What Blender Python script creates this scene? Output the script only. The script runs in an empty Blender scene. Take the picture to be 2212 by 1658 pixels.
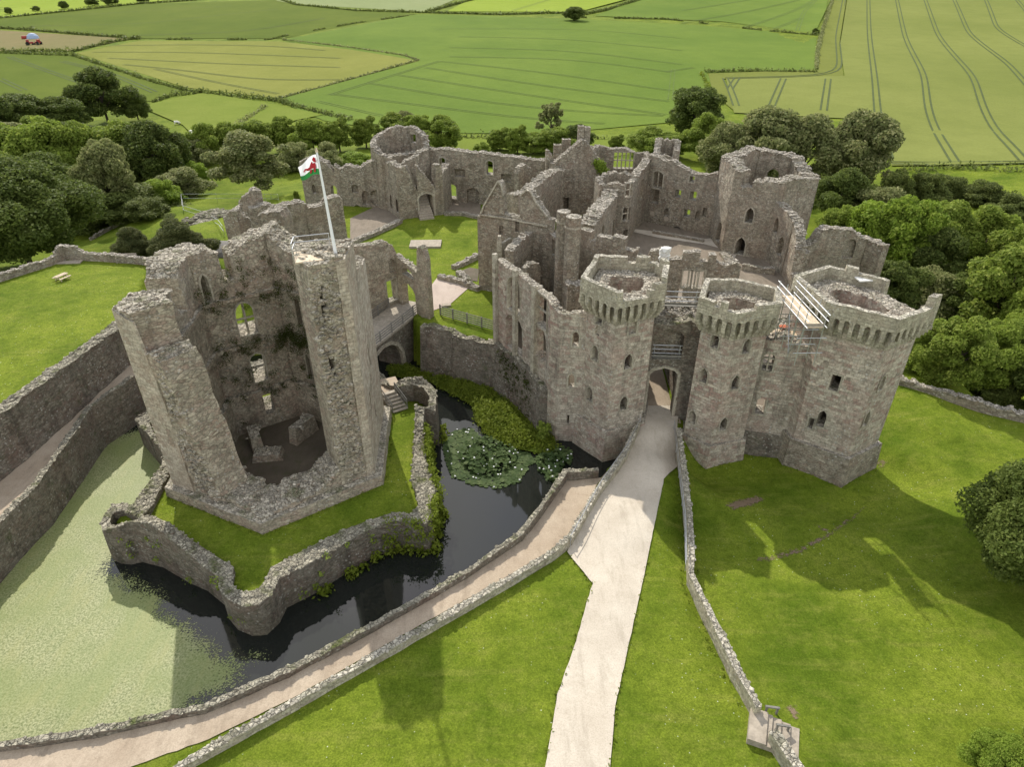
import bpy, bmesh, math, random
import numpy as np
from mathutils import Vector, Matrix, noise
from mathutils.geometry import delaunay_2d_cdt

random.seed(7)
scene = bpy.context.scene
# ------------------------------------------------------------------ camera, sky, sun
FPX, PITCH, CAMH = 1450.0, math.radians(32.3), 36.0      # focal length in pixels of a 2212 px wide reading of the photo
cam_data = bpy.data.cameras.new('camera')
cam_data.sensor_width = 36.0
cam_data.lens = 36.0 * FPX / 2212.0
cam_data.clip_start, cam_data.clip_end = 0.5, 6000.0
camera = bpy.data.objects.new('camera', cam_data)
scene.collection.objects.link(camera)
camera.location = (0, 0, CAMH)
camera.rotation_euler = (math.pi / 2 - PITCH, 0, 0)
scene.camera = camera

SUN_AZ, SUN_EL = math.radians(-20), math.radians(42)     # azimuth from +Y towards +X
world = bpy.data.worlds.new('World'); scene.world = world; world.use_nodes = True
wt = world.node_tree; wt.nodes.clear()
sky = wt.nodes.new('ShaderNodeTexSky'); sky.sky_type = 'NISHITA'; sky.sun_disc = False
sky.sun_elevation = SUN_EL; sky.sun_rotation = SUN_AZ; sky.dust_density = 0.8; sky.ozone_density = 1.0
wb = wt.nodes.new('ShaderNodeBackground'); wb.inputs[1].default_value = 0.14
wo = wt.nodes.new('ShaderNodeOutputWorld')
# broken white cloud over the blue
tc = wt.nodes.new('ShaderNodeTexCoord'); cn = wt.nodes.new('ShaderNodeTexNoise'); cn.inputs['Scale'].default_value = 2.6; cn.inputs['Detail'].default_value = 6
cmr = wt.nodes.new('ShaderNodeMapRange'); cmr.inputs['From Min'].default_value = .40; cmr.inputs['From Max'].default_value = .58; cmx = wt.nodes.new('ShaderNodeMix'); cmx.data_type = 'RGBA'
cmx.inputs[7].default_value = (7.6, 7.5, 7.3, 1)
wt.links.new(tc.outputs['Generated'], cn.inputs['Vector']); wt.links.new(cn.outputs['Fac'], cmr.inputs['Value']); wt.links.new(cmr.outputs[0], cmx.inputs[0]); wt.links.new(sky.outputs[0], cmx.inputs[6])
wt.links.new(cmx.outputs[2], wb.inputs[0]); wt.links.new(wb.outputs[0], wo.inputs[0])
sl = bpy.data.lights.new('sun', 'SUN'); sl.energy = 3.2; sl.angle = math.radians(0.6); sl.color = (1.0, 0.94, 0.84)
sun = bpy.data.objects.new('sun', sl); scene.collection.objects.link(sun)
sd = Vector((math.sin(SUN_AZ) * math.cos(SUN_EL), math.cos(SUN_AZ) * math.cos(SUN_EL), math.sin(SUN_EL)))
sun.rotation_euler = sd.to_track_quat('Z', 'Y').to_euler()
sun.location = (-60, 200, 200)
scene.view_settings.view_transform = 'Standard'; scene.view_settings.look = 'None'
scene.view_settings.exposure = 0.6; scene.view_settings.gamma = 1.0
scene.cycles.max_bounces = 6; scene.cycles.transparent_max_bounces = 8

# ------------------------------------------------------------------ survey: photo readings -> world points
CP, SP = math.cos(PITCH), math.sin(PITCH)
def ray(q):
    v = q[1] - 829.0
    return q[0] - 1106.0, FPX * CP - v * SP, -(FPX * SP + v * CP)
def at_z(q, z=0.0):
    a, b, c = ray(q); t = (z - CAMH) / c
    return (a * t, b * t)
def z_at(q, y):
    a, b, c = ray(q); t = y / b
    return CAMH + c * t
# readings were taken in enlarged crops of the photo; each turns crop coordinates into full-picture ones
K1 = lambda x, y: (443.3 + .2506 * x, 277.0 + .2506 * y)
K2 = lambda x, y: (997.4 + .2506 * x, 249.3 + .2506 * y)
K3 = lambda x, y: (1329.8 + .2506 * x, 304.8 + .2506 * y)
L4 = lambda x, y: (737.5 + .3341 * x, 498.7 + .3341 * y)
L5 = lambda x, y: (1474.5 + .3341 * x, 498.7 + .3341 * y)
LB = lambda x, y: (.3341 * x, 498.7 + .3341 * y)
T1 = lambda x, y: (.3341 * x, .3341 * y)
T2 = lambda x, y: (737.5 + .3341 * x, .3341 * y)
T3 = lambda x, y: (1474.5 + .3341 * x, .3341 * y)
B1 = lambda x, y: (.3341 * x, 1052.8 + .3341 * y)
B2 = lambda x, y: (737.5 + .3649 * x, 1052.8 + .3649 * y)
B3 = lambda x, y: (1474.5 + .3649 * x, 1052.8 + .3649 * y)
WATER, COURT_L, COURT_R, GREEN_Z, APRON = -2.8, 2.5, 1.5, 5.5, -0.4

# ------------------------------------------------------------------ shader helpers
class NT:
    def __init__(self, name):
        self.m = bpy.data.materials.new(name); self.m.use_nodes = True
        self.t = self.m.node_tree; self.t.nodes.clear()
        self.out = self.t.nodes.new('ShaderNodeOutputMaterial')
    def n(self, typ, ins=None, **props):
        nd = self.t.nodes.new('ShaderNode' + typ)
        for k, v in props.items(): setattr(nd, k, v)
        for k, v in (ins or {}).items():
            s = nd.inputs[k]
            if isinstance(v, bpy.types.NodeSocket): self.t.links.new(v, s)
            else: s.default_value = v
        return nd
    def noise(self, vec, scale, detail=4, rough=.55):
        return self.n('TexNoise', {'Vector': vec, 'Scale': scale, 'Detail': detail, 'Roughness': rough}).outputs['Fac']
    def ramp(self, fac, lo, hi, a=0.0, b=1.0):
        return self.n('MapRange', {'Value': fac, 'From Min': lo, 'From Max': hi, 'To Min': a, 'To Max': b}, clamp=True).outputs[0]
    def mix(self, fac, a, b, blend='MIX'):
        nd = self.n('Mix', data_type='RGBA', blend_type=blend)
        for i, v in ((0, fac), (6, a), (7, b)):
            s = nd.inputs[i]
            if isinstance(v, bpy.types.NodeSocket): self.t.links.new(v, s)
            else: s.default_value = v if i == 0 else (*v[:3], 1)
        return nd.outputs[2]
    def math(self, op, a, b=0.0):
        nd = self.n('Math', operation=op)
        for i, v in ((0, a), (1, b)):
            if isinstance(v, bpy.types.NodeSocket): self.t.links.new(v, nd.inputs[i])
            else: nd.inputs[i].default_value = v
        return nd.outputs[0]
    def done(self, col, rough=.9, height=None, bump=.5, dist=.05, spec=.25, trans=None, alpha=None):
        p = self.n('BsdfPrincipled', {'Roughness': rough, 'Specular IOR Level': spec})
        if isinstance(col, bpy.types.NodeSocket): self.t.links.new(col, p.inputs['Base Color'])
        else: p.inputs['Base Color'].default_value = (*col, 1)
        nrm = None
        if height is not None:
            b = self.n('Bump', {'Strength': bump, 'Distance': dist, 'Height': height}); nrm = b.outputs[0]
            self.t.links.new(nrm, p.inputs['Normal'])
        sh = p.outputs[0]
        if trans is not None:
            tr = self.n('BsdfTranslucent'); 
            self.t.links.new(trans, tr.inputs[0])
            mx = self.n('MixShader', {0: .42}); self.t.links.new(sh, mx.inputs[1]); self.t.links.new(tr.outputs[0], mx.inputs[2]); sh = mx.outputs[0]
        if alpha is not None:
            tp = self.n('BsdfTransparent'); mx = self.n('MixShader', {0: alpha})
            self.t.links.new(tp.outputs[0], mx.inputs[1]); self.t.links.new(sh, mx.inputs[2]); sh = mx.outputs[0]
        self.t.links.new(sh, self.out.inputs[0])
        return self.m

STONE_GAIN = 1.55
def stone(name, c1, c2, c3, bw, bh, mortar, top=(.30, .27, .23), streak=.5, lichen=.5, moss=.3, var=1.0, irr=0.0):
    """coursed stone: c1/c2 block tones, c3 odd blocks, streaks of dark weathering, pale lichen, moss"""
    c1, c2, c3, top = (tuple(x * STONE_GAIN for x in c) for c in (c1, c2, c3, top))
    k = NT(name)
    uv = k.n('UVMap').outputs[0]; pos = k.n('NewGeometry').outputs['Position']
    nz = k.n('SeparateXYZ', {0: k.n('NewGeometry').outputs['True Normal']}).outputs[2]
    wob = k.n('TexNoise', {'Vector': uv, 'Scale': 1.3, 'Detail': 2.0}).outputs['Color']
    uvw = k.n('VectorMath', {0: uv, 1: k.n('VectorMath', {0: wob, 'Scale': .12}, operation='SCALE').outputs[0]}, operation='ADD').outputs[0]
    br = k.n('TexBrick', {'Vector': uvw, 'Color1': (0, 0, 0, 1), 'Color2': (1, 1, 1, 1), 'Mortar': (.5, .5, .5, 1), 'Scale': 1.0,
                          'Mortar Size': mortar, 'Mortar Smooth': .6, 'Brick Width': bw, 'Row Height': bh}, offset=.43, squash=.8, squash_frequency=3)
    blk = br.outputs['Color']
    vo = k.n('TexVoronoi', {'Vector': k.n('VectorMath', {0: uvw, 1: (1 / bw, 1 / bh, 1)}, operation='MULTIPLY').outputs[0], 'Scale': .83})
    vc = k.n('SeparateXYZ', {0: vo.outputs['Color'] if irr else k.n('TexWhiteNoise', {'W': k.math('MULTIPLY', blk, 917.0)}, noise_dimensions='1D').outputs['Color']})
    col = k.mix(vc.outputs[1] if irr else k.ramp(blk, 0, 1), c1, c2)
    col = k.mix(k.ramp(vc.outputs[0], .55, .75, 0, min(1, .8 * var)), col, c3)
    col = k.mix(k.ramp(vc.outputs[1], .0, .3, .55 * var, 0), col, tuple(x * .62 for x in c1))
    edge = k.n('TexVoronoi', {'Vector': k.n('VectorMath', {0: uvw, 1: (1 / bw, 1 / bh, 1)}, operation='MULTIPLY').outputs[0], 'Scale': .83}, feature='DISTANCE_TO_EDGE').outputs['Distance']
    joint = k.ramp(edge, .0, .11, .8, 0) if irr else br.outputs['Fac']
    col = k.mix(k.ramp(vc.outputs[2], .5, .95, 0, .5 * var), col, tuple(min(1, x * 1.45) for x in c2))
    col = k.mix(k.math('MULTIPLY', joint, .9 if irr else .7), col, tuple(x * .5 for x in c1))
    big = k.noise(pos, .22, 5); mid = k.noise(pos, 1.1, 5, .65); fine = k.noise(pos, 6.0, 4, .7)
    col = k.mix(k.ramp(big, .35, .7, 0, .55), col, tuple(x * .78 for x in c2))
    col = k.mix(k.ramp(k.noise(pos, .33, 4, .6), .5, .64, 0, .45), col, tuple(x * 1.12 for x in c3))
    st = k.noise(k.n('VectorMath', {0: pos, 1: (1.1, 1.1, .12)}, operation='MULTIPLY').outputs[0], 1.0, 5, .6)
    col = k.mix(k.ramp(st, .52, .72, 0, streak), col, tuple(x * .34 for x in c1))
    col = k.mix(k.ramp(mid, .5, .72, 0, .5), col, tuple(min(1, x * 1.45) for x in c2)); col = k.mix(k.ramp(k.noise(pos, 2.3, 5, .7), .5, .68, 0, .5), col, tuple(x * .5 for x in c1))
    li = k.n('TexVoronoi', {'Vector': pos, 'Scale': 3.1}).outputs['Distance']
    lm = k.math('MULTIPLY', k.ramp(li, .16, .30, 1, 0), k.ramp(k.noise(pos, .5, 3), .45, .62))
    col = k.mix(k.math('MULTIPLY', lm, lichen), col, (.58, .56, .50))
    # upward faces: loose rubble, lighter, cell by cell
    tv = k.n('TexVoronoi', {'Vector': pos, 'Scale': 3.4, 'Randomness': 1.0})
    te = k.n('TexVoronoi', {'Vector': pos, 'Scale': 3.4}, feature='DISTANCE_TO_EDGE').outputs['Distance']
    tc = k.mix(k.n('SeparateXYZ', {0: tv.outputs['Color']}).outputs[0], tuple(x * .62 for x in top), tuple(min(1, x * 1.35) for x in top))
    tc = k.mix(k.ramp(te, 0, .07, .75, 0), tc, (.05, .045, .035))
    tc = k.mix(k.ramp(k.noise(pos, .8, 4), .52, .68, 0, moss), tc, (.10, .12, .03))
    up = k.ramp(nz, .45, .8)
    col = k.mix(up, col, tc)
    gm = k.math('MULTIPLY', k.ramp(k.noise(pos, .9, 6, .7), .58, .72), moss * .8)
    col = k.mix(gm, col, (.075, .095, .028))
    col = k.mix(k.ramp(fine, .3, .62, .5, 0), col, (.035, .03, .024))
    h = k.math('ADD', k.math('MULTIPLY', k.math('SUBTRACT', 1.0, joint), .5), k.math('MULTIPLY', fine, .9))
    h = k.math('ADD', h, k.math('MULTIPLY', vc.outputs[2], .35))
    h = k.math('ADD', h, k.math('MULTIPLY', k.ramp(te, 0, .12), up))
    return k.done(col, .93, h, .75, .12, .15)

def plain(name, col, rough=.8, var=.25, scale=2.0, metal=0):
    k = NT(name); pos = k.n('TexCoord').outputs['Object']
    f = k.noise(pos, scale, 5, .65)
    c = k.mix(k.ramp(f, .3, .7), tuple(x * (1 - var) for x in col), tuple(min(1, x * (1 + var)) for x in col))
    m = k.done(c, rough, f, .3, .02)
    if metal: k.t.nodes['Principled BSDF'].inputs['Metallic'].default_value = metal
    return m

def grass(name, dark, light, dry, bumpd=.06, drym=.35, fscale=9.0):
    k = NT(name); pos = k.n('NewGeometry').outputs['Position']
    a = k.noise(pos, .13, 6, .65); b = k.noise(pos, .7, 6, .7); c = k.noise(pos, fscale, 4, .8); d = k.noise(pos, 2.6, 5, .75)
    mow = k.noise(k.n('VectorMath', {0: pos, 1: (.22, 1.6, 1)}, operation='MULTIPLY').outputs[0], .8, 4, .6)
    col = k.mix(k.ramp(a, .36, .62), dark, light)
    col = k.mix(k.ramp(b, .5, .7, 0, drym), col, dry)
    col = k.mix(k.ramp(mow, .54, .72, 0, .4), col, dry)
    col = k.mix(k.ramp(b, .25, .47, .55, 0), col, tuple(x * .55 for x in dark))
    col = k.mix(k.ramp(d, .33, .52, .5, 0), col, tuple(x * .6 for x in dark))
    col = k.mix(k.ramp(c, .35, .6, .6, 0), col, tuple(x * .4 for x in dark))
    col = k.mix(k.ramp(c, .6, .78, 0, .5), col, tuple(min(1, x * 1.6) for x in light))
    sp = k.n('TexVoronoi', {'Vector': pos, 'Scale': 2.4}).outputs['Distance']
    col = k.mix(k.math('MULTIPLY', k.ramp(sp, .05, .1, 1, 0), k.ramp(a, .45, .6)), col, (.55, .58, .45))
    return k.done(col, .85, k.math('ADD', c, d), .8, bumpd, .04)

def gravel(name, c1, c2, c3):
    k = NT(name); pos = k.n('NewGeometry').outputs['Position']
    a = k.noise(pos, .35, 5, .65); b = k.noise(pos, 12.0, 3, .8); d = k.noise(pos, 1.1, 6, .75)
    w = k.noise(k.n('VectorMath', {0: pos, 1: (1.5, .3, 1)}, operation='MULTIPLY').outputs[0], .9, 5, .65)
    col = k.mix(k.ramp(a, .35, .65), c1, c2)
    col = k.mix(k.ramp(d, .54, .72, 0, .6), col, c3)
    col = k.mix(k.ramp(w, .52, .7, 0, .45), col, tuple(x * .8 for x in c3))
    col = k.mix(k.ramp(b, .35, .6, .35, 0), col, tuple(x * .6 for x in c3))
    return k.done(col, .9, b, .35, .03, .2)

def leaf(name, dark, light, tip):
    k = NT(name); pos = k.n('NewGeometry').outputs['Position']; rnd = k.n('ObjectInfo').outputs['Random']
    ri = k.n('NewGeometry').outputs['Random Per Island']
    a = k.noise(pos, .45, 3)
    col = k.mix(k.ramp(a, .35, .65), dark, light)
    col = k.mix(k.ramp(ri, .55, 1, 0, .75), col, tip)
    col = k.mix(k.ramp(ri, 0, .35, .5, 0), col, tuple(x * .6 for x in dark))
    col = k.mix(k.ramp(rnd, 0, 1, 0, .4), col, tuple(x * 1.25 for x in light))
    return k.done(col, .6, trans=col, spec=.12)

M = {
 'ashlar': stone('ashlar_stone', (.265, .225, .175), (.375, .335, .265), (.275, .185, .15), .56, .28, .012, top=(.33, .30, .245), streak=.6, lichen=.95, moss=.35, var=1.25),
 'facing': stone('pale_facing_stone', (.30, .255, .19), (.375, .33, .255), (.28, .215, .16), .6, .3, .012, top=(.33, .30, .245), streak=.25, lichen=.5, moss=.25),
 'tower': stone('great_tower_stone', (.235, .205, .15), (.335, .295, .22), (.26, .185, .14), .42, .2, .02, top=(.33, .30, .24), streak=.45, lichen=.7, moss=.6, irr=1),
 'core': stone('broken_core_stone', (.15, .125, .095), (.25, .21, .165), (.22, .14, .10), .36, .24, .02, top=(.30, .27, .21), streak=.4, lichen=.5, moss=.7, irr=1),
 'rubble': stone('rubble_stone', (.185, .16, .118), (.29, .258, .198), (.205, .15, .11), .36, .17, .02, top=(.33, .30, .25), streak=.5, lichen=.85, moss=.4, irr=1),
 'dark': stone('moat_and_gate_shade_stone', (.12, .105, .08), (.185, .165, .13), (.13, .09, .07), .34, .15, .02, top=(.26, .24, .185), streak=.7, lichen=.7, moss=.9, irr=1),
 'parapet': stone('parapet_stone', (.27, .245, .175), (.36, .33, .245), (.25, .21, .155), .55, .27, .015, top=(.34, .315, .255), streak=.3, lichen=.6, moss=.35),
 'frame': stone('dressed_stone', (.29, .26, .20), (.36, .33, .255), (.28, .235, .185), .6, .4, .01, top=(.36, .33, .27), streak=.25, lichen=.3, moss=.2),
 'lawn': grass('lawn_grass', (.088, .138, .011), (.195, .245, .025), (.28, .28, .06)),
 'meadow': grass('meadow_grass', (.10, .15, .02), (.17, .215, .03), (.24, .22, .08), .15, .5, 3.0),
 'path': gravel('sandy_path', (.49, .43, .345), (.58, .52, .425), (.38, .325, .25)),
 'track': gravel('earth_track', (.37, .295, .215), (.46, .38, .285), (.23, .18, .125)),
 'court': gravel('court_gravel', (.20, .165, .125), (.26, .215, .165), (.125, .11, .08)),
 'mud': gravel('bare_earth', (.22, .14, .10), (.28, .19, .14), (.16, .11, .08)),
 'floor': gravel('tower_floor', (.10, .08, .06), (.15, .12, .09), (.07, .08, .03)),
 'wood': plain('weathered_timber', (.33, .29, .23), .85, .3, 3),
 'grey_wood': plain('grey_timber', (.20, .19, .165), .85, .3, 3),
 'board': plain('pale_board', (.55, .45, .32), .8, .25, 3),
 'steel': plain('scaffold_steel', (.52, .53, .54), .4, .15, 5, .8),
 'white': plain('white_paint', (.80, .80, .78), .45, .04, 5),
 'orange': plain('orange_sheet', (.45, .12, .05), .6, .2, 3),
 'slab': plain('stone_slab', (.33, .285, .225), .9, .25, 3),
 'bark': plain('bark', (.085, .065, .05), .95, .4, 4),
 'wool': plain('wool', (.70, .68, .62), .95, .1, 5),
 'red': plain('red_paint', (.30, .035, .025), .45, .2, 2),
 'blue': plain('blue_canvas', (.30, .38, .52), .6, .15, 2),
 'black': plain('tyre', (.02, .02, .02), .8, .2, 2),
 'wrap': plain('white_sheeting', (.66, .65, .60), .7, .12, 4),
 'leaf_oak': leaf('leaf_dark', (0.071, 0.101, 0.024), (0.130, 0.171, 0.036), (0.225, 0.250, 0.072)),
 'leaf_mid': leaf('leaf_mid', (0.132, 0.187, 0.028), (0.240, 0.314, 0.049), (0.384, 0.422, 0.095)),
 'leaf_bright': leaf('leaf_bright', (0.140, 0.218, 0.028), (0.248, 0.341, 0.040), (0.374, 0.436, 0.086)),
 'leaf_grey': leaf('leaf_grey', (0.133, 0.162, 0.052), (0.245, 0.266, 0.098), (0.444, 0.417, 0.201)),
 'leaf_hedge': leaf('leaf_hedge', (0.080, 0.106, 0.027), (0.151, 0.184, 0.047), (0.241, 0.263, 0.075)),
 'leaf_yew': leaf('leaf_yew', (0.064, 0.087, 0.029), (0.121, 0.135, 0.045), (0.194, 0.181, 0.073)),
 'leaf_rank': leaf('leaf_rank', (0.110, 0.155, 0.014), (0.190, 0.240, 0.026), (0.260, 0.290, 0.050)),
 'leaf_moss': leaf('leaf_moss', (0.041, 0.056, 0.011), (0.069, 0.084, 0.018), (0.092, 0.099, 0.028)),
}

# ------------------------------------------------------------------ object helpers
COL = scene.collection
def tag(o, label=None, cat=None, group=None, kind=None):
    if label: o['label'] = label
    if cat: o['category'] = cat
    if group: o['group'] = group
    if kind: o['kind'] = kind
    return o
def empty(name, loc=(0, 0, 0), rz=0.0):
    o = bpy.data.objects.new(name, None); COL.objects.link(o); o.location = loc; o.rotation_euler = (0, 0, rz)
    o.empty_display_size = .5
    return o
class MB:
    """collects faces of one mesh; world coordinates unless given a matrix"""
    def __init__(self): self.v = []; self.f = []; self.uv = []; self.mi = []
    def face(self, pts, uv=None, mi=0):
        b = len(self.v); self.v += [tuple(p) for p in pts]; self.f.append(list(range(b, b + len(pts))))
        self.uv.append(uv or [(p[0] + p[1], p[2]) for p in pts]); self.mi.append(mi)
    def add(self, verts, faces, uvs=None, mi=0):
        b = len(self.v); self.v += [tuple(p) for p in verts]
        for i, f in enumerate(faces):
            self.f.append([b + j for j in f])
            self.uv.append(uvs[i] if uvs else [(verts[j][0] + verts[j][1], verts[j][2]) for j in f]); self.mi.append(mi)
    def box(self, c, size, rz=0.0, mi=0, taper=1.0, tilt=None):
        hx, hy, hz = size[0] / 2, size[1] / 2, size[2] / 2
        vs = [Vector((x * (taper if z > 0 else 1), y * (taper if z > 0 else 1), z)) for z in (-hz, hz) for x, y in ((-hx, -hy), (hx, -hy), (hx, hy), (-hx, hy))]
        R = Matrix.Rotation(rz, 3, 'Z')
        if tilt: R = R @ Matrix.Rotation(tilt, 3, 'X')
        vs = [R @ v + Vector(c) for v in vs]
        self.add(vs, [(3, 2, 1, 0), (4, 5, 6, 7), (0, 1, 5, 4), (1, 2, 6, 5), (2, 3, 7, 6), (3, 0, 4, 7)], mi=mi)
    def tube(self, a, b, r, n=6, r2=None, mi=0):
        a, b = Vector(a), Vector(b); d = (b - a).normalized()
        s = d.orthogonal().normalized(); t = d.cross(s); r2 = r if r2 is None else r2
        vs = []
        for p, rr in ((a, r), (b, r2)):
            for i in range(n):
                an = 2 * math.pi * i / n; vs.append(p + (s * math.cos(an) + t * math.sin(an)) * rr)
        fs = [(i, (i + 1) % n, n + (i + 1) % n, n + i) for i in range(n)] + [tuple(range(n))[::-1], tuple(range(n, 2 * n))]
        self.add(vs, fs, mi=mi)
    def bar(self, a, b, w, h, mi=0):
        """rectangular beam from a to b, h tall (vertical), w wide"""
        a, b = Vector(a), Vector(b); d = (b - a).normalized(); s = d.cross(Vector((0, 0, 1)))
        s = (s.normalized() if s.length > 1e-4 else Vector((1, 0, 0))) * w / 2; u = s.cross(d).normalized() * h / 2
        vs = [p + x * s + y * u for p in (a, b) for x, y in ((-1, -1), (1, -1), (1, 1), (-1, 1))]
        self.add(vs, [(3, 2, 1, 0), (4, 5, 6, 7), (0, 1, 5, 4), (1, 2, 6, 5), (2, 3, 7, 6), (3, 0, 4, 7)], mi=mi)
    def build(self, name, mat, parent=None, fix=True, smooth=False):
        me = bpy.data.meshes.new(name); me.from_pydata(self.v, [], self.f)
        ul = me.uv_layers.new(name='UVMap')
        flat = [c for u in self.uv for p in u for c in p]
        ul.data.foreach_set('uv', flat)
        for m in (mat if isinstance(mat, list) else [mat]): me.materials.append(m)
        if any(self.mi): me.polygons.foreach_set('material_index', self.mi)
        if smooth: me.polygons.foreach_set('use_smooth', [True] * len(self.f))
        if fix:
            bm = bmesh.new(); bm.from_mesh(me); bmesh.ops.remove_doubles(bm, verts=bm.verts, dist=.0005)
            bmesh.ops.recalc_face_normals(bm, faces=bm.faces); bm.to_mesh(me); bm.free()
        me.update()
        o = bpy.data.objects.new(name, me); COL.objects.link(o)
        if parent:
            o.parent = parent
            bpy.context.evaluated_depsgraph_get if False else None
            o.matrix_parent_inverse = Matrix.LocRotScale(parent.location, parent.rotation_euler, None).inverted()
        return o

def pip(P, poly):
    """points (n,2) inside polygon, vectorised"""
    P = np.asarray(P, float); poly = np.asarray(poly, float)
    x, y = P[:, 0], P[:, 1]; ins = np.zeros(len(P), bool)
    j = len(poly) - 1
    for i in range(len(poly)):
        xi, yi = poly[i]; xj, yj = poly[j]
        c = (yi > y) != (yj > y)
        if yi != yj: ins ^= c & (x < (xj - xi) * (y - yi) / (yj - yi) + xi)
        j = i
    return ins
def tri(outer, holes, step, extra_edges=(), jit=.3, seed=0):
    rnd = random.Random(seed)
    vs = []; es = []
    def loop(L):
        b = len(vs); vs.extend(L); es.extend((b + i, b + (i + 1) % len(L)) for i in range(len(L)))
    loop(outer)
    for h in holes: loop(h)
    for a, b in extra_edges:
        n = len(vs); vs.extend([a, b]); es.append((n, n + 1))
    xs = [p[0] for p in outer]; ys = [p[1] for p in outer]
    if step:
        g = [(x + rnd.uniform(-jit, jit) * step, y + rnd.uniform(-jit, jit) * step)
             for x in np.arange(min(xs) + step / 2, max(xs), step) for y in np.arange(min(ys) + step / 2, max(ys), step)]
        if g:
            ins = pip(g, outer)
            for h in holes: ins &= ~pip(g, h)
            vs.extend(p for p, k in zip(g, ins) if k)
    vo, eo, fo, *_ = delaunay_2d_cdt([Vector(p) for p in vs], es, [], 0, 1e-4)
    vo = [(v.x, v.y) for v in vo]
    c = np.array([[sum(vo[i][0] for i in f) / len(f), sum(vo[i][1] for i in f) / len(f)] for f in fo])
    ins = pip(c, outer)
    for h in holes: ins &= ~pip(c, h)
    return vo, [f for f, k in zip(fo, ins) if k]

ICO = None
def pebble(rnd):
    global ICO
    if ICO is None:
        bm = bmesh.new(); bmesh.ops.create_icosphere(bm, subdivisions=1, radius=1.0)
        ICO = ([v.co.copy() for v in bm.verts], [[v.index for v in f.verts] for f in bm.faces]); bm.free()
    return [v * rnd.uniform(.75, 1.2) for v in ICO[0]], ICO[1]
def add_stones(mb, tops, density, size, seed, mi=0):
    """loose stones bedded on the given top faces"""
    rnd = random.Random(seed)
    for q in tops:
        a, b, c = (Vector(p) for p in q[:3]); d = Vector(q[3]) if len(q) > 3 else c
        area = ((b - a).cross(c - a).length + (c - a).cross(d - a).length) / 2
        n = area * density; n = int(n) + (rnd.random() < n - int(n))
        for _ in range(n):
            s, t = rnd.random(), rnd.random()
            p = a.lerp(b, s).lerp(d.lerp(c, s), t)
            vs, fs = pebble(rnd); r = rnd.uniform(.5, 1.15) * size
            R = Matrix.Rotation(rnd.uniform(0, 6.28), 3, 'Z'); sx, sy, sz = r * rnd.uniform(.8, 1.5), r, r * rnd.uniform(.4, .75)
            pts = [R @ Vector((v.x * sx, v.y * sy, v.z * sz)) + p for v in vs]
            off = rnd.uniform(0, 50)
            mb.add(pts, fs, [[(pts[j].x + off, pts[j].z + pts[j].y) for j in f] for f in fs], mi)

def sub_part(o, part):
    o.parent = part; top = part.parent
    if top: o.matrix_parent_inverse = (Matrix.LocRotScale(top.location, top.rotation_euler, None) @ part.matrix_parent_inverse).inverted()
    return o
def arch_loop(u, z, w, h, kind):
    """outline of an opening: u centre, z sill"""
    if kind == 'rect': return [(u - w / 2, z), (u + w / 2, z), (u + w / 2, z + h), (u - w / 2, z + h)]
    if kind == 'round':
        r = w / 2; s = h - r
        return [(u - r, z), (u + r, z)] + [(u + r * math.cos(a), z + s + r * math.sin(a)) for a in np.linspace(0, math.pi, 9)]
    if kind == 'low':     # flat four-centred head
        s = h - w * .28
        return [(u - w / 2, z), (u + w / 2, z), (u + w / 2, z + s), (u + w * .36, z + s + w * .17), (u, z + h), (u - w * .36, z + s + w * .17), (u - w / 2, z + s)]
    if kind == 'point':
        s = h - w * .75
        return [(u - w / 2, z), (u + w / 2, z), (u + w / 2, z + s), (u + w * .36, z + s + w * .42), (u, z + h), (u - w * .36, z + s + w * .42), (u - w / 2, z + s)]
    rnd = random.Random(int(u * 97 + z * 13))   # ragged hole
    return [(u + w / 2 * math.cos(a) * rnd.uniform(.8, 1.15), z + h / 2 + h / 2 * math.sin(a) * rnd.uniform(.85, 1.15)) for a in np.linspace(0, 2 * math.pi, 11)[:-1]]

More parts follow.
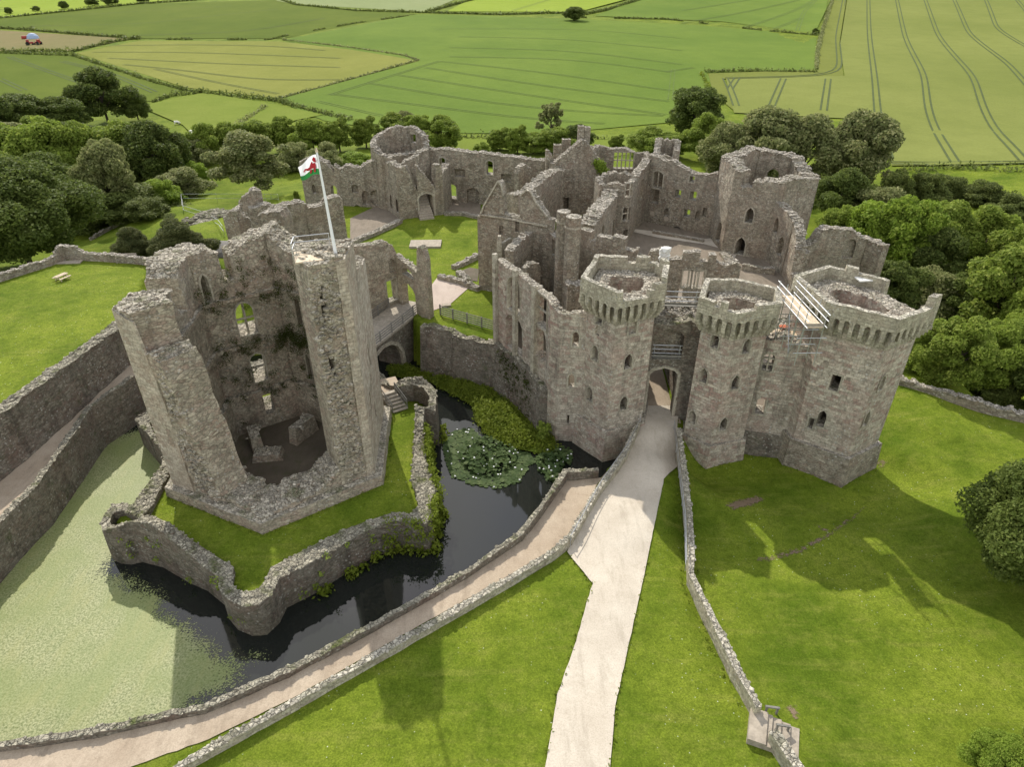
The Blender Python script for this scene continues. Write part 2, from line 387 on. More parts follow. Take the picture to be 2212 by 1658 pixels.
class Wall:
    def __init__(self, path, z0, t=(0, 1.0), closed=False):
        self.p = [Vector((a[0], a[1])) for a in path]; self.closed = closed
        if closed: self.p.append(self.p[0].copy())
        self.z0 = z0; self.t = t; n = len(self.p)
        self.d = [(self.p[i + 1] - self.p[i]) for i in range(n - 1)]
        self.U = [0.0]
        for d in self.d: self.U.append(self.U[-1] + d.length)
        nr = [Vector((-d.y, d.x)).normalized() for d in self.d]; self.nr = nr
        self.m = []
        for i in range(n):
            a = nr[i - 1] if i > 0 else (nr[-1] if closed else nr[0])
            b = nr[i] if i < n - 1 else (nr[0] if closed else nr[-1])
            self.m.append((a + b) / max(.35, 1 + a.dot(b)))
    def xy(self, u, t):
        i = 0
        while i < len(self.d) - 1 and u > self.U[i + 1]: i += 1
        f = (u - self.U[i]) / self.d[i].length
        return self.p[i].lerp(self.p[i + 1], f) + t * self.m[i].lerp(self.m[i + 1], f)
    def at(self, q, t=None, seg=None):
        """photo reading -> (u, z) on the wall's face at offset t"""
        t = self.t[0] if t is None else t
        a, b, c = ray(q); best = None
        for i, d in enumerate(self.d):
            if seg is not None and i != seg: continue
            p = self.p[i] + self.nr[i] * t
            det = a * d.y - b * d.x
            if abs(det) < 1e-9: continue
            k = (p.x * d.y - p.y * d.x) / det            # ray parameter
            f = ((a * k - p.x) * d.x + (b * k - p.y) * d.y) / d.length_squared
            miss = max(0, -f, f - 1) * d.length
            if k > 0 and (best is None or miss < best[0]): best = (miss, self.U[i] + min(max(f, 0), 1) * d.length, CAMH + c * k)
        return best[1], best[2]
    def build(self, name, mat, tops, opens=(), parent=None, rag=.14, stones=8, ssize=.2, step=.55, bumpy=.05, seed=1, tface=None, batter=0.0, framed=None, frame_name='window_frame'):
        """tops: (u,z) pairs or a height; opens: dicts u,z,w,h,kind,blind"""
        rnd = random.Random(seed); L = self.U[-1]
        if isinstance(tops, (int, float)): tops = [(0, tops), (L, tops)]
        tops = sorted(tops, key=lambda k: k[0])
        if tops[0][0] > .05: tops = [(0, tops[0][1])] + tops
        if tops[-1][0] < L - .05: tops = tops + [(L, tops[-1][1])]
        tops = [(min(max(u, 0), L), z) for u, z in tops]
        for c in self.U[1:-1]:
            if all(abs(c - u) > 1e-3 for u, _ in tops):
                tops.append((c, float(np.interp(c, [k[0] for k in tops], [k[1] for k in tops])))); tops.sort(key=lambda k: k[0])
        line = []
        for (u0, za), (u1, zb) in zip(tops, tops[1:]):
            line.append((u0, za)); ln = math.hypot(u1 - u0, zb - za); k = int(ln / .5)
            for j in range(1, k):
                f = j / k; du = 0 if u1 - u0 > .1 else rnd.uniform(-rag, rag) * .6
                line.append((min(max(u0 + (u1 - u0) * f + du, 0), L), za + (zb - za) * f + rnd.uniform(-rag, rag)))
        line.append(tops[-1])
        cl = [line[0]]
        for p in line[1:]:
            if p[0] < cl[-1][0]: p = (cl[-1][0] + .004, p[1])
            if abs(p[0] - cl[-1][0]) + abs(p[1] - cl[-1][1]) > .01: cl.append(p)
        bot = [(u, self.z0) for u in np.arange(0, L, 1.0)] + [(c, self.z0) for c in self.U[1:]]
        bot = sorted(set((round(u, 4), z) for u, z in bot))
        outer = bot + cl[::-1]
        holes = [arch_loop(o['u'], o['z'], o['w'], o['h'], o.get('kind', 'rect')) for o in opens]
        creases = [((c, self.z0), (c, float(np.interp(c, [k[0] for k in cl], [k[1] for k in cl])))) for c in self.U[1:-1]]
        vo, fo = tri(outer, holes, step, creases, seed=seed)
        t0, t1 = self.t; sg = 1 if t1 > t0 else -1
        ztop = max(z for _, z in cl)
        def P(i, back):
            u, z = vo[i]; t = t1 if back else t0
            nn = noise.noise(Vector((u * .9 + seed * 7, z * .9, 3.1 if back else .4))) * bumpy + noise.noise(Vector((u * .25, z * .25, seed + (9 if back else 0)))) * bumpy * 1.5
            if batter and not back: t -= sg * batter * (ztop - z)
            p = self.xy(u, t + nn * sg * (1 if not back else -1))
            return (p.x, p.y, z)
        F = [P(i, False) for i in range(len(vo))]; B = [P(i, True) for i in range(len(vo))]
        mb = MB(); nF = len(vo)
        uvs = [[vo[j] for j in f] for f in fo]
        mb.add(F, fo, uvs); mb.add(B, [f[::-1] for f in fo], [u[::-1] for u in uvs])
        cnt = {}
        for f in fo:
            for a, b in zip(f, f[1:] + f[:1]): cnt.setdefault((min(a, b), max(a, b)), []).append((a, b))
        tp = []; th = abs(t1 - t0); ns = max(1, int(th / .6))
        for k, e in cnt.items():
            if len(e) != 1: continue
            a, b = e[0]
            if self.closed and ((vo[a][0] < 1e-3 and vo[b][0] < 1e-3) or (vo[a][0] > L - 1e-3 and vo[b][0] > L - 1e-3)): continue
            if vo[a][1] <= self.z0 + 1e-3 and vo[b][1] <= self.z0 + 1e-3: continue
            fl = abs(vo[a][0] - vo[b][0]) > abs(vo[a][1] - vo[b][1])
            for s in range(ns):
                f0, f1 = s / ns, (s + 1) / ns
                A0, A1 = Vector(F[a]).lerp(Vector(B[a]), f0), Vector(F[a]).lerp(Vector(B[a]), f1)
                C0, C1 = Vector(F[b]).lerp(Vector(B[b]), f0), Vector(F[b]).lerp(Vector(B[b]), f1)
                if fl: uv = [(vo[b][0], f0 * th), (vo[a][0], f0 * th), (vo[a][0], f1 * th), (vo[b][0], f1 * th)]
                else: uv = [(f0 * th, vo[b][1]), (f0 * th, vo[a][1]), (f1 * th, vo[a][1]), (f1 * th, vo[b][1])]
                mb.face([C0, A0, A1, C1], uv)
                if vo[a][0] > vo[b][0] and (abs(vo[a][0] - vo[b][0]) > .5 * abs(vo[a][1] - vo[b][1])) and not any(abs(vo[a][1] - o['z']) < .01 and abs(vo[a][0] - o['u']) <= o['w'] for o in opens):
                    tp.append((C0, A0, A1, C1))
        for o, hl in zip(opens, holes):
            if o.get('blind'):
                tt = t0 + sg * min(o['blind'], th * .9)
                hv, hf = tri(hl, [], 0)
                mb.add([(*self.xy(u, tt), z) for u, z in hv], hf, [[hv[j] for j in f] for f in hf])
        if stones: add_stones(mb, tp, stones, ssize, seed + 5)
        ob = mb.build(name, mat, parent)
        for o, hl in zip(opens, holes):
            if not o.get('frame'): continue
            fw = o.get('fw', .16); c = Vector((o['u'], o['z'] + o['h'] / 2))
            def ring(s): return [((p[0] - c.x) * (1 + s / (o['w'] / 2)) + c.x, (p[1] - c.y) * (1 + s / (o['h'] / 2)) + c.y) for p in hl]
            tf = t0 if o['frame'] != 'back' else t1; sf = sg if o['frame'] != 'back' else -sg
            fm = MB(); n = len(hl); R0, R1 = ring(-.02), ring(fw)
            lv = [[(*self.xy(u, tf - sf * dd), z) for u, z in R] for R, dd in ((R0, -.35), (R0, .05), (R1, .05), (R1, -.1))]
            for r in range(3):
                for i in range(n):
                    j = (i + 1) % n
                    fm.face([lv[r][i], lv[r][j], lv[r + 1][j], lv[r + 1][i]], [(R0[i][0], r * .2), (R0[j][0], r * .2), (R0[j][0], r * .2 + .2), (R0[i][0], r * .2 + .2)])
            FR = fm.build(frame_name, M['frame'], ob if parent is None else parent)
            bars = o.get('bars', (0, 0))
            for i in range(bars[0]):
                u = o['u'] - o['w'] / 2 + o['w'] * (i + 1) / (bars[0] + 1); q = self.xy(u, tf + sf * .2)
                fm = MB(); fm.box((q.x, q.y, o['z'] + o['h'] * .49), (.13, .16, o['h'] * .95), math.atan2(self.d[0].y, self.d[0].x)); sub_part(fm.build('mullion', M['frame']), FR)
            for i in range(bars[1]):
                zz = o['z'] + o['h'] * (i + 1) / (bars[1] + 1)
                a, b = self.xy(o['u'] - o['w'] / 2, tf + sf * .2), self.xy(o['u'] + o['w'] / 2, tf + sf * .2)
                fm = MB(); fm.bar((a.x, a.y, zz), (b.x, b.y, zz), .15, .13); sub_part(fm.build('transom', M['frame']), FR)
        self.tops = cl
        return ob
    def op(self, q, w, h, kind='rect', t=None, seg=None, **kw):
        """opening whose centre was read at q"""
        u, z = self.at(q, t, seg)
        return dict(u=u, z=z - h / 2, w=w, h=h, kind=kind, **kw)
    def px(self, qs, t=None, seg=None): return [self.at(q, t, seg) for q in qs]

def hexagon(c, R, rot): return [(c[0] + R * math.cos(rot + i * math.pi / 3), c[1] + R * math.sin(rot + i * math.pi / 3)) for i in range(6)]

# ------------------------------------------------------------------ terrain
# outlines in plan
par_z = .1
moat_outer = [at_z(q, par_z) for q in ((-260, 1668), (0, 1612), (200, 1583), (440, 1530), (620, 1450), (800, 1355), (1000, 1240), (1118, 1157), (1160, 1105), (1196, 1052), (1222, 1022), (1292, 1022), (1340, 978), (1371, 925))]
moat_castle = [(11.3, 50.3), (8.4, 48.9), (6.9, 50.9), (4.3, 51.6), (3.2, 54.2), (-1.2, 60.6), (-6.2, 62.6), (-9.9, 64.2), (-12.5, 69.5), (-20, 71), (-31, 67), (-37.5, 60.5)]
TRACK_TOP = (1.95, 1.85, 1.65, 1.35, 1.15, 1.0, 1.0)
track_line = [at_z(q, z) for q, z in zip(((291, 812), (250, 842), (197, 880), (145, 958), (77, 1052), (0, 1131), (-220, 1370)), TRACK_TOP)]
moat_left = [(p[0] - .55, p[1] + .1) for p in track_line]
MOAT = moat_outer + moat_castle + moat_left
tower_c = (-19.5, 46.3)
_shift = lambda P_, d: [(p[0] + (tower_c[0] - p[0]) / math.hypot(tower_c[0] - p[0], tower_c[1] - p[1]) * d, p[1] + (tower_c[1] - p[1]) / math.hypot(tower_c[0] - p[0], tower_c[1] - p[1]) * d) for p in P_]
# island round the great tower: bastioned apron wall, outer and inner edge (readings taken at z)
iso_out = [at_z(q, 1.6) for q in (B1(790, 40), B1(735, 12), B1(660, 25), B1(600, 90), B1(578, 150), B1(590, 205), B1(640, 232), B1(715, 238), B1(790, 222))] \
    + [at_z(q, .5) for q in (B1(960, 330), B1(1130, 425), B1(1260, 480), B1(1392, 585), B1(1402, 660), B1(1460, 735), B1(1560, 770), B1(1660, 765), B1(1745, 690), B1(1800, 590), B1(1990, 500), B1(2200, 372), B2(180, 238), B2(330, 190), B2(430, 200), B2(520, 205), B2(552, 150), B2(540, 70))] \
    + [at_z(q, .9) for q in (L4(632, 1630), L4(560, 1450), L4(548, 1250), L4(560, 1170))] \
    + [at_z(q, 1.8) for q in (L4(628, 1130), L4(630, 1010), L4(600, 970), L4(540, 945), L4(430, 938), L4(330, 958))] + [(-12.6, 57.6), (-16, 61.5), (-25, 61.8), (-33.5, 56.5), (-35.0, 50.5)] + [at_z(q, 1.6) for q in (LB(1008, 1350), LB(985, 1440), LB(855, 1600))]
iso_in = [at_z(q, 1.6) for q in (B1(950, 30), B1(880, 110), B1(860, 175), B1(760, 192), B1(690, 165), B1(668, 130), B1(680, 80), B1(740, 55))]
iso_in = [at_z(q, 1.6) for q in (B1(760, 60), B1(690, 75), B1(668, 130), B1(692, 170), B1(765, 195), B1(850, 195))] \
    + [at_z(q, .5) for q in (B1(1000, 215), B1(1120, 290), B1(1240, 350), B1(1400, 430), B1(1505, 495), B1(1490, 585), B1(1510, 635), B1(1575, 658), B1(1660, 640), B1(1710, 570), B1(1740, 490), B1(1990, 370), B1(2200, 262), B2(130, 182), B2(240, 150), B2(330, 128), B2(410, 135), B2(452, 85), B2(445, 25))] \
    + [at_z(q, .9) for q in (L4(445, 1560), L4(468, 1300), L4(480, 1160))] \
    + [at_z(q, 1.6) for q in (L4(560, 1135), L4(570, 1070), L4(530, 1005), L4(460, 985), L4(380, 1000))] + [(-13.2, 55.6), (-16.5, 59.6), (-24.6, 59.9), (-31.8, 55.2), (-33.2, 50.0)] + [at_z(q, 1.6) for q in (LB(1050, 1400), LB(1062, 1470), B1(945, 30), B1(872, 140))]
iso_out = _shift(iso_out, .3)
ISLE = [((a[0] * .5 + b[0] * .5), (a[1] * .5 + b[1] * .5)) for a, b in ()] or [(p[0] + (tower_c[0] - p[0]) * .05, p[1] + (tower_c[1] - p[1]) * .05) for p in iso_out]
green_edge = [(-46.5, 24), (-43.4, 33)] + [at_z(q, GREEN_Z) for q in ((0, 893), (245, 715), (275, 690))]
garden_back = [at_z(q, GREEN_Z) for q in ((330, 575), (290, 562), (230, 556), (150, 550), (110, 568), (0, 603), (-260, 680))]
GREEN = green_edge + garden_back
court_l = [(-9.9, 64.4), (-6.2, 62.8), (-1.2, 60.8), (3.2, 54.6), (5, 58), (4, 70), (-3, 75), (9, 104), (4, 107), (-12, 110), (-36, 106), (-42, 92), (-40, 82), (-22, 71)]
court_r = [(5.2, 53), (9, 51.6), (11.7, 51.6), (11.7, 62), (15.4, 62), (15.4, 51.4), (21, 50.2), (27, 51.5), (33, 57), (37.5, 70), (40, 84), (40, 96), (30, 98), (19, 102), (9, 104), (-3, 75), (4, 70)]
nat = [  # natural ground: (x, y, z)
 (-60, 20, .3), (-40, 18, .2), (-20, 12, 0), (-10, 18, 0), (0, 25, 0), (0, 12, 0), (6, 20, 0), (5, 30, 0), (9, 38, 0), (12, 44, 0), (13.5, 50, .1), (-5, 30, 0), (-20, 22, .1),
 (14.6, 44, -.9), (17, 45.5, -3.2), (21, 46, -2.8), (24, 44, -2.2), (28, 42.5, -2.5), (32.5, 45, -2.3), (36, 47, -.8), (16, 38, -1.6), (20, 38, -1.8), (26, 36, -1.7),
 (10.4, 30, -.3), (14, 30, -1.0), (20, 28, -1.3), (30, 30, -1.2), (38, 38, -.6), (40, 50, 0), (46, 50, -.2), (42, 57, .2), (12, 20, -.6), (20, 15, -1.0), (40, 20, -1.4), (60, 30, -2.5),
 (52, 56, -4.5), (58, 70, -7), (60, 90, -8), (50, 100, -7), (45, 115, -7), (70, 50, -6),
 (-42, 40, .7), (-40, 52, .7), (-36, 62, .8), (-48, 30, .6),
 (-52, 84, 1.5), (-45, 95, 2.2), (-40, 104, 2.3), (-36, 116, 1.0), (-26, 122, 0), (-60, 90, -2), (-66, 100, -4), (-75, 80, -3), (-80, 110, -6), (-55, 112, -1.5), (-50, 125, -3), (-30, 140, -4),
 (0, 118, -2), (10, 125, -5), (20, 115, -3), (30, 108, -4), (0, 145, -7), (40, 140, -8), (-60, 150, -7), (-100, 150, -7), (-100, 90, -5), (90, 100, -9), (80, 150, -9), (0, 180, -8), (-90, 190, -7), (90, 190, -8), (-90, 60, -1), (-90, 30, 1)]
NAT = np.array(nat)
def smooth(a, b, x):
    t = np.clip((x - a) / (b - a), 0, 1); return t * t * (3 - 2 * t)
def hill(x, y):
    z = -8 + .043 * np.maximum(y - 205, 0) + 1.6 * np.sin(x * .012 + y * .006) * smooth(220, 420, y) + .000008 * np.maximum(y - 260, 0) ** 2 * (1 + x * .0006)
    return z
def ground(x, y):
    x = np.atleast_1d(np.asarray(x, float)); y = np.atleast_1d(np.asarray(y, float))
    d2 = (x[:, None] - NAT[None, :, 0]) ** 2 + (y[:, None] - NAT[None, :, 1]) ** 2
    w = 1 / (d2 + 2.0) ** 1.7
    z = (w * NAT[None, :, 2]).sum(1) / w.sum(1)
    far = smooth(165, 225, y); side = smooth(85, 160, np.abs(x)) * (1 - far)
    z = z * (1 - far) + hill(x, y) * far
    P = np.c_[x, y]
    z = np.where(pip(P, GREEN), GREEN_Z + .04 * np.sin(x * .3), z)
    z = np.where(pip(P, court_l), COURT_L, z); z = np.where(pip(P, court_r), COURT_R, z)
    z = np.where((x > 11.6) & (x < 15.5) & (y > 50.6) & (y < 62), np.clip((y - 52) / 10, 0, 1) * 1.5, z)
    z = np.where(pip(P, MOAT), -5.0, z); z = np.where(pip(P, ISLE), APRON, z)
    return z
def gz(x, y): return float(ground(x, y)[0])
def on_ground(q, it=40):
    """photo reading -> point on the terrain (marches the ray)"""
    a, b, c = ray(q)
    ts = np.linspace(8, 900, 2400) / b
    zz = CAMH + c * ts; g = ground(a * ts, b * ts)
    k = int(np.argmax(zz <= g))
    if k == 0: k = len(ts) - 1
    return (a * ts[k], b * ts[k], float(g[k]))

def grid_patch(x0, x1, y0, y1, st, zoff=0.0):
    xs = np.arange(x0, x1 + st * .5, st); ys = np.arange(y0, y1 + st * .5, st)
    X, Y = np.meshgrid(xs, ys); Z = np.concatenate([ground(X[i], Y[i]) for i in range(len(ys))]) + zoff
    n = len(xs)
    v = np.c_[X.ravel(), Y.ravel(), Z]
    f = [(r * n + c, r * n + c + 1, (r + 1) * n + c + 1, (r + 1) * n + c) for r in range(len(ys) - 1) for c in range(n - 1)]
    return v.tolist(), f
def graded(a, b, inner, far, n):
    return
mb = MB()
# one sheet: fine lattice at the castle, coarser towards the horizon
xs = np.unique(np.round(np.concatenate([np.linspace(-2500, -130, 26), np.linspace(-130, -64, 23), np.arange(-64, 54, .45), np.linspace(54, 130, 26), np.linspace(130, 2500, 26)]), 3))
ys = np.unique(np.round(np.concatenate([np.linspace(-60, 8, 18), np.arange(8, 112, .45), np.linspace(112, 240, 60), np.linspace(240, 900, 60), np.linspace(900, 2600, 12)]), 3))
X, Y = np.meshgrid(xs, ys)
Z = np.concatenate([ground(X[i], Y[i]) for i in range(len(ys))])
nx = len(xs)
mb.v = np.c_[X.ravel(), Y.ravel(), Z].tolist()
mb.f = [(r * nx + c, r * nx + c + 1, (r + 1) * nx + c + 1, (r + 1) * nx + c) for r in range(len(ys) - 1) for c in range(nx - 1)]
me = bpy.data.meshes.new('ground'); me.from_pydata(mb.v, [], mb.f); me.materials.append(M['lawn'])
me.polygons.foreach_set('use_smooth', [True] * len(mb.f))
GROUND = bpy.data.objects.new('ground', me); COL.objects.link(GROUND); tag(GROUND, kind='structure')

def rough(poly, amp=.05, st=.5):
    out = []
    for a, b in zip(poly, poly[1:] + poly[:1]):
        n = max(1, int(math.hypot(b[0] - a[0], b[1] - a[1]) / st))
        for i in range(n):
            x, y = a[0] + (b[0] - a[0]) * i / n, a[1] + (b[1] - a[1]) * i / n
            out.append((x + amp * noise.noise(Vector((x * 1.7, y * 1.7, 1))), y + amp * noise.noise(Vector((x * 1.7, y * 1.7, 8)))))
    return out
def sheet(name, poly, mat, dz=.05, z=None, step=1.2, kind='structure', seed=3, extra=None):
    vo, fo = tri(list(poly), [], step, seed=seed)
    a = np.array(vo); zz = np.full(len(a), z) if z is not None else ground(a[:, 0], a[:, 1])
    me = bpy.data.meshes.new(name); me.from_pydata([(x, y, h + dz) for (x, y), h in zip(vo, zz)], [], [list(f) for f in fo])
    me.materials.append(mat)
    for p in me.polygons: p.use_smooth = True
    bm = bmesh.new(); bm.from_mesh(me); bmesh.ops.recalc_face_normals(bm, faces=bm.faces)
    if sum(f.normal.z for f in bm.faces) < 0: bmesh.ops.reverse_faces(bm, faces=bm.faces)
    bm.to_mesh(me); bm.free()
    o = bpy.data.objects.new(name, me); COL.objects.link(o); tag(o, kind=kind)
    return o
# water and floating weed
k = NT('moat_water'); pos = k.n('NewGeometry').outputs['Position']
M['water'] = k.done((.012, .014, .012), .04, k.noise(pos, 1.6, 3), .03, .03, .5)
sheet('moat_water', MOAT, M['water'], z=WATER, dz=0, step=4)
k = NT('duckweed'); pos = k.n('NewGeometry').outputs['Position']
n1 = k.noise(pos, 7.5, 3, .7); n2 = k.noise(pos, 1.3, 5, .7); n3 = k.noise(pos, .25, 4)
c = k.mix(k.ramp(n1, .35, .62), (.095, .12, .03), (.33, .34, .17)); c = k.mix(k.ramp(n3, .38, .6, 0, .6), c, (.165, .205, .055)); st_ = k.noise(k.n('VectorMath', {0: pos, 1: (1.6, .35, 1)}, operation='MULTIPLY').outputs[0], .9, 5, .65); c = k.mix(k.ramp(st_, .5, .68, 0, .45), c, (.25, .255, .09)); c = k.mix(k.ramp(st_, .28, .42, .5, 0), c, (.13, .17, .05)); c = k.mix(k.ramp(n2, .55, .75, 0, .4), c, (.29, .275, .12))
edge = k.n('Attribute', attribute_name='edge').outputs['Fac']
cov = k.ramp(k.math('ADD', k.math('ADD', k.math('MULTIPLY', n1, .9), k.math('MULTIPLY', n2, .5)), k.math('MULTIPLY', edge, 1.1)), .88, .97)
M['weed'] = k.done(c, .55, n1, .6, .04, .35, alpha=cov)
weed_in = [at_z(q, WATER) for q in (LB(900, 1010), LB(840, 1170), LB(700, 1290), LB(860, 1260), LB(1010, 1160), LB(1200, 1500), B1(1100, 60), B1(900, 230), B1(840, 450), B1(790, 500), B1(870, 515), B1(930, 540), B1(960, 590), B1(1060, 610), B1(1140, 680), B1(1150, 770), B1(1240, 800), B1(1310, 820), B1(1350, 880), B1(1430, 930), B1(1480, 1000), B1(1560, 1040), B1(1700, 1000), B1(1800, 1020), B1(1830, 1100), B1(1740, 1150), B1(1660, 1180), B1(1640, 1250), B1(1560, 1320), B1(1500, 1400), B1(1330, 1450), B1(1280, 1490))]
weed_poly = weed_in + [at_z(q, WATER) for q in (B1(1000, 1540), B1(400, 1620), B1(0, 1690), (-260, 1690))] + [at_z(q, WATER) for q in ((-330, 1560), (-120, 1330), (0, 1190), (150, 985), (225, 880), (290, 815))]
wo_ = sheet('floating_weed', weed_poly, M['weed'], z=WATER, dz=.015, step=.7, kind='stuff', seed=9)
tag(wo_, 'pale green floating duckweed covering the left half of the moat', 'duckweed')
at_ = wo_.data.attributes.new('edge', 'FLOAT', 'POINT')
wi = np.array(weed_in); ev = []
for v in wo_.data.vertices:
    p = np.array([v.co.x, v.co.y]); dmin = 9
    for i in list(range(4)) + list(range(8, len(wi) - 1)):
        a, b = wi[i], wi[i + 1]; d = b - a; t = np.clip(((p - a) @ d) / (d @ d), 0, 1); dmin = min(dmin, np.hypot(*(p - a - t * d)))
    ev.append(min(1, dmin / 3.2) * .55)
at_.data.foreach_set('value', ev)

# paths
gate_path = [at_z(q, .05) for q in ((1068, 2300), (1178, 1658), (1205, 1500), (1240, 1400), (1280, 1262), (1225, 1190), (1300, 1040), (1360, 950), (1376, 915), (1380, 880), (1466, 880), (1463, 930), (1466, 990), (1435, 1030), (1400, 1200), (1368, 1350), (1330, 1520), (1318, 1658), (1262, 2300))]
sheet('path', rough(gate_path), M['path'], z=None, dz=.11, step=.5)
moat_walk = [at_z(q, .05) for q in ((-260, 1720), (0, 1625), (200, 1598), (440, 1545), (620, 1465), (800, 1368), (1000, 1252), (1125, 1165), (1168, 1112), (1200, 1060), (1222, 1025), (1300, 1025), (1338, 985), (1290, 1040), (1225, 1165), (1190, 1190), (1000, 1300), (820, 1400), (640, 1505), (450, 1600), (270, 1665), (0, 1760), (-200, 1818), (-600, 1940), (-600, 1800))]
sheet('moat_walk_path', rough(moat_walk), M['track'], z=None, dz=.05, step=.8)
left_track = [(-46.8, 24), (-43.6, 33), (-41.0, 43.8), (-39.0, 57.8), (-37.4, 61.2)] + [(p[0] - .15, p[1]) for p in track_line] + [(-40.5, 24)]
tk_ = sheet('terrace_track', left_track, M['track'], z=.72, dz=.04, step=.8)
for v in tk_.data.vertices: v.co.z += min(1, max(0, (v.co.y - 42) / 16)) * .9
sheet('court_path', [at_z(q, COURT_L) for q in (K1(1250, 985), K1(1250, 780), K1(1440, 690), K1(1560, 660), K1(1700, 690), K1(1720, 790), K1(1480, 880), K1(1330, 960))], M['court'], dz=.05)
sheet('court_path', [at_z(q, COURT_L) for q in (T2(640, 1300), T2(900, 1310), T2(900, 1410), T2(800, 1385), T2(700, 1370), T2(640, 1380))], M['court'], dz=.05)
sheet('landing_path', [at_z(q, COURT_L) for q in (L4(480, 400), L4(570, 370), L4(620, 305), L4(830, 365), L4(700, 480), L4(590, 520), L4(500, 500))], gravel('landing_gravel', (.44, .36, .30), (.50, .42, .35), (.36, .29, .24)), dz=.05)
sheet('court_ground', court_r, M['court'], dz=.04, z=COURT_R)
sheet('court_track', [at_z(q, COURT_R) for q in (K2(1480, 985), K2(1800, 1020), K2(2100, 1070), K3(840, 840), K3(900, 860), K3(960, 960), K3(1040, 990), K3(1000, 1040), K3(900, 930), K3(750, 890), K2(2080, 1115), K2(1700, 1060), K2(1480, 1010))], M['path'], dz=.09, z=COURT_R)
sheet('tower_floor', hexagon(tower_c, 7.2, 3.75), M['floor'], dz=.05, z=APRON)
# worn earth patches, thinning out into the grass
k = NT('worn_earth'); pos = k.n('NewGeometry').outputs['Position']; n1 = k.noise(pos, 3.0, 5, .75)
cov = k.ramp(k.math('ADD', k.math('MULTIPLY', n1, 1.3), k.math('MULTIPLY', k.n('Attribute', attribute_name='edge').outputs['Fac'], .9)), .72, .95, 0, .8)
M['mud'] = k.done(k.mix(n1, (.16, .11, .07), (.27, .20, .14)), .9, n1, .5, .05, .1, alpha=cov)
for qs in ([B3(230, 110), B3(330, 75), B3(440, 60), B3(490, 90), B3(420, 130), B3(300, 150)], [B3(330, 450), B3(500, 425), B3(700, 365), B3(860, 270), B3(960, 200), B3(1080, 110), B3(1100, 120), B3(1000, 215), B3(900, 290), B3(720, 390), B3(520, 450)],
           [B3(600, 1310), B3(660, 1300), B3(690, 1370), B3(700, 1410), B3(650, 1390)], [B3(740, 225), B3(800, 245), B3(890, 275), B3(870, 285), B3(790, 260)], [L5(1240, 1500), L5(1300, 1495), L5(1330, 1520), L5(1270, 1560)]):
    o = sheet('bare_earth', [on_ground(q)[:2] for q in qs], M['mud'], dz=.035, step=.35)
    L_ = np.array([on_ground(q)[:2] for q in qs]); ev = []
    for v in o.data.vertices:
        p = np.array([v.co.x, v.co.y]); ev.append(min(np.hypot(*(p - a - np.clip(((p - a) @ (b - a)) / ((b - a) @ (b - a)), 0, 1) * (b - a))) for a, b in zip(L_, np.roll(L_, -1, 0))))
    at_ = o.data.attributes.new('edge', 'FLOAT', 'POINT'); at_.data.foreach_set('value', ev)

# ------------------------------------------------------------------ ring walls given by two outlines
def ring_wall(name, outer, inner, ztop, zo, zi, mat, parent=None, seed=1, stones=9, ssize=.2, rag=.12, batter=.0):
    vo, fo = tri(outer, [inner], .5, seed=seed)
    def zt(p): return ztop(p) + noise.noise(Vector((p[0] * 1.1, p[1] * 1.1, seed))) * rag * 1.6
    mb = MB(); T = [(x, y, zt((x, y))) for x, y in vo]
    mb.add(T, [list(f) for f in fo], [[vo[j] for j in f] for f in fo])
    cnt = {}
    for f in fo:
        for a, b in zip(f, f[1:] + f[:1]): cnt.setdefault((min(a, b), max(a, b)), []).append((a, b))
    oc = np.array(outer).mean(0)
    out_a = np.array(outer); in_a = np.array(inner)
    def dist(p, L):
        best = 1e9
        for i in range(len(L)):
            a = L[i]; b = L[(i + 1) % len(L)]; d = b - a; t = np.clip(((p - a) @ d) / max(d @ d, 1e-9), 0, 1); best = min(best, np.hypot(*(p - a - t * d)))
        return best
    us = {}
    for e in [v[0] for v in cnt.values() if len(v) == 1]:
        a, b = e; A, B = T[a], T[b]; m = np.array([(A[0] + B[0]) / 2, (A[1] + B[1]) / 2])
        o = dist(m, out_a) < dist(m, in_a); zb = zo if o else zi
        ln = math.hypot(A[0] - B[0], A[1] - B[1]); u0 = math.atan2(A[1] - oc[1], A[0] - oc[0]) * 12
        k = 4
        for s in range(k):
            f0, f1 = s / k, (s + 1) / k
            def lv(V, f):
                z = V[2] + (zb - V[2]) * f; g = (batter * f if o else 0)
                dx, dy = V[0] - oc[0], V[1] - oc[1]; r = math.hypot(dx, dy)
                j = noise.noise(Vector((V[0] * 1.3, V[1] * 1.3, z * 1.3))) * .1 if 0 < f < 1 else 0
                return (V[0] + dx / r * (g + j), V[1] + dy / r * (g + j), z)
            P4 = [lv(B, f0), lv(A, f0), lv(A, f1), lv(B, f1)]
            mb.face(P4, [(u0 + ln, P4[0][2]), (u0, P4[1][2]), (u0, P4[2][2]), (u0 + ln, P4[3][2])])
    add_stones(mb, [tuple(T[j] for j in f[:3]) for f in fo], stones, ssize, seed)
    return mb.build(name, mat, parent)

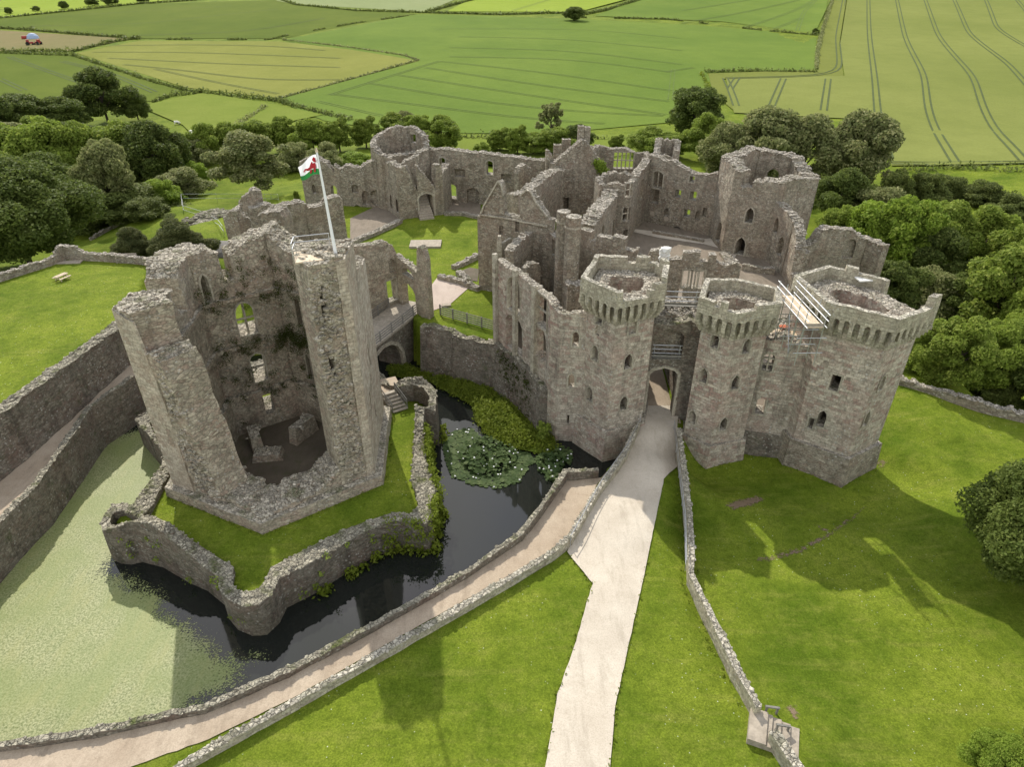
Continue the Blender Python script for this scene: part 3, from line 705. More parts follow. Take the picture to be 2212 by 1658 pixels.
def leaf_cluster(mb, c, r, n, size, rnd, flat=.5):
    for _ in range(n):
        d = Vector((rnd.gauss(0, 1), rnd.gauss(0, 1), rnd.gauss(0, 1)))
        if d.length < .01: continue
        d.normalize(); p = Vector(c) + Vector((d.x * r[0], d.y * r[1], abs(d.z) * r[2] if flat < .4 else d.z * r[2])) * rnd.uniform(.35, 1) 
        nrm = (d + Vector((rnd.uniform(-1, 1), rnd.uniform(-1, 1), rnd.uniform(-.3, 1))) * .8).normalized()
        s = nrm.orthogonal().normalized(); s = Matrix.Rotation(rnd.uniform(0, 6.28), 3, nrm) @ s; t = nrm.cross(s)
        a = size * rnd.uniform(.6, 1.3)
        mb.v += [tuple(p - s * a), tuple(p - t * a * .55), tuple(p + s * a), tuple(p + t * a * .55)]
        b = len(mb.v) - 4; mb.f.append([b, b + 1, b + 2, b + 3]); mb.uv.append([(0, 0), (1, 0), (1, 1), (0, 1)]); mb.mi.append(0)

# ------------------------------------------------------------------ the great tower (hexagonal ruin, two sides fallen)
GT = tag(empty('great_tower', (*tower_c, APRON)), 'tall hexagonal ruined tower standing inside the moat with two of its sides fallen open', 'tower')
A_, B_, C_, D_, E_, F_ = hexagon(tower_c, 9.1, 3.75)
lerp2 = lambda a, b, f: (a[0] + (b[0] - a[0]) * f, a[1] + (b[1] - a[1]) * f)
S1 = lerp2(A_, B_, .6); S2 = lerp2(C_, B_, .29)
gpath = [S1, A_, F_, E_, D_, C_, S2]
W1 = Wall(gpath, -2.0, (0, -2.6)); u = W1.U
uA, uF, uE, uD, uC, uL = u[1:]
gt_tops = [(0, .8), (.5, 2.4), (.9, 4.6), (1.3, 7.0), (1.75, 8.6), (1.9, 11.2), (2.3, 12.6), (3.2, 13.1), (3.9, 12.7), (3.95, 14.6), (4.0, 15.9), (uA, 16.1), (uA + 2.6, 16.0), (uA + 2.7, 14.5), (uA + 3.6, 13.5), (uA + 5.3, 13.3), (uA + 5.4, 15.9), (uA + 6.2, 16.4),
           (uF, 16.7), (uF + 2.0, 16.9), (uF + 3.2, 16.5), (uF + 3.4, 14.1), (uF + 4.5, 14.0), (uF + 4.6, 16.0), (uF + 6.2, 16.6), (uE - .9, 17.0), (uE + .4, 17.4), (uE + 1.6, 16.4), (uE + 2.6, 16.1), (uE + 4.5, 16.2), (uD - 2.2, 15.9), (uD - .6, 15.6),
           (uD + 1.2, 15.7), (uC - 4.4, 16.6), (uC - 4.2, 18.9), (uC, 19.2), (uL - .15, 19.1), (uL - .1, 12), (uL, 3), (uL, .9)]
fe = lambda f: uF + (uE - uF) * f
ed = lambda f: uE + (uD - uE) * f
af = lambda f: uA + (uF - uA) * f
gt_open = [
    dict(u=fe(.52), z=8.9, w=2.3, h=3.0, kind='round', frame='back', bars=(1, 1)), dict(u=fe(.54), z=4.2, w=1.8, h=2.8, kind='low', frame='back', bars=(0, 1)),
    dict(u=fe(.55), z=.9, w=1.5, h=2.2, kind='rect', frame='back'), dict(u=fe(.12), z=12.6, w=.95, h=2.4, kind='point', frame='back'),
    dict(u=ed(.33), z=9.2, w=.8, h=2.6, kind='rect'), dict(u=ed(.34), z=3.9, w=.7, h=2.5, kind='round', frame='back'), dict(u=ed(.62), z=3.9, w=.8, h=2.5, kind='round', frame='back'), dict(u=ed(.62), z=.3, w=1.2, h=1.9, kind='rect'),
    dict(u=af(.52), z=7.9, w=1.3, h=2.5, kind='low'), dict(u=af(.5), z=2.6, w=1.0, h=2.0, kind='rect'),
    dict(u=uD + 4.4, z=8.0, w=.5, h=2.0, kind='rect'), dict(u=uD + 4.7, z=3.0, w=.5, h=1.6, kind='rect'), dict(u=uD + 6.5, z=5.2, w=.4, h=1.6, kind='rect'),
    dict(u=uL - .8, z=14.6, w=.45, h=3.0, kind='rect'), dict(u=uL - .7, z=10.6, w=.4, h=1.5, kind='rect')]
W1.build('wall', M['tower'], gt_tops, gt_open, GT, rag=.22, stones=12, ssize=.22, bumpy=.12, seed=11, step=.5)
# smooth outer facing on the two standing flanks, rough core where it is torn off
for pth, tops_f, ops_f in (([lerp2(A_, B_, .24), A_, lerp2(A_, F_, .995)], [(0, 9), (.25, 12.6), (.5, 15.4), (2.2, 16.0), (4.8, 15.9), (4.9, 14.4), (5.8, 13.4), (7.5, 13.2), (7.7, 15.6), (11.2, 16.6)], [(.5 * 9.1 + 2.2, 2.6, 1.0, 2.0), (.52 * 9.1 + 2.2, 7.9, 1.3, 2.5)]),
                            ([lerp2(D_, C_, .005), C_, lerp2(C_, B_, .07)], [(0, 15.5), (1.2, 15.6), (4.7, 16.5), (4.9, 18.8), (9.0, 19.1), (9.6, 19.0)], [(4.4, 8, .5, 2), (4.7, 3, .5, 1.6), (6.5, 5.2, .4, 1.6)])):
    Wf = Wall(pth, -1.9, (.1, -.04)); Wf.build('facing', M['facing'], tops_f, [dict(u=a, z=b, w=c, h=d) for a, b, c, d in ops_f], GT, rag=.12, stones=0, seed=15, bumpy=.03)
rnd = random.Random(19)
for (a, b, zt_, n_) in ((lerp2(A_, B_, .27), lerp2(A_, B_, .55), 12.0, 380), (lerp2(C_, B_, .09), lerp2(C_, B_, .285), 18.6, 380)):
    cm_ = MB()
    for _ in range(n_):
        f, g = rnd.random(), rnd.random(); z = g * zt_
        if a[0] < tower_c[0] and f > 1 - .75 * (z / zt_) ** 1.3: continue
        p = lerp2(a, b, f); vs, fs = pebble(rnd); r = rnd.uniform(.13, .3); R = Matrix.Rotation(rnd.uniform(0, 6.28), 3, 'Z')
        dirn = Vector((p[0] - tower_c[0], p[1] - tower_c[1])).normalized()
        nv_ = Vector((b[1] - a[1], a[0] - b[0])).normalized(); nv_ = nv_ if nv_.dot(dirn) > 0 else -nv_
        pts_ = [R @ Vector((v.x * r * 1.3, v.y * r, v.z * r * .7)) + Vector((p[0] - nv_.x * .02, p[1] - nv_.y * .02, z)) for v in vs]
        cm_.add(pts_, fs)
    cm_.build('broken_core', M['tower'], GT)
# recess on the right inner face, lower lining, string ledges
WL = Wall(gpath[1:6], -2.0, (-2.6, -3.05))
WL.build('inner_lining', M['tower'], [(0, 2.5), (2, 3.0), (5, 3.4), (9.1, 3.6), (14, 3.4), (18.2, 3.5), (24, 3.3), (27, 3.0), (31, 2.6), (36, 2.2)], [dict(u=9.1 + 9.1 * .55, z=.9, w=1.3, h=2.1), dict(u=18.2 + 9.1 * .62, z=.3, w=1.0, h=1.8)], GT, stones=6, seed=12, bumpy=.1)
for i, (z, h) in enumerate(((7.9, .35), (12.3, .3))):
    WW = Wall(gpath[1:6], z, (-2.6, -2.95)); WW.build('ledge', M['tower'], [(0, z + h), (36.4, z + h)], [], GT, rag=.06, stones=5, ssize=.12, seed=20 + i, bumpy=.08)
# broken foot of the fallen sides
WB = Wall([lerp2(A_, B_, .5), B_, lerp2(C_, B_, .2)], -2.0, (0, 3.0))
WB.build('rubble_foot', M['tower'], [(0, 1.5), (1.2, .9), (4.5, .7), (6, .9), (9, 1.0), (10.9, 2.0)], [], GT, rag=.25, stones=22, ssize=.26, bumpy=.2, seed=13, step=.45)
WP = Wall(hexagon(tower_c, 9.85, 3.75), -2.0, (0, 1.0), closed=True)
WP.build('plinth', M['tower'], .55, [], GT, rag=.03, stones=4, ssize=.16, seed=14, batter=.08)
# hearth blocks on the tower floor
for x, y, sx, sy, sz, r in ((-22.6, 47.3, 1.0, 2.6, 1.5, .5), (-18.7, 48.6, .9, 2.8, 1.7, -.5), (-21.0, 45.6, 2.6, 1.4, .7, .15)):
    hb = MB(); hb.box((x, y, APRON + sz / 2), (sx, sy, sz), r, taper=.85)
    add_stones(hb, [((x - sx * .4, y - sy * .4, APRON + sz), (x + sx * .4, y - sy * .4, APRON + sz), (x + sx * .4, y + sy * .4, APRON + sz), (x - sx * .4, y + sy * .4, APRON + sz))], 10, .2, 5)
    hb.build('hearth', M['tower'], GT)
# turret platform with a timber deck, railing
td = MB()
ctp = lerp2(C_, tower_c, .14)
td.box((ctp[0] - .9, ctp[1] - .1, 19.08), (2.6, 2.0, .12), .3)
td.build('turret_deck', M['board'], GT)
tr = MB()
for a, b in (((ctp[0] - 2.4, ctp[1] + .8), (ctp[0] - .2, ctp[1] + 1.5)), ((ctp[0] - 2.4, ctp[1] + .8), (ctp[0] - 2.2, ctp[1] - .6))):
    for z in (19.7, 20.1): tr.tube((*a, z), (*b, z), .035)
    for p in (a, b): tr.tube((*p, 19.0), (*p, 20.1), .035)
tr.build('turret_railing', M['steel'], GT)

# flag and pole
fb = (ctp[0] + .5, ctp[1] + .1)
zt = z_at((685, 328), fb[1])
FP = tag(empty('flagpole', (*fb, 19.0)), 'tall white flagpole on top of the great hexagonal tower', 'flagpole')
m = MB(); tipx = fb[0] - .25; m.tube((*fb, 18.6), (tipx, fb[1], zt), .12, 10, .06); m.build('pole', M['white'], FP)
m = MB(); m.tube((tipx, fb[1], zt), (tipx, fb[1], zt + .25), .1, 8, .03); m.build('finial', M['board'], FP)
k = NT('flag_cloth'); uvn = k.n('SeparateXYZ', {0: k.n('UVMap').outputs[0]})
col = k.mix(k.math('GREATER_THAN', uvn.outputs[1], .3), (.03, .20, .05), (.85, .85, .86))
M['flag'] = k.done(col, .7, trans=col); 
fm = MB(); nu, nv = 12, 8; hoist = Vector((tipx, fb[1], zt - .15)); 
def flagp(a, b):   # a along the fly, b up the hoist; hanging slack, blown to the left
    p = hoist + Vector((-.03 - 1.2 * a - .05 * b, -.25 * a + .2 * math.sin(a * 7 + b * 2) * a, -1.25 * (1 - b) * (1 - .35 * a) - .75 * a ** 1.2 + .06 * math.sin(a * 6)))
    return p
for i in range(nu):
    for j in range(nv):
        q = [(i / nu, j / nv), ((i + 1) / nu, j / nv), ((i + 1) / nu, (j + 1) / nv), (i / nu, (j + 1) / nv)]
        fm.face([flagp(*p) for p in q], q)
fl = fm.build('flag', M['flag'], smooth=True)
tag(fl, 'white and green flag with a red dragon, drooping from the pole', 'flag')
dm = MB()   # the red dragon, sewn on both faces
drg = [[(.10, .34), (.18, .30), (.30, .36), (.42, .34), (.55, .42), (.52, .52), (.40, .50), (.34, .60), (.26, .72), (.22, .58), (.12, .62), (.08, .5)], [(.04, .62), (.16, .64), (.22, .78), (.14, .90), (.06, .84)], [(.30, .30), (.36, .14), (.44, .12), (.42, .32)], [(.12, .28), (.16, .12), (.24, .12), (.22, .32)], [(.5, .44), (.62, .52), (.7, .44), (.74, .54), (.62, .62), (.5, .52)]]
for s in (-1, 1):
    for poly in drg:
        vo, fo = tri(poly, [], .06, seed=2)
        dm.add([tuple(flagp(*p) + Vector((.02 * s, .045 * s, .0))) for p in vo], [list(f) for f in fo])
dm.build('dragon_emblem', plain('emblem_red', (.45, .03, .04), .7, .08), fl, fix=False)

# apron wall round the island
def iso_top(p):
    d1 = math.hypot(p[0] + 26.5, p[1] - 33.8) ; d2 = math.hypot(p[0] + 8.3, p[1] - 53)
    return .12 + 1.8 * max(0, 1 - max(0, d1 - 1.5) / 3) + 1.3 * max(0, 1 - max(0, d2 - 2.6) / 3.0) + (.5 if p[1] > 55 else 0)
AW = ring_wall('apron_wall', iso_out, iso_in, iso_top, -4.6, -1.2, M['dark'], seed=31, stones=16, ssize=.17, rag=.14, batter=.12)
tag(AW, 'low bastioned stone wall rising from the water round the great tower', 'wall')

# ------------------------------------------------------------------ machicolated towers of the gatehouse
def inset(poly, d):
    w = Wall(poly, 0, (0, 1), closed=True); return [tuple(w.p[i] + w.m[i] * d) for i in range(len(poly))]
def corbelled(thing, par, zb, zwalk, ztop, opens, tops, over=.6, th=1.3, mat='ashlar', pitch=.8, hgap=.8, plinth=(-4, .4), floor=-3.5, seed=3, pmat=None):
    """tower on any convex outline: par = outer edge of the parapet, counter-clockwise"""
    hp, ho = inset(par, over), par; N = len(par)
    body = Wall(hp, zb, (0, th), closed=True)
    body.build('wall', M[mat], zwalk, opens(body), thing, rag=.05, stones=14, ssize=.22, bumpy=.04, seed=seed, step=.6)
    zpar = zwalk - hgap
    P = Wall(ho, zpar, (0, .45), closed=True)
    holes = []; cb = MB()
    for i in range(N):
        a, b, ao, bo = Vector(hp[i]), Vector(hp[(i + 1) % N]), Vector(ho[i]), Vector(ho[(i + 1) % N])
        Lo = (bo - ao).length; nper = max(2, round(Lo / pitch))
        for j in range(nper):
            f = (j + .5) / nper
            holes.append(dict(u=P.U[i] + Lo * f, z=zpar - .3, w=Lo / nper * .56, h=.95, kind='round'))
        for j in range(nper + 1):
            f = j / nper; p = a.lerp(b, f); po = ao.lerp(bo, f); w = .30
            for s, (d, z, h) in enumerate(((1.0, zpar - .12, .3), (.76, zpar - .40, .28), (.52, zpar - .67, .28), (.28, zpar - .94, .28))):
                q = p.lerp(po, d / 2 + .02); ln = (po - p).length * d + .04
                dr = (po - p); cb.box((q.x, q.y, z), (ln, w - .004 * s, h - .01), math.atan2(dr.y, dr.x))
    for i in range(N):
        a, b = Vector(hp[i]), Vector(hp[(i + 1) % N]); d = (b - a).normalized(); q = (a + b) / 2; cb.box((q.x, q.y, zpar - 1.12), ((b - a).length + .06, .1, .12), math.atan2(d.y, d.x))
        cb.box((q.x, q.y, zpar - .5), ((b - a).length + .02, .05, 1.3), math.atan2(d.y, d.x))
    P.build('parapet', M['parapet'], tops(P, ztop), holes, thing, rag=.05, stones=0, bumpy=.03, seed=seed + 1, step=.7)
    cb.build('corbels', M['parapet'], thing)
    if plinth:
        Q = Wall(inset(hp, -.3), plinth[0], (0, .5), closed=True)
        Q.build('plinth', M[pmat or mat], plinth[1], [], thing, rag=.03, stones=0, bumpy=.04, seed=seed + 2, batter=.06)
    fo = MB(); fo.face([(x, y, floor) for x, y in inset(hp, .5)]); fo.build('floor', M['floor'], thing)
    return body, P

gLp = [(5.6, 50.9), (8.2, 47.8), (12.3, 49.5), (13.3, 53.2), (12.7, 55.2), (7.3, 56.0)]; gLc = (9.8, 52)
GL = tag(empty('gate_tower', (*gLc, 0)), 'tallest stone gate tower left of the arched gateway, its parapet stepped and broken', 'tower', 'twin towers flanking the gateway')
def gl_op(w):
    o = []
    for q, s in ((L4(1667, 555), 0), (L4(1640, 790), 0), (L4(1605, 1055), 0), (L4(1885, 615), 1), (L4(1855, 845), 1), (L4(1825, 1115), 1)):
        o.append(w.op(q, .78, 1.5, 'point', seg=s, frame=True, fw=.12))
    o.append(w.op(L4(1515, 1365), .25, .8, 'rect', seg=0)); o.append(w.op(L4(1655, 645), .5, .9, 'point', seg=0, blind=.2))
    o[3]['blind'] = .3
    return o
def gl_tops(P, z):
    U = P.U
    return [(0, z), (U[1], z), (U[1] + .5, z + .0), (U[1] + .55, z - .8), (U[1] + 3.0, z - .9), (U[1] + 3.05, z - .35), (U[1] + 3.5, z - .35), (U[1] + 3.55, z + .1), (U[2], z + .1), (U[2] + .02, z + .5), (U[3] - 1.2, z + .6), (U[3] - 1.15, z - .1), (U[3], z - .1),
            (U[3] + .02, z + .4), (U[3] + 1.0, z + .4), (U[3] + 1.05, z - .4), (U[4], z - .4), (U[4] + .6, z - .4), (U[4] + .62, z + .1), (U[4] + 1.8, z + .1), (U[4] + 1.82, z - .5), (U[4] + 2.6, z - .5), (U[4] + 2.62, z), (U[5], z), (U[5] + .7, z), (U[5] + .75, z - .2), (U[5] + 3.5, z - .1), (U[6], z)]
corbelled(GL, gLp, -6, 12.9, 14.1, gl_op, gl_tops, seed=41, floor=10.2)
gRp = [(14.9, 49.0), (17.4, 46.8), (21.2, 47.9), (22.1, 50.8), (19.4, 53.0), (16.4, 52.9)]; gRc = (18.5, 50)
GR = tag(empty('gate_tower', (*gRc, 0)), 'gate tower right of the gateway with an even parapet round a rubble walltop', 'tower', 'twin towers flanking the gateway')
def gr_op(w):
    return [w.op(q, .72, 1.4, 'point', seg=s, frame=True, fw=.11) for q, s in ((L5(210, 710), 0), (L5(137, 935), 0), (L5(65, 1205), 0), (L5(415, 745), 1), (L5(342, 980), 1), (L5(265, 1250), 1))]
def gr_tops(P, z):
    U = P.U
    return [(0, z + .1), (1.3, z + .1), (1.32, z - .25), (1.9, z - .25), (1.95, z + .35), (2.5, z + .35), (2.55, z - .3), (U[1], z - .25), (U[1] + 1.7, z - .2), (U[1] + 1.75, z + .15), (U[2], z + .15), (U[3], z + .1), (U[4], z), (U[5], z + .1), (U[6], z + .1)]
corbelled(GR, gRp, -6, 12.1, 13.05, gr_op, gr_tops, seed=45, over=.58, floor=9.6, th=1.2, plinth=(-4, -.4))
cTp = [(23.4, 52), (24.1, 46.9), (28.3, 43.8), (32.5, 46.3), (30.8, 51.4), (27.2, 54.2)]; cTc = (27.9, 49)
CT = tag(empty('corner_tower', (*cTc, 0)), 'broad six-sided stone tower at the right end of the gatehouse, one parapet side broken away', 'tower')
def ct_op(w):
    o = [w.op(q, a * 1.15, b * 1.1, k, seg=s, frame=True, fw=.12) for q, a, b, k, s in ((L5(985, 985), .65, 1.35, 'rect', 1), (L5(900, 1215), .6, 1.5, 'point', 1), (L5(830, 1245), .4, 1.0, 'rect', 1), (L5(1290, 985), .5, 1.3, 'point', 2), (L5(1190, 1215), .5, 1.3, 'point', 2))]
    o[3]['blind'] = o[4]['blind'] = .3
    return o
def ct_tops(P, z):
    U = P.U
    return [(0, z), (U[1], z), (U[2], z), (U[2] + 3.0, z - .1), (U[3] - .9, z), (U[3] - .85, z + .8), (U[3] - .1, z + .9), (U[3], z), (U[3] + .8, z - .5), (U[3] + .9, z - 1.5), (U[4] - .6, z - 1.5), (U[4] - .5, z), (U[5] - 2.5, z), (U[5] - 2.4, z + .4), (U[5] - 1.4, z + .4), (U[5] - 1.35, z), (U[5], z), (U[6], z)]
corbelled(CT, cTp, -6, 12.8, 13.8, ct_op, ct_tops, th=1.7, seed=49, plinth=(-6, .5), pmat='rubble', over=.62, floor=9.6)

# curtain between the right gate tower and the corner tower
cw_ = [(20.4, 49.6), (24.9, 48.3)]
w = Wall(cw_, -6, (0, 1.5))
ob = w.build('curtain_wall', M['ashlar'], w.px([L5(530, 700), L5(620, 705), L5(720, 730), L5(840, 750)]), [w.op(L5(555, 850), .9, 1.7, 'low', frame=True, bars=(1, 2)), w.op(L5(505, 1135), .8, 1.7, 'low', frame=True)], rag=.2, seed=55)
tag(ob, 'stretch of stained curtain wall between the right gate tower and the corner tower', 'wall')
w3_ = Wall(cw_, 8.4, (1.52, 5.0)); w3_.build('broken_floor', M['rubble'], 8.9, [], ob, rag=.3, stones=12, seed=57); w2 = Wall(cw_, -6, (-.35, 0)); w2.build('plinth', M['dark'], -.2, [], ob, rag=.04, stones=0, seed=56, batter=.06)

# gateway
h2 = [(6.9, 50.3)]
gA, gB = (11.4, 51.3), (16.3, 51.05)
w = Wall([gA, gB], -3, (0, 1.2))
GW = w.build('gateway', M['dark'], [(0, 9.9), (.8, 9.6), (2.6, 9.6), (4.9, 10)], [dict(u=2.2, z=-3.2, w=2.5, h=8.5, kind='low', frame=True, fw=.25), dict(u=2.2, z=6.1, w=2.6, h=3.1, kind='low')], rag=.2, seed=58)  # darker moat stone puts the shade between the towers into the wall colour
tag(GW, 'arched stone gateway recessed between the two gate towers', 'gateway')
for s, (x0, x1) in enumerate(((11.85, 11.8), (15.3, 15.4))):
    ww = Wall([(x0, 52.4), (x1, 62.0)], -2, (0, .8 if s == 0 else -.8)); ww.build('passage_wall', M['dark'], 5.4, [], GW, stones=5, seed=60 + s)  # same dark stone, passage shade carried by the colour
vm = MB()    # vault over the passage
for i in range(8):
    a0, a1 = math.pi * i / 8, math.pi * (i + 1) / 8
    def vp(a, y): return (13.55 - 1.6 * math.cos(a), y, 3.9 + 1.5 * math.sin(a))
    vm.face([vp(a0, 52.4), vp(a1, 52.4), vp(a1, 57.5), vp(a0, 57.5)], [(a0, 0), (a1, 0), (a1, 6), (a0, 6)])
vm.face([(11.7, 52.5, 5.6), (16.0, 52.5, 5.6), (16.0, 57.5, 5.6), (11.7, 57.5, 5.6)])
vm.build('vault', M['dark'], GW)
vs_ = sheet('passage_paving', [(11.5, 50.4), (15.6, 50.4), (15.6, 62.1), (11.5, 62.1)], M['track'], dz=.05); 
# guard rails across the gateway
def rails(name, a, b, zs, label, posts=2, lean=.5):
    t = tag(empty(name, (a[0], a[1], zs[0])), label, 'railing', 'scaffold rails across the gateway')
    m = MB()
    for z in zs: m.tube((*a, z), (*b, z), .04)
    m.build('rail', M['steel'], t)
    for i in range(posts):
        f = (i + .5) / posts; p = lerp2(a, b, .12 + .76 * i / max(1, posts - 1)); pm = MB(); pm.tube((*p, zs[0] - .6), (*p, zs[-1] + .05), .045); pm.tube((p[0], p[1], zs[-1]), (p[0], p[1] + lean, zs[0] - .5), .035); pm.build('post', M['steel'], t)
    pm = MB(); pm.bar((*a, zs[0] - .45), (*b, zs[0] - .45), .3, .06); pm.bar((a[0], a[1] - .25, zs[0] - .15), (b[0], b[1] - .25, zs[0] - .15), .04, .2); pm.build('toe_board', M['grey_wood'], t)
rails('guard_railing', (12.2, 51.6), (15.1, 51.4), (6.6, 7.0, 7.4), 'lower steel guard railing in the dark opening above the gateway arch')
rails('guard_railing', (12.6, 53.9), (16.6, 53.6), (10.6, 11.0, 11.5), 'upper steel guard railing at walltop level between the two gate towers')
# floor slab above the passage behind the gateway, rubble covered
w = Wall([(12.1, 52.6), (16.4, 52.4)], 5.62, (0, 3.4)); ob = w.build('broken_floor', M['rubble'], [(0, 9.8), (4.3, 9.9)], [], GW, rag=.3, stones=14, ssize=.2, seed=63)

# ------------------------------------------------------------------ closet range left of the gate with tall ruined windows
pA, pB, pC = at_z(L4(1010, 725), COURT_L), at_z(L4(1130, 810), COURT_L), at_z(L4(1310, 970), COURT_L)
cpath = [pA, pB, pC, (pC[0] + .3, pC[1] - 1.4), (pC[0] + 1.1, pC[1] - 2.3), (6.4, 51.0)]
w = Wall(cpath, -6, (0, .8))
tp = w.px([L4(975, 170), L4(1010, 190), L4(1060, 225), L4(1135, 280)], seg=0) + w.px([L4(1150, 290), L4(1200, 330), L4(1260, 385), L4(1330, 430)], seg=1)
zt_ = tp[-1][1]
tp = [p for p in tp if p[0] < w.U[2] - .1] + [(w.U[2], zt_ - .1), (w.U[3], zt_ - .2), (w.U[4] - .3, zt_ - .6), (w.U[5], zt_ - .3)]
op = [dict(w.op(L4(1116, 415), 2.2, 3.6, 'round', seg=0), frame=True), dict(w.op(L4(1118, 665), 2.9, 3.9, 'low', seg=0)),
      dict(w.op(L4(1296, 520), 2.0, 3.1, 'rect', seg=1), frame=True, bars=(0, 1)), dict(w.op(L4(1292, 750), 2.2, 3.3, 'rag', seg=1)),
      w.op(L4(1515, 700), .6, 1.5, 'point', seg=4, frame=True), w.op(L4(1487, 970), .6, 1.5, 'point', seg=4, frame=True), w.op(L4(1465, 1220), .2, .9, 'rect', seg=4)]
CR = w.build('closet_range', M['ashlar'], tp, op, rag=.16, stones=12, bumpy=.06, seed=65)
tag(CR, 'pale roofless range with tall gaping windows left of the tallest gate tower', 'ruined building')
for q in (L4(985, 165), L4(1135, 280), L4(1262, 385)):
    pm = MB(); uu, zz = w.at(q); p = w.xy(uu, -.18); pm.box((p.x, p.y, (zz + COURT_L) / 2 + .2), (.42, .42, zz - COURT_L + .5), .7); pm.build('pilaster', M['frame'], CR)
# plinth batter and moat wall under it
w = Wall([(-9.8, 63.8), (-6.2, 62.3), (pA[0] - .2, pA[1] - .5), (pB[0] - .25, pB[1] - .4), (pC[0] - .35, pC[1] - .3), (cpath[3][0] - .4, cpath[3][1])], -6, (0, .9))
ob = w.build('moat_wall', M['dark'], [(0, 2.9), (2, 3.0), (3.9, 2.8), (5, 2.4), (9, 2.7), (14, 2.6), (30, 2.3)], [], rag=.18, stones=12, bumpy=.12, seed=67, batter=.13)
tag(ob, 'dark stained retaining wall dropping to the moat below the wooden rail fence', 'wall')
for q in (L4(775, 690), L4(690, 640)):
    pass
# cross chunk and inner walls behind the closet range
def simple_wall(name, path, z0, tops, label, cat='wall', t=1.1, mat='rubble', opens=(), group=None, rag=.2, stones=9, ssize=.2, seed=1, parent=None, bumpy=.09, seg=None, **kw):
    w = Wall(path, z0, (0, t))
    tl = []
    for q in tops: tl.append(w.at(q[1:], seg=seg) if q[0] == 'p' else q)
    ol = []
    for o in opens:
        if 'q' in o: q = o['q']; d = {k: v for k, v in o.items() if k not in ('q', 'sg')}; ol.append(w.op(q, d.pop('w'), d.pop('h'), d.pop('kind', 'rect'), seg=o.get('sg', seg), **d))
        else: ol.append(o)
    ob = w.build(name, M[mat], tl, ol, parent, rag=rag, stones=stones, ssize=ssize, seed=seed, bumpy=bumpy, **kw)
    if label: tag(ob, label, cat, group)
    return w, ob
PX = lambda L, *qs: [('p', *L(*q)) for q in qs]
za = 10.5
p1, p2, p3, p4, p5 = (at_z(K2(*q), za) for q in ((445, 1165), (520, 1080), (625, 1005), (740, 1010), (935, 1185)))
w, ob = simple_wall('range_back_wall', [p1, p2, p3, p4, p5], COURT_R - .5, [(0, 10.4)] + PX(K2, (480, 1120), (600, 1015), (640, 985), (740, 1005), (830, 1070), (930, 1170)), 'curved dark inner wall of the roofless closet range', t=.9, opens=[dict(q=K2(700, 1130), w=1.0, h=2.2), dict(q=K2(830, 1470), w=1.3, h=1.8, kind='low'), dict(q=K2(790, 1140), w=.7, h=1.8)], seed=70)
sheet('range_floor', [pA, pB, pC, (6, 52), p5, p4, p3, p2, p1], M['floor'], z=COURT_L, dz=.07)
simple_wall('range_end_wall', [(pA[0] + .3, pA[1] + 1.0), (p1[0], p1[1] - .2)], COURT_R, [(0, 8.4), (2, 9.0), (5, 8.6)], 'low end wall closing the left end of the closet range', t=-.7, seed=69)
q1, q2 = at_z(K2(555, 1440), 7.5), at_z(K2(680, 1400), 7.5)
simple_wall('cross_wall', [q1, q2], COURT_R, PX(K2, (552, 1330), (600, 1285), (650, 1272), (680, 1300)), 'short broken stub of cross wall inside the closet range', t=.8, seed=71)
simple_wall('cross_wall', [at_z(K2(915, 1500), 8.5), at_z(K2(1050, 1490), 8.5)], COURT_R, PX(K2, (915, 1480), (940, 1455), (1045, 1465)), 'square stub of dark masonry behind the tallest gate tower', t=1.3, seed=72)
simple_wall('window_remnant', [at_z(K2(300, 1190), 9), at_z(K2(345, 1190), 9)], COURT_R, PX(K2, (300, 1120), (312, 1045), (338, 1045), (345, 1100)), 'slim jamb of a vanished window beside the closet range', 'wall', t=.5, mat='frame', seed=73, stones=0, rag=.03)
simple_wall('window_remnant', [at_z(K2(345, 1170), 9), at_z(K2(435, 1140), 9)], COURT_R, PX(K2, (345, 1110), (430, 1062)), 'thin panel of wall with a sloping top beside the slim jamb', 'wall', t=.4, mat='frame', seed=74, stones=0, rag=.03)
# octagonal chimneys
def chimney(q_top, zt, z0, r, label, grp):
    x, y = at_z(q_top, zt); w = Wall([(x + r * math.cos(a), y + r * math.sin(a)) for a in np.arange(8) * math.pi / 4 + .2], z0, (0, r * .9), closed=True)
    ob = w.build('chimney', M['rubble'], zt, [], rag=.05, stones=3, ssize=.12, bumpy=.03, seed=int(x * 7) % 90, step=.7); tag(ob, label, 'chimney', grp)
    cm = Wall([(x + (r + .06) * math.cos(a), y + (r + .06) * math.sin(a)) for a in np.arange(8) * math.pi / 4 + .4], zt - 1.1, (0, .3), closed=True); cm.build('moulding', M['frame'], zt - .95, [], ob, rag=.01, stones=0, step=.8)
chimney(K2(880, 825), 15.2, COURT_R, .72, 'left of the two tall octagonal stone chimneys behind the gate towers', 'octagonal chimneys')
chimney(K2(965, 870), 15.2, COURT_R, .82, 'right of the two tall octagonal stone chimneys behind the gate towers', 'octagonal chimneys')
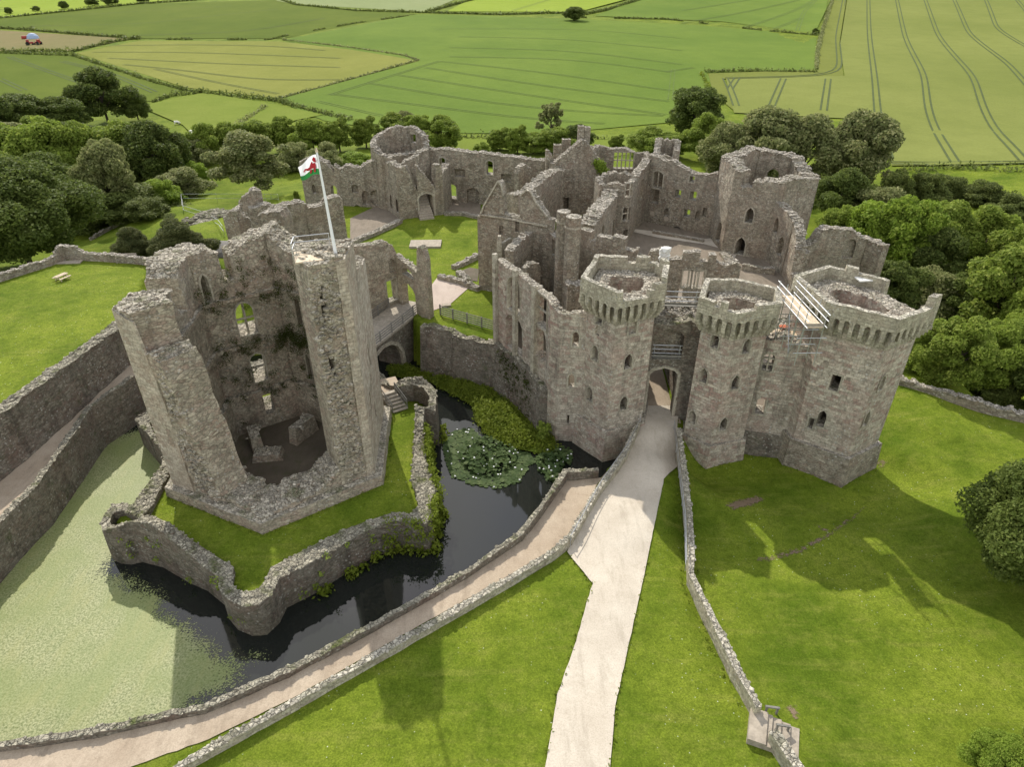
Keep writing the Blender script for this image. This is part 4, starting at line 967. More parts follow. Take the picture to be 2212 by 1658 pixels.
# crenellated back wall of the gatehouse
zb = 10.6
b1, b2, b3 = at_z(K2(1005, 1060), zb), at_z(K2(1600, 1215), zb), at_z(K3(1080, 1100), zb - 1.5)
w = Wall([b1, b2, b3], COURT_R - .5, (0, .9))
ct = [(0, zb + .9)]; x = 0
L1 = w.U[1]
for i, (f, z) in enumerate(((.0, 1.0), (.18, 1.0), (.185, .1), (.27, .1), (.275, .8), (.50, .8), (.505, 1.2), (.68, 1.2), (.685, .1), (.8, 0), (.86, .4), (.87, -.3), (.99, -.3))): ct.append((L1 * f, zb + z))
L2 = w.U[2] - L1
for f, z in ((.02, .5), (.2, .7), (.205, -.4), (.36, -.4), (.365, .3), (.55, .3), (.555, -.7), (.64, -.7), (.645, 0), (.72, 0), (.73, -.8), (.85, -1.2), (.95, -.8), (1, -1.4)): ct.append((L1 + L2 * f, zb + z))
GB = w.build('gatehouse_back_wall', M['rubble'], ct, [w.op(K3(612, 1190), .9, 1.9, frame=True), w.op(K3(668, 1195), .9, 1.9, frame=True), w.op(K3(725, 1200), .9, 1.9, frame=True), w.op(K3(490, 1450), 2.2, 2.4, 'low'), w.op(K3(560, 1320), .5, 2.0)], rag=.08, stones=7, seed=77)
tag(GB, 'dark crenellated wall at the back of the gatehouse with a mullioned window', 'wall')
# wrapped finial
wx, wy = at_z(K3(432, 920), 12.2); m = MB(); rnd = random.Random(4)
for i in range(4):
    vs, fs = pebble(rnd); m.add([Vector((v.x * .6 + wx, v.y * .55 + wy, v.z * .4 + 10.9 + i * .38)) for v in vs], fs)
tag(m.build('wrapped_chimney', M['wrap']), 'stump wrapped in crumpled white sheeting on the crenellated back wall', 'wrapped masonry')

# ------------------------------------------------------------------ ranges round the courts
Z = COURT_L
# hall / buttery front with twin gables
f1 = at_z(K2(150, 1500), Z); f2 = (f1[0] + 8.3, f1[1] - 3.6)
tw = Wall([f1, f2], Z, (0, 1.1))
simple_wall('hall_front_wall', [f1, f2], Z - .5, PX(K2, (150, 870), (165, 850), (195, 775), (250, 680), (318, 566), (340, 590), (358, 680), (362, 850), (500, 890), (505, 690), (560, 648), (590, 655), (640, 740), (735, 870), (740, 900)), 'big dark wall with two pointed gables facing the camera behind the closet range', 'gabled wall', t=1.0, seed=80, rag=.06,
            opens=[dict(q=K2(340, 990), w=.5, h=1.0, blind=.3), dict(q=K2(480, 960), w=.5, h=1.2, blind=.3)])
sm = MB()
for run in (((160, 868), (195, 775), (250, 680), (318, 562), (345, 600), (362, 690)), ((505, 690), (560, 642), (595, 655), (640, 740), (738, 872)), ((172, 855), (362, 880)), ((362, 880), (740, 955))):
    pp = [tw.at(K2(*q)) for q in run]; v3 = [(*tw.xy(u_, -.12), z_) for u_, z_ in pp]
    for a, b in zip(v3, v3[1:]): sm.bar(a, b, .22, .16)
HFW = [o for o in COL.objects if o.name.startswith('hall_front_wall')][0]
sm.build('coping', M['frame'], HFW)
# hall side walls
zl_ = 9.4
l1, l2 = at_z(K2(392, 690), zl_), at_z(K2(800, 460), zl_)
w, ob = simple_wall('hall_wall', [l2, l1], Z - .5, [(0, 9.5), (5, 9.9), (12, 9.2), (17, 9.6), (30, 9.2)], 'long hall side wall with a broad rubble top running away from the twin gables', t=1.7, seed=82, stones=10, ssize=.24, rag=.25, opens=[dict(q=K2(850, 640), w=.7, h=1.5)])
g1 = (l2[0] - .6, l2[1] + .3); g2 = at_z(K2(1290, 545), 8.8)
gy = g1[1]
w = Wall([g1, (g1[0] + 9.5, gy + 1.0)], Z - .5, (0, 1.2))
w, ob = simple_wall('hall_gable', [g1, (g1[0] + 9.5, gy + 1.0)], Z - .5, PX(K2, (800, 415), (830, 385), (935, 300), (1000, 240), (1045, 212), (1075, 230), (1150, 330), (1230, 450), (1290, 545)), 'tall pointed gable of the roofless hall, ivy down its right slope', 'gable', t=1.2, seed=83, rag=.06, opens=[dict(q=K2(850, 640), w=.6, h=1.4), dict(q=K2(895, 770), w=1.0, h=2.2), dict(q=K2(1090, 430), w=.3, h=.6, blind=.2)])
iv = MB(); rnd = random.Random(3)
for i in range(26):
    f = i / 25; q = K2(1165 + 110 * f + rnd.uniform(-20, 25), 395 + 165 * f + rnd.uniform(-15, 25)); uu, zz = w.at(q); p = w.xy(uu, -.25)
    leaf_cluster(iv, (p.x, p.y, zz), (.75, .35, .8), 60, .22, rnd)
tag(iv.build('ivy', M['leaf_bright'], fix=False), 'bright green ivy spilling down the right slope of the hall gable', 'ivy', kind='stuff')
# chimney stacks at the gable
def stack(name, q0, q1, y, label, grp='square chimney stacks of the hall', d=1.0):
    x0, x1 = [ray(q)[0] / ray(q)[1] * y for q in (q0, q1)]; z1 = z_at(q0, y); w = Wall([(x0, y), (x1, y), (x1, y + d), (x0, y + d)], Z, (0, .28), closed=True)
    tag(w.build(name, M['rubble'], z1, [], rag=.08, stones=3, ssize=.12, seed=int(x0 * 9) % 99, step=.8), label, 'chimney', grp)
stack('chimney_stack', K2(1005, 95), K2(1058, 100), gy + 2.3, 'taller left half of the paired chimney stack on the gable apex')
stack('chimney_stack', K2(1063, 105), K2(1112, 110), gy + 2.5, 'right half of the paired chimney stack on the gable apex')
stack('chimney_stack', K2(868, 210), K2(942, 205), gy + 4.5, 'square chimney stack just left of the gable slope')
stack('chimney_stack', K2(793, 255), K2(862, 250), gy + 4.0, 'shorter square chimney stack beside a taller one left of the gable')
# right wall of the hall with its bay window
r1, r2 = at_z(K2(1005, 960), 8.2), at_z(K2(1225, 640), 9.4)
bay = at_z(K2(1415, 1120), COURT_R)
w, ob = simple_wall('hall_wall', [r1, r2], COURT_R - .5, PX(K2, (1010, 930), (1060, 860), (1180, 715)) + [(12, 9.2), (16, 9.6), (30, 9.6)], 'thick broken hall wall between the octagonal chimneys and the bay window', t=-2.0, seed=85, rag=.3, stones=11, ssize=.26, opens=[dict(q=K2(1185, 980), w=1.4, h=3.2, kind='low'), dict(q=K2(1090, 1010), w=1.2, h=2.6, kind='low')])
bx0 = (bay[0] - 4.3, bay[1] + 1.2)
BY = Wall([(bay[0] - 4.6, bay[1] + 3.8), (bay[0] - 4.2, bay[1] + .6), bay, (bay[0] + 2.2, bay[1] + 6.0), (bay[0] - 2.0, bay[1] + 7.0)], COURT_R - .5, (0, .8), closed=True)
bo = [BY.op(K2(1420, 705), 1.5, 1.9, 'rect', seg=2, frame=True, bars=(1, 1)), BY.op(K2(1405, 910), 1.7, 2.0, 'rect', seg=2, frame=True, bars=(1, 1)), BY.op(K2(1395, 1090), 1.0, 2.2, 'low', seg=2)]
ob = BY.build('bay_tower', M['rubble'], 10.0, bo, rag=.35, stones=10, ssize=.22, seed=86, bumpy=.06)
tag(ob, 'square bay window tower of the hall standing over the right hand court', 'tower')
# wall from the bay back to the corner, then the long back wall of the court
c1 = at_z(K2(1605, 965), COURT_R); c2 = at_z(K2(2215, 1060), COURT_R)
c0 = (bay[0] + 1.9, bay[1] + 5.6)
w, ob = simple_wall('court_side_wall', [c0, (c1[0], c1[1] + 3)], COURT_R - .5, [(0, 10.0), (3, 10.3), (6, 11.0), (12, 11.6)], 'short high wall in shadow joining the bay tower to the back of the court', t=1.3, seed=87, opens=[dict(q=K2(1555, 640), w=1.2, h=3.0), dict(q=K2(1530, 560), w=.8, h=1.4)])
w, ob = simple_wall('court_back_wall', [(c1[0] - .4, c1[1] + 3), c2], COURT_R - .5, PX(K2, (1640, 345), (1700, 365), (1745, 395), (1800, 390), (1850, 425), (1905, 455), (1950, 480), (1990, 505), (2050, 512), (2110, 520), (2150, 505), (2210, 510)),
    'wide back wall of the right hand court full of window holes and bare plaster', t=1.3, seed=88, stones=9, opens=[dict(q=K2(1690, 555), w=1.7, h=2.6, kind='low', frame=True, bars=(1, 0)), dict(q=K2(1665, 695), w=1.4, h=2.3), dict(q=K2(1660, 725), w=.01, h=.01) if False else dict(q=K2(1985, 550), w=.8, h=.9, frame=True), dict(q=K2(1865, 675), w=.9, h=1.1), dict(q=K2(1995, 695), w=1.0, h=1.3),
           dict(q=K2(1765, 835), w=.8, h=1.2, kind='round', blind=.5), dict(q=K2(1940, 845), w=1.0, h=1.1), dict(q=K2(2035, 860), w=.8, h=1.4, kind='point', blind=.5), dict(q=K2(2095, 835), w=.6, h=1.3, blind=.5), dict(q=K2(1855, 985), w=1.3, h=1.1, kind='round')])
# plaster scraps
PLASTER = plain('old_plaster', (.42, .36, .28), .9, .2, 3)
for q in (K2(1520, 700), K2(1510, 775), K2(1645, 845), K2(1765, 890)):
    uu, zz = w.at(q); loop = arch_loop(uu, zz - .4, .9, .8, 'rag'); vo, fo = tri(loop, [], 0)
    pm = MB(); pm.add([(*w.xy(max(a, .05), -.14), b) for a, b in vo], [list(f) for f in fo]); pm.build('plaster', PLASTER, ob)
# far range behind the hall with the tall mullioned window
y = gy + 11
fx = lambda q, yy: ray(q)[0] / ray(q)[1] * yy
y2 = c1[1] + 9
w, ob = simple_wall('far_range', [(fx(K2(1120, 280), gy + 3), gy + 3), (fx(K2(1195, 300), y2), y2 + .5), (fx(K2(1560, 340), y2), y2), (fx(K2(1650, 320), c1[1] + 4), c1[1] + 4)], COURT_L - 4, PX(K2, (1200, 265), (1250, 275), (1310, 290), (1380, 285), (1450, 310), (1490, 330), (1550, 325)) + [],
    'distant wall behind the hall pierced by a tall mullioned window', t=1.0, seed=89, rag=.2, seg=1, opens=[dict(q=K2(1395, 390), w=3.1, h=2.5, frame=True, bars=(4, 1), fw=.15)])
tx = c1[0] - .5; ty = c1[1] + 3.6
stackw = Wall([(fx(K2(1655, 310), ty), ty), (fx(K2(1872, 310), ty), ty - .4), (fx(K2(1880, 310), ty + 5), ty + 5), (fx(K2(1660, 310), ty + 5.5), ty + 5.5)], COURT_R - 6, (0, .9), closed=True)
tops_ = [(0, z_at(K2(1655, 325), ty)), (3.5, z_at(K2(1745, 375), ty)), (6, z_at(K2(1830, 350), ty)), (stackw.U[1], z_at(K2(1870, 305), ty)), (stackw.U[2], 12.3), (stackw.U[3], 12.6), (stackw.U[4], z_at(K2(1655, 325), ty))]
tag(stackw.build('corner_turret', M['rubble'], tops_, [], rag=.25, seed=90), 'square broken turret at the far corner of the right hand court', 'tower')
# kitchen tower
kc, kr = (34.7, 92.2), 2.64
KW = Wall(hexagon(kc, 6.5, kr), -6, (0, 1.8), closed=True); U = KW.U
kt = [(0, 13.0), (1.5, 13.2), (U[1] - .3, 12.8), (U[1] + .8, 12.6), (U[1] + .85, 10.8), (U[1] + 2.4, 10.7), (U[1] + 2.5, 11.5), (U[2] - .5, 11.9), (U[2] + 1, 12.2), (U[3], 11.6), (U[3] + 3, 12.0), (U[4], 12.9), (U[4] + 3, 13.2), (U[5], 13.4), (U[5] + 2, 13.6), (U[5] + 4.5, 13.2), (U[6], 13.0)]
KT = tag(empty('kitchen_tower', (*kc, COURT_R)), 'large six sided tower at the far right of the castle, lit on its left edge', 'tower')
KW.build('wall', M['rubble'], kt, [KW.op(K3(1155, 640), 1.05, 2.1, 'point', seg=1, frame=True), KW.op(K3(1075, 905), 1.3, 2.5, 'point', seg=1, frame=True, fw=.16), KW.op(K3(890, 785), 1.6, 2.7, 'round', seg=0), dict(KW.op(K3(1300, 970), .4, .5, 'rect', seg=1), blind=.5),
          dict(u=U[4] + 3, z=9.6, w=2.2, h=1.6, kind='low')], KT, rag=.25, stones=9, ssize=.28, bumpy=.12, seed=91, step=.7)
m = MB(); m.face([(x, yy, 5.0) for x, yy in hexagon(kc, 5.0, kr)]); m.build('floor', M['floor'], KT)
# right hand curtain and the jagged chunk beyond it
k3 = hexagon(kc, 6.5, kr)[2]
e1 = (k3[0] + .5, k3[1] + .5); e2 = at_z(K3(1500, 1150), COURT_R + .5)
w, ob = simple_wall('right_curtain', [(e2[0] + .2, e2[1] - 3.5), (e2[0] + .6, e2[1] + 1), e1], COURT_R - 4, [(0, 3.0), (.8, 3.4), (1.2, 6.0), (3, 7.8), (4.6, 8.6), (5.2, 8.8), (7, 9.0), (9, 9.5), (14, 9.3)], 'broken curtain wall seen end on, running from the kitchen tower towards the camera', t=1.2, seed=92, rag=.3, stones=10, ssize=.28, bumpy=.15, opens=[dict(u=6.5, z=3.5, w=1.2, h=2.4, kind='point', blind=.5), dict(u=8.5, z=5.8, w=1.0, h=2.0, kind='point', blind=.5)])
j1 = at_z(K3(1560, 1150), COURT_R); j2 = (fx(K3(2130, 1000), j1[1] + 1), j1[1] + 1)
w, ob = simple_wall('ruined_gable_wall', [(j1[0] - .2, j1[1] - 2.8), j1, j2, (j2[0] + .9, j2[1] - 2.2)], COURT_R - 6, PX(K3, (1565, 905), (1610, 900), (1700, 890), (1745, 865), (1775, 810), (1800, 775), (1860, 755), (1930, 760), (2000, 765), (2050, 775), (2100, 820), (2150, 850)) , 'jagged freestanding chunk of wall with a blind arch above the dark trees on the right', 'wall', t=1.2, seed=93, rag=.2, stones=9, ssize=.26, bumpy=.12, seg=1, opens=[dict(q=K3(2015, 930), w=1.5, h=2.6, kind='round', blind=.4)])
simple_wall('footing', [at_z(K3(1085, 1100), COURT_R + .3), at_z(K3(1370, 1140), COURT_R + .3)], COURT_R - .5, [(0, COURT_R + .8)], 'low footing wall crossing the gravel of the right hand court', 'low wall', t=.7, seed=94, rag=.1)
simple_wall('footing', [at_z(K3(970, 960), COURT_R + .3), at_z(K3(1040, 1060), COURT_R + .3)], COURT_R - .5, [(0, COURT_R + .4)], 'stub of low footing beside the kitchen tower door', 'low wall', t=-1.2, seed=95, rag=.1)
simple_wall('footing', [at_z(K2(1640, 1010), COURT_R + .2), at_z(K2(2080, 1090), COURT_R + .2)], COURT_R - .5, [(0, COURT_R + .4)], 'thin line of footings along the path under the court back wall', 'low wall', t=.5, seed=96, rag=.08)

# left court: long north range, porch, left wall
n1, n2 = at_z(T2(560, 1303), Z), at_z(T2(900, 1330), Z)
nd = ((n2[0] - n1[0]) / (n2[0] and 1 or 1), n2[1] - n1[1]); s = 1.75
n3 = (n1[0] + (n2[0] - n1[0]) * 2.15, n1[1] + (n2[1] - n1[1]) * 1.5)
w, ob = simple_wall('north_range', [n1, n3], -4, PX(T2, (575, 968), (700, 970), (800, 985), (960, 998), (1100, 1015), (1235, 1040)), 'long plain range closing the back of the grassy court', t=1.6, seed=100, rag=.12, stones=7, ssize=.25,
    opens=[dict(q=T2(652, 1058), w=1.0, h=1.9, kind='low', frame=True), dict(q=T2(958, 1085), w=1.1, h=2.2, kind='low', frame=True), dict(q=T2(765, 1118), w=1.7, h=1.2, blind=.6), dict(q=T2(1065, 1152), w=1.6, h=1.3, blind=.6), dict(q=T2(712, 1238), w=1.6, h=2.4, kind='low', frame=True), dict(q=T2(850, 1268), w=2.0, h=2.6, kind='low', blind=.7)])
simple_wall('cross_chunk', [at_z(T2(1145, 1200), 7), at_z(T2(1222, 1180), 7)], Z, PX(T2, (1140, 1130), (1165, 1080), (1195, 1062), (1222, 1090)), 'rounded stump of cross wall against the right end of the north range', t=1.0, seed=101)
xw = n3[0] + .2
simple_wall('cross_chunk', [(xw, n3[1] - 1.4), (xw + 5.0, n3[1] - 1.0)], Z, PX(T2, (1240, 1000), (1290, 978), (1335, 972), (1365, 1010), (1375, 1060)), 'broad slab of cross wall between the north range and the hall gable', t=1.0, seed=102)
# left wall of the court
v1, v2 = at_z(K1(868, 650), Z), at_z(K1(1560, 690), Z)
w, ob = simple_wall('west_range', [v1, v2, (n1[0] - 1, n1[1] + .5)], -3, PX(K1, (830, 290), (905, 262), (975, 268), (1040, 300), (1105, 320), (1110, 385), (1150, 355), (1240, 325), (1330, 350), (1400, 305), (1470, 285), (1525, 262)) + [(30, 10.2)], 'tall ruined range on the left of the grassy court with a jagged top', t=1.5, seed=104, rag=.2, stones=8, ssize=.25, seg=0,
    opens=[dict(q=K1(1110, 550), w=1.0, h=2.0, kind='round'), dict(q=K1(935, 525), w=.6, h=1.5, kind='point'), dict(q=K1(1535, 425), w=1.2, h=2.4), dict(q=K1(1385, 600), w=1.2, h=2.2, kind='round', blind=.5), dict(q=K1(1290, 520), w=1.1, h=1.3, kind='low', blind=.5), dict(q=K1(1480, 600), w=2.8, h=2.6, kind='rag', blind=.5), dict(q=K1(1320, 700), w=1.4, h=1.5, kind='rag', blind=.4)])
# porch block with the grand staircase and the round tower behind it
o1, o2 = at_z(K1(1560, 692), Z), at_z(K1(1680, 790), Z); o3 = at_z(K1(2062, 745), Z)
w, ob = simple_wall('porch_front', [o1, o2, o3, (o3[0] + .6, o3[1] + 4.5)], Z - .5, [], '', t=1.1, seed=106) if False else (None, None)
w = Wall([o1, o2, o3, (o3[0] + .8, o3[1] + 4.8)], Z - .5, (0, 1.1)); tp = [(0, z_at(K1(1560, 300), o1[1]))]
tp += w.px([K1(1600, 300), K1(1660, 380)], seg=0)[:1] + w.px([K1(1690, 345), K1(1720, 330), K1(1815, 320), K1(1822, 420), K1(1830, 545), K1(1985, 520), K1(1988, 400), K1(1992, 320), K1(2030, 310), K1(2050, 345), K1(2062, 385)], seg=1) + [(w.U[3], 9.0)]
PF = w.build('porch_front', M['rubble'], tp, [w.op(K1(1910, 690), 2.3, 4.6, 'low', seg=1, frame=True, fw=.22), w.op(K1(1655, 670), 1.0, 2.0, 'round', seg=0), w.op(K1(1602, 640), 1.0, 2.6, 'rag', seg=0)], rag=.18, stones=9, ssize=.22, seed=106, bumpy=.08)
tag(PF, 'ruined porch with broken tall piers over the grand staircase arch', 'porch')
sx, sy = at_z(K1(1915, 790), Z); st = MB(); dv = (o3[0] - o2[0], o3[1] - o2[1]); dl = math.hypot(*dv); dv = (dv[0] / dl, dv[1] / dl); nv_ = (-dv[1], dv[0])
for i in range(11):
    h = .26 * (i + 1); d0 = .0 + i * .42
    st.box((sx + nv_[0] * (d0 + 2.2), sy + nv_[1] * (d0 + 2.2), Z + h / 2), (2.2, 4.4, h), math.atan2(dv[1], dv[0]))
tag(st.build('staircase', M['slab']), 'worn stone staircase climbing through the porch arch', 'staircase')
rc = (fx(K1(1690, 300), o2[1] + 8.5), o2[1] + 8.5); RT = Wall([(rc[0] + 4.6 * math.cos(a), rc[1] + 4.6 * math.sin(a)) for a in np.linspace(math.radians(-95), math.radians(258), 22)], -4, (0, 1.0)); L = RT.U[-1]
zz = lambda q, dy: z_at(q, rc[1] + dy)
RT_ob = RT.build('round_tower', M['rubble'], [(0, 9.4), (L * .12, 10.6), (L * .2, 11.2), (L * .27, 11.0), (L * .33, 12.6), (L * .45, 13.6), (L * .6, 13.4), (L * .7, 12.6), (L * .78, 12.2), (L * .9, 11.4), (L, 10.6)], [dict(u=L * .44, z=11.2, w=1.4, h=1.3), dict(u=L * .72, z=6, w=.8, h=1.8)], rag=.3, stones=8, ssize=.25, seed=108, bumpy=.12)
tag(RT_ob, 'broken round stair tower rising behind the porch at the far left corner', 'tower')
# near ruins left of the flag
y0 = 89.0
u1 = (fx(K1(180, 900), 80), 80.0); u2 = (fx(K1(420, 900), 84), 84.0); u3 = at_z(K1(1245, 975), Z); u3 = (u3[0], u3[1] - 1)
u25 = (fx(K1(880, 800), 87), 87.0)
simple_wall('ruined_wall', [u2, u25, u3], -2, PX(K1, (440, 690), (540, 660), (600, 690), (720, 660), (800, 640), (868, 655)) + [('p', *K1(890, 690))] + PX(K1, (960, 680), (1030, 650), (1040, 620), (1100, 600), (1150, 590), (1190, 620), (1210, 700), (1240, 850)), 'long ruined wall behind the flagpole ending in a tall fluted pier', 'wall', t=1.5, seed=110, rag=.2, stones=10, ssize=.24, bumpy=.14)
simple_wall('ruined_pier', [(fx(K1(292, 700), 86), 86), (fx(K1(380, 700), 85), 85), (fx(K1(515, 700), 86.2), 86.2)], -2, PX(K1, (292, 640), (330, 590), (375, 560), (390, 537), (490, 535), (515, 640)), 'tall broken pier standing above the ruins left of the flag', 'wall', t=1.6, seed=111, rag=.15, stones=10, ssize=.24, bumpy=.14)
simple_wall('ruined_pier', [(fx(K1(175, 900), 77), 77.5), (fx(K1(300, 900), 76), 76.3), (fx(K1(400, 900), 77), 77.2)], -3, PX(K1, (172, 770), (210, 720), (290, 700), (330, 760), (400, 780)), 'leftmost square stump of ruin beside the rubble heap', 'wall', t=2.2, seed=112, rag=.15, stones=10, ssize=.24, bumpy=.14)
simple_wall('ruined_pier', [(fx(K1(450, 850), 76), 76.5), (fx(K1(690, 850), 76), 76.0)], -3, PX(K1, (452, 760), (500, 732), (640, 722), (690, 780)), 'rounded stump of ruin just behind the great tower top', 'wall', t=2.0, seed=113, rag=.15, stones=10, ssize=.24, bumpy=.14)
rb = MB(); rnd = random.Random(8); hx_, hy_ = on_ground(K1(90, 770))[:2]
rb.tube((hx_, hy_, gz(hx_, hy_) - .4), (hx_, hy_, gz(hx_, hy_) + 1.0), 4.2, 14, .6)
for i in range(260):
    vs, fs = pebble(rnd); r = rnd.uniform(.2, .55); a = rnd.uniform(0, 6.28); d = abs(rnd.gauss(0, 1.8)); c = (hx_ + 1.3 * d * math.cos(a), hy_ + d * math.sin(a), gz(hx_, hy_) + max(0, 1.1 - d * .36))
    rb.add([Vector((v.x * r * 1.5, v.y * r, v.z * r * .6)) + Vector(c) for v in vs], fs)
tag(rb.build('rubble_heap', M['dark']), 'heap of dark fallen stones inside the wire fence behind the ruins', 'rubble heap')

# ------------------------------------------------------------------ bridge and forebuilding
n1_, n2_ = at_z(L4(200, 760), Z), at_z(L4(530, 500), Z)
bd = Vector((n2_[0] - n1_[0], n2_[1] - n1_[1])).normalized(); bn = Vector((-bd.y, bd.x))
bl = lambda s, t, z=0: (n1_[0] + bd.x * s + bn.x * t, n1_[1] + bd.y * s + bn.y * t, z)
BR = tag(empty('footbridge', bl(4, 1.8, Z)), 'timber railed footbridge on a stone arch between the great tower and the court', 'bridge')
sl_ = (Vector(n2_) - Vector(n1_)).length
w = Wall([bl(-6, .15)[:2], bl(sl_ + .5, .15)[:2]], -5, (0, 3.4)); w.build('arch', M['dark'], Z - .25, [dict(u=8.2, z=-5.2, w=6.8, h=6.6, kind='round', frame=True, fw=.4)], BR, rag=.03, stones=0, seed=115)
m = MB(); a, b, c, d = bl(-6, -.1), bl(sl_ + 1, -.1), bl(sl_ + 1, 3.7), bl(-6, 3.7)
for z0_, z1_ in ((Z - .24, Z + .02),):
    for i in range(46):
        f0, f1 = i / 46, (i + .93) / 46
        A = Vector(a).lerp(Vector(b), f0); B = Vector(a).lerp(Vector(b), f1); C = Vector(d).lerp(Vector(c), f1); D = Vector(d).lerp(Vector(c), f0)
        v = [(p.x, p.y, z) for z in (z0_, z1_) for p in (A, B, C, D)]; m.add(v, [(3, 2, 1, 0), (4, 5, 6, 7), (0, 1, 5, 4), (1, 2, 6, 5), (2, 3, 7, 6), (3, 0, 4, 7)])
m.build('deck', M['wood'], BR)
def fence(name, pts, h, nr, posts, label, cat='fence', mat='grey_wood', parent=None, pw=.12, rw=.05, rh=.1, group=None, tube=False):
    """post and rail fence along 3-D points"""
    t = tag(empty(name, pts[0]), label, cat, group) if parent is None else parent
    P3 = [Vector(p) for p in pts]; U = [0]
    for a, b in zip(P3, P3[1:]): U.append(U[-1] + (b - a).length)
    def at(u):
        i = 0
        while i < len(P3) - 2 and u > U[i + 1]: i += 1
        return P3[i].lerp(P3[i + 1], (u - U[i]) / (U[i + 1] - U[i]))
    for k in range(nr):
        m = MB(); z = h * (k + 1) / nr - .06
        for a, b in zip(P3, P3[1:]):
            u_, v_ = a + Vector((0, 0, z)), b + Vector((0, 0, z))
            if tube: m.tube(u_, v_, rw / 2, 6)
            else: m.bar(u_, v_, rw, rh)
        m.build('rail', M[mat], t)
    for i in range(posts):
        p = at(U[-1] * i / (posts - 1)); m = MB()
        if tube: m.tube(p - Vector((0, 0, .1)), p + Vector((0, 0, h)), rw / 2, 6)
        else: m.box((p.x, p.y, p.z + h / 2), (pw, pw, h + .1), .6)
        m.build('post', M[mat], t)
    return t
fence('railing', [bl(-5, 0, Z), bl(sl_, 0, Z)], 1.15, 4, 8, '', parent=BR)
fence('railing', [bl(-2, 3.6, Z), bl(sl_ - 1.5, 3.6, Z)], 1.15, 4, 6, '', parent=BR)
# forebuilding along the far side of the bridge
fb1, fb2 = at_z((768, 692), Z), at_z(K1(1690, 1500), Z)
w = Wall([fb1, fb2], -2, (0, 1.0))
ft = w.px([K1(1250, 1010), K1(1320, 1015), K1(1400, 1008), K1(1480, 1000), K1(1510, 985), K1(1560, 980), K1(1620, 1020), K1(1650, 1075), K1(1700, 1085), K1(1770, 1085)])
FBo = w.build('forebuilding', M['tower'], ft + [(w.U[-1], ft[-1][1] - .3)], [w.op(K1(1610, 1180), .8, 1.6, 'point', blind=.3), w.op(K1(1610, 1400), 1.4, 2.6, 'rect', frame=True), w.op(K1(1722, 1345), .6, 1.6, 'point')], rag=.16, stones=9, bumpy=.1, seed=117)
tag(FBo, 'pale broken wall of the forebuilding at the far side of the footbridge', 'ruined wall')
pl_ = at_z(K1(1915, 1640), Z); pl0 = w.xy(w.U[-1] - .3, .2)
w3 = Wall([tuple(pl0), (pl_[0] - .5, pl_[1] + .2), (pl_[0] + .35, pl_[1] - .2)], -3, (0, .8))
L = w3.U[-1]; zt0 = z_at(K1(1790, 1090), w3.p[0].y); zt1 = z_at(K1(1900, 1040), pl_[1])
tag(w3.build('doorway_pier', M['tower'], [(0, zt0), (L - 1.4, zt0 - .7), (L - 1.2, zt1 - .4), (L - .8, zt1 + .2), (L - .4, zt1 - .1), (L, zt1 - 1.2)], [dict(u=L * .42, z=Z + 4.0, w=L * .42, h=max(1, zt0 - Z - 5.0), kind='low'), dict(u=L * .40, z=Z - .1, w=L * .48, h=3.2, kind='low')], rag=.15, stones=9, bumpy=.1, seed=118), 'tall thin pier and open window frame at the court end of the footbridge', 'ruined wall')
# low footings between bridge and hall
for i, (qs, lab) in enumerate((((L4(620, 300), L4(740, 330), L4(880, 380)), 'low wall edging the sandy landing by the hall'), ((L4(735, 240), L4(820, 205), L4(900, 165)), 'low sunken wall edging the court lawn near the hall'), ((L4(740, 270), L4(800, 330)), 'short low wall of the sunken pit beside the hall'))):
    simple_wall('low_wall', [at_z(q, Z + .3) for q in qs], Z - .8, [(0, Z + .55)], lab, 'low wall', t=.7, seed=120 + i, rag=.2, stones=14)
dm_ = sheet('sunken_pit', [at_z(q, Z) for q in (L4(750, 270), L4(830, 240), L4(890, 250), L4(880, 330), L4(800, 320))], M['floor'], dz=.06, z=Z)
# kerb wall round the court lawn
simple_wall('kerb_wall', [at_z(q, Z + .3) for q in (K1(1270, 1000), K1(1340, 965), K1(1500, 900), K1(1620, 845), K1(1700, 800))], Z - .3, [(0, Z + .5)], 'low kerb wall curving along the left of the court lawn', 'low wall', t=.9, seed=125, rag=.1, stones=12)
simple_wall('kerb_wall', [at_z(q, Z + .3) for q in (K1(2060, 740), K2(0, 850), K2(140, 880))], Z - .3, [(0, Z + .45)], 'low kerb wall between the court lawn and the north range', 'low wall', t=.7, seed=126, rag=.1, stones=12)
x, yy = at_z(L4(545, 92), Z); m = MB(); m.box((x, yy, Z + .12), (4.3, 2.6, .3), .03)
tag(m.build('stone_slab', M['slab']), 'flat rectangular stone slab lying on the court lawn', 'slab')
x, yy = at_z(L4(680, 487), Z); m = MB(); m.box((x, yy, Z + .1), (1.0, .6, .2), .2)
tag(m.build('stone_step', M['slab']), 'small flat stone at the corner of the lawn by the landing', 'step')
# timber fences by the court edge
a_, b_ = at_z(L4(655, 555), Z), at_z(L4(1003, 655), Z)
fence('rail_fence', [(*at_z(L4(640, 545), Z), Z), (*a_, Z), (*b_, Z)], 1.25, 5, 5, 'grey timber rail fence along the top of the moat wall')

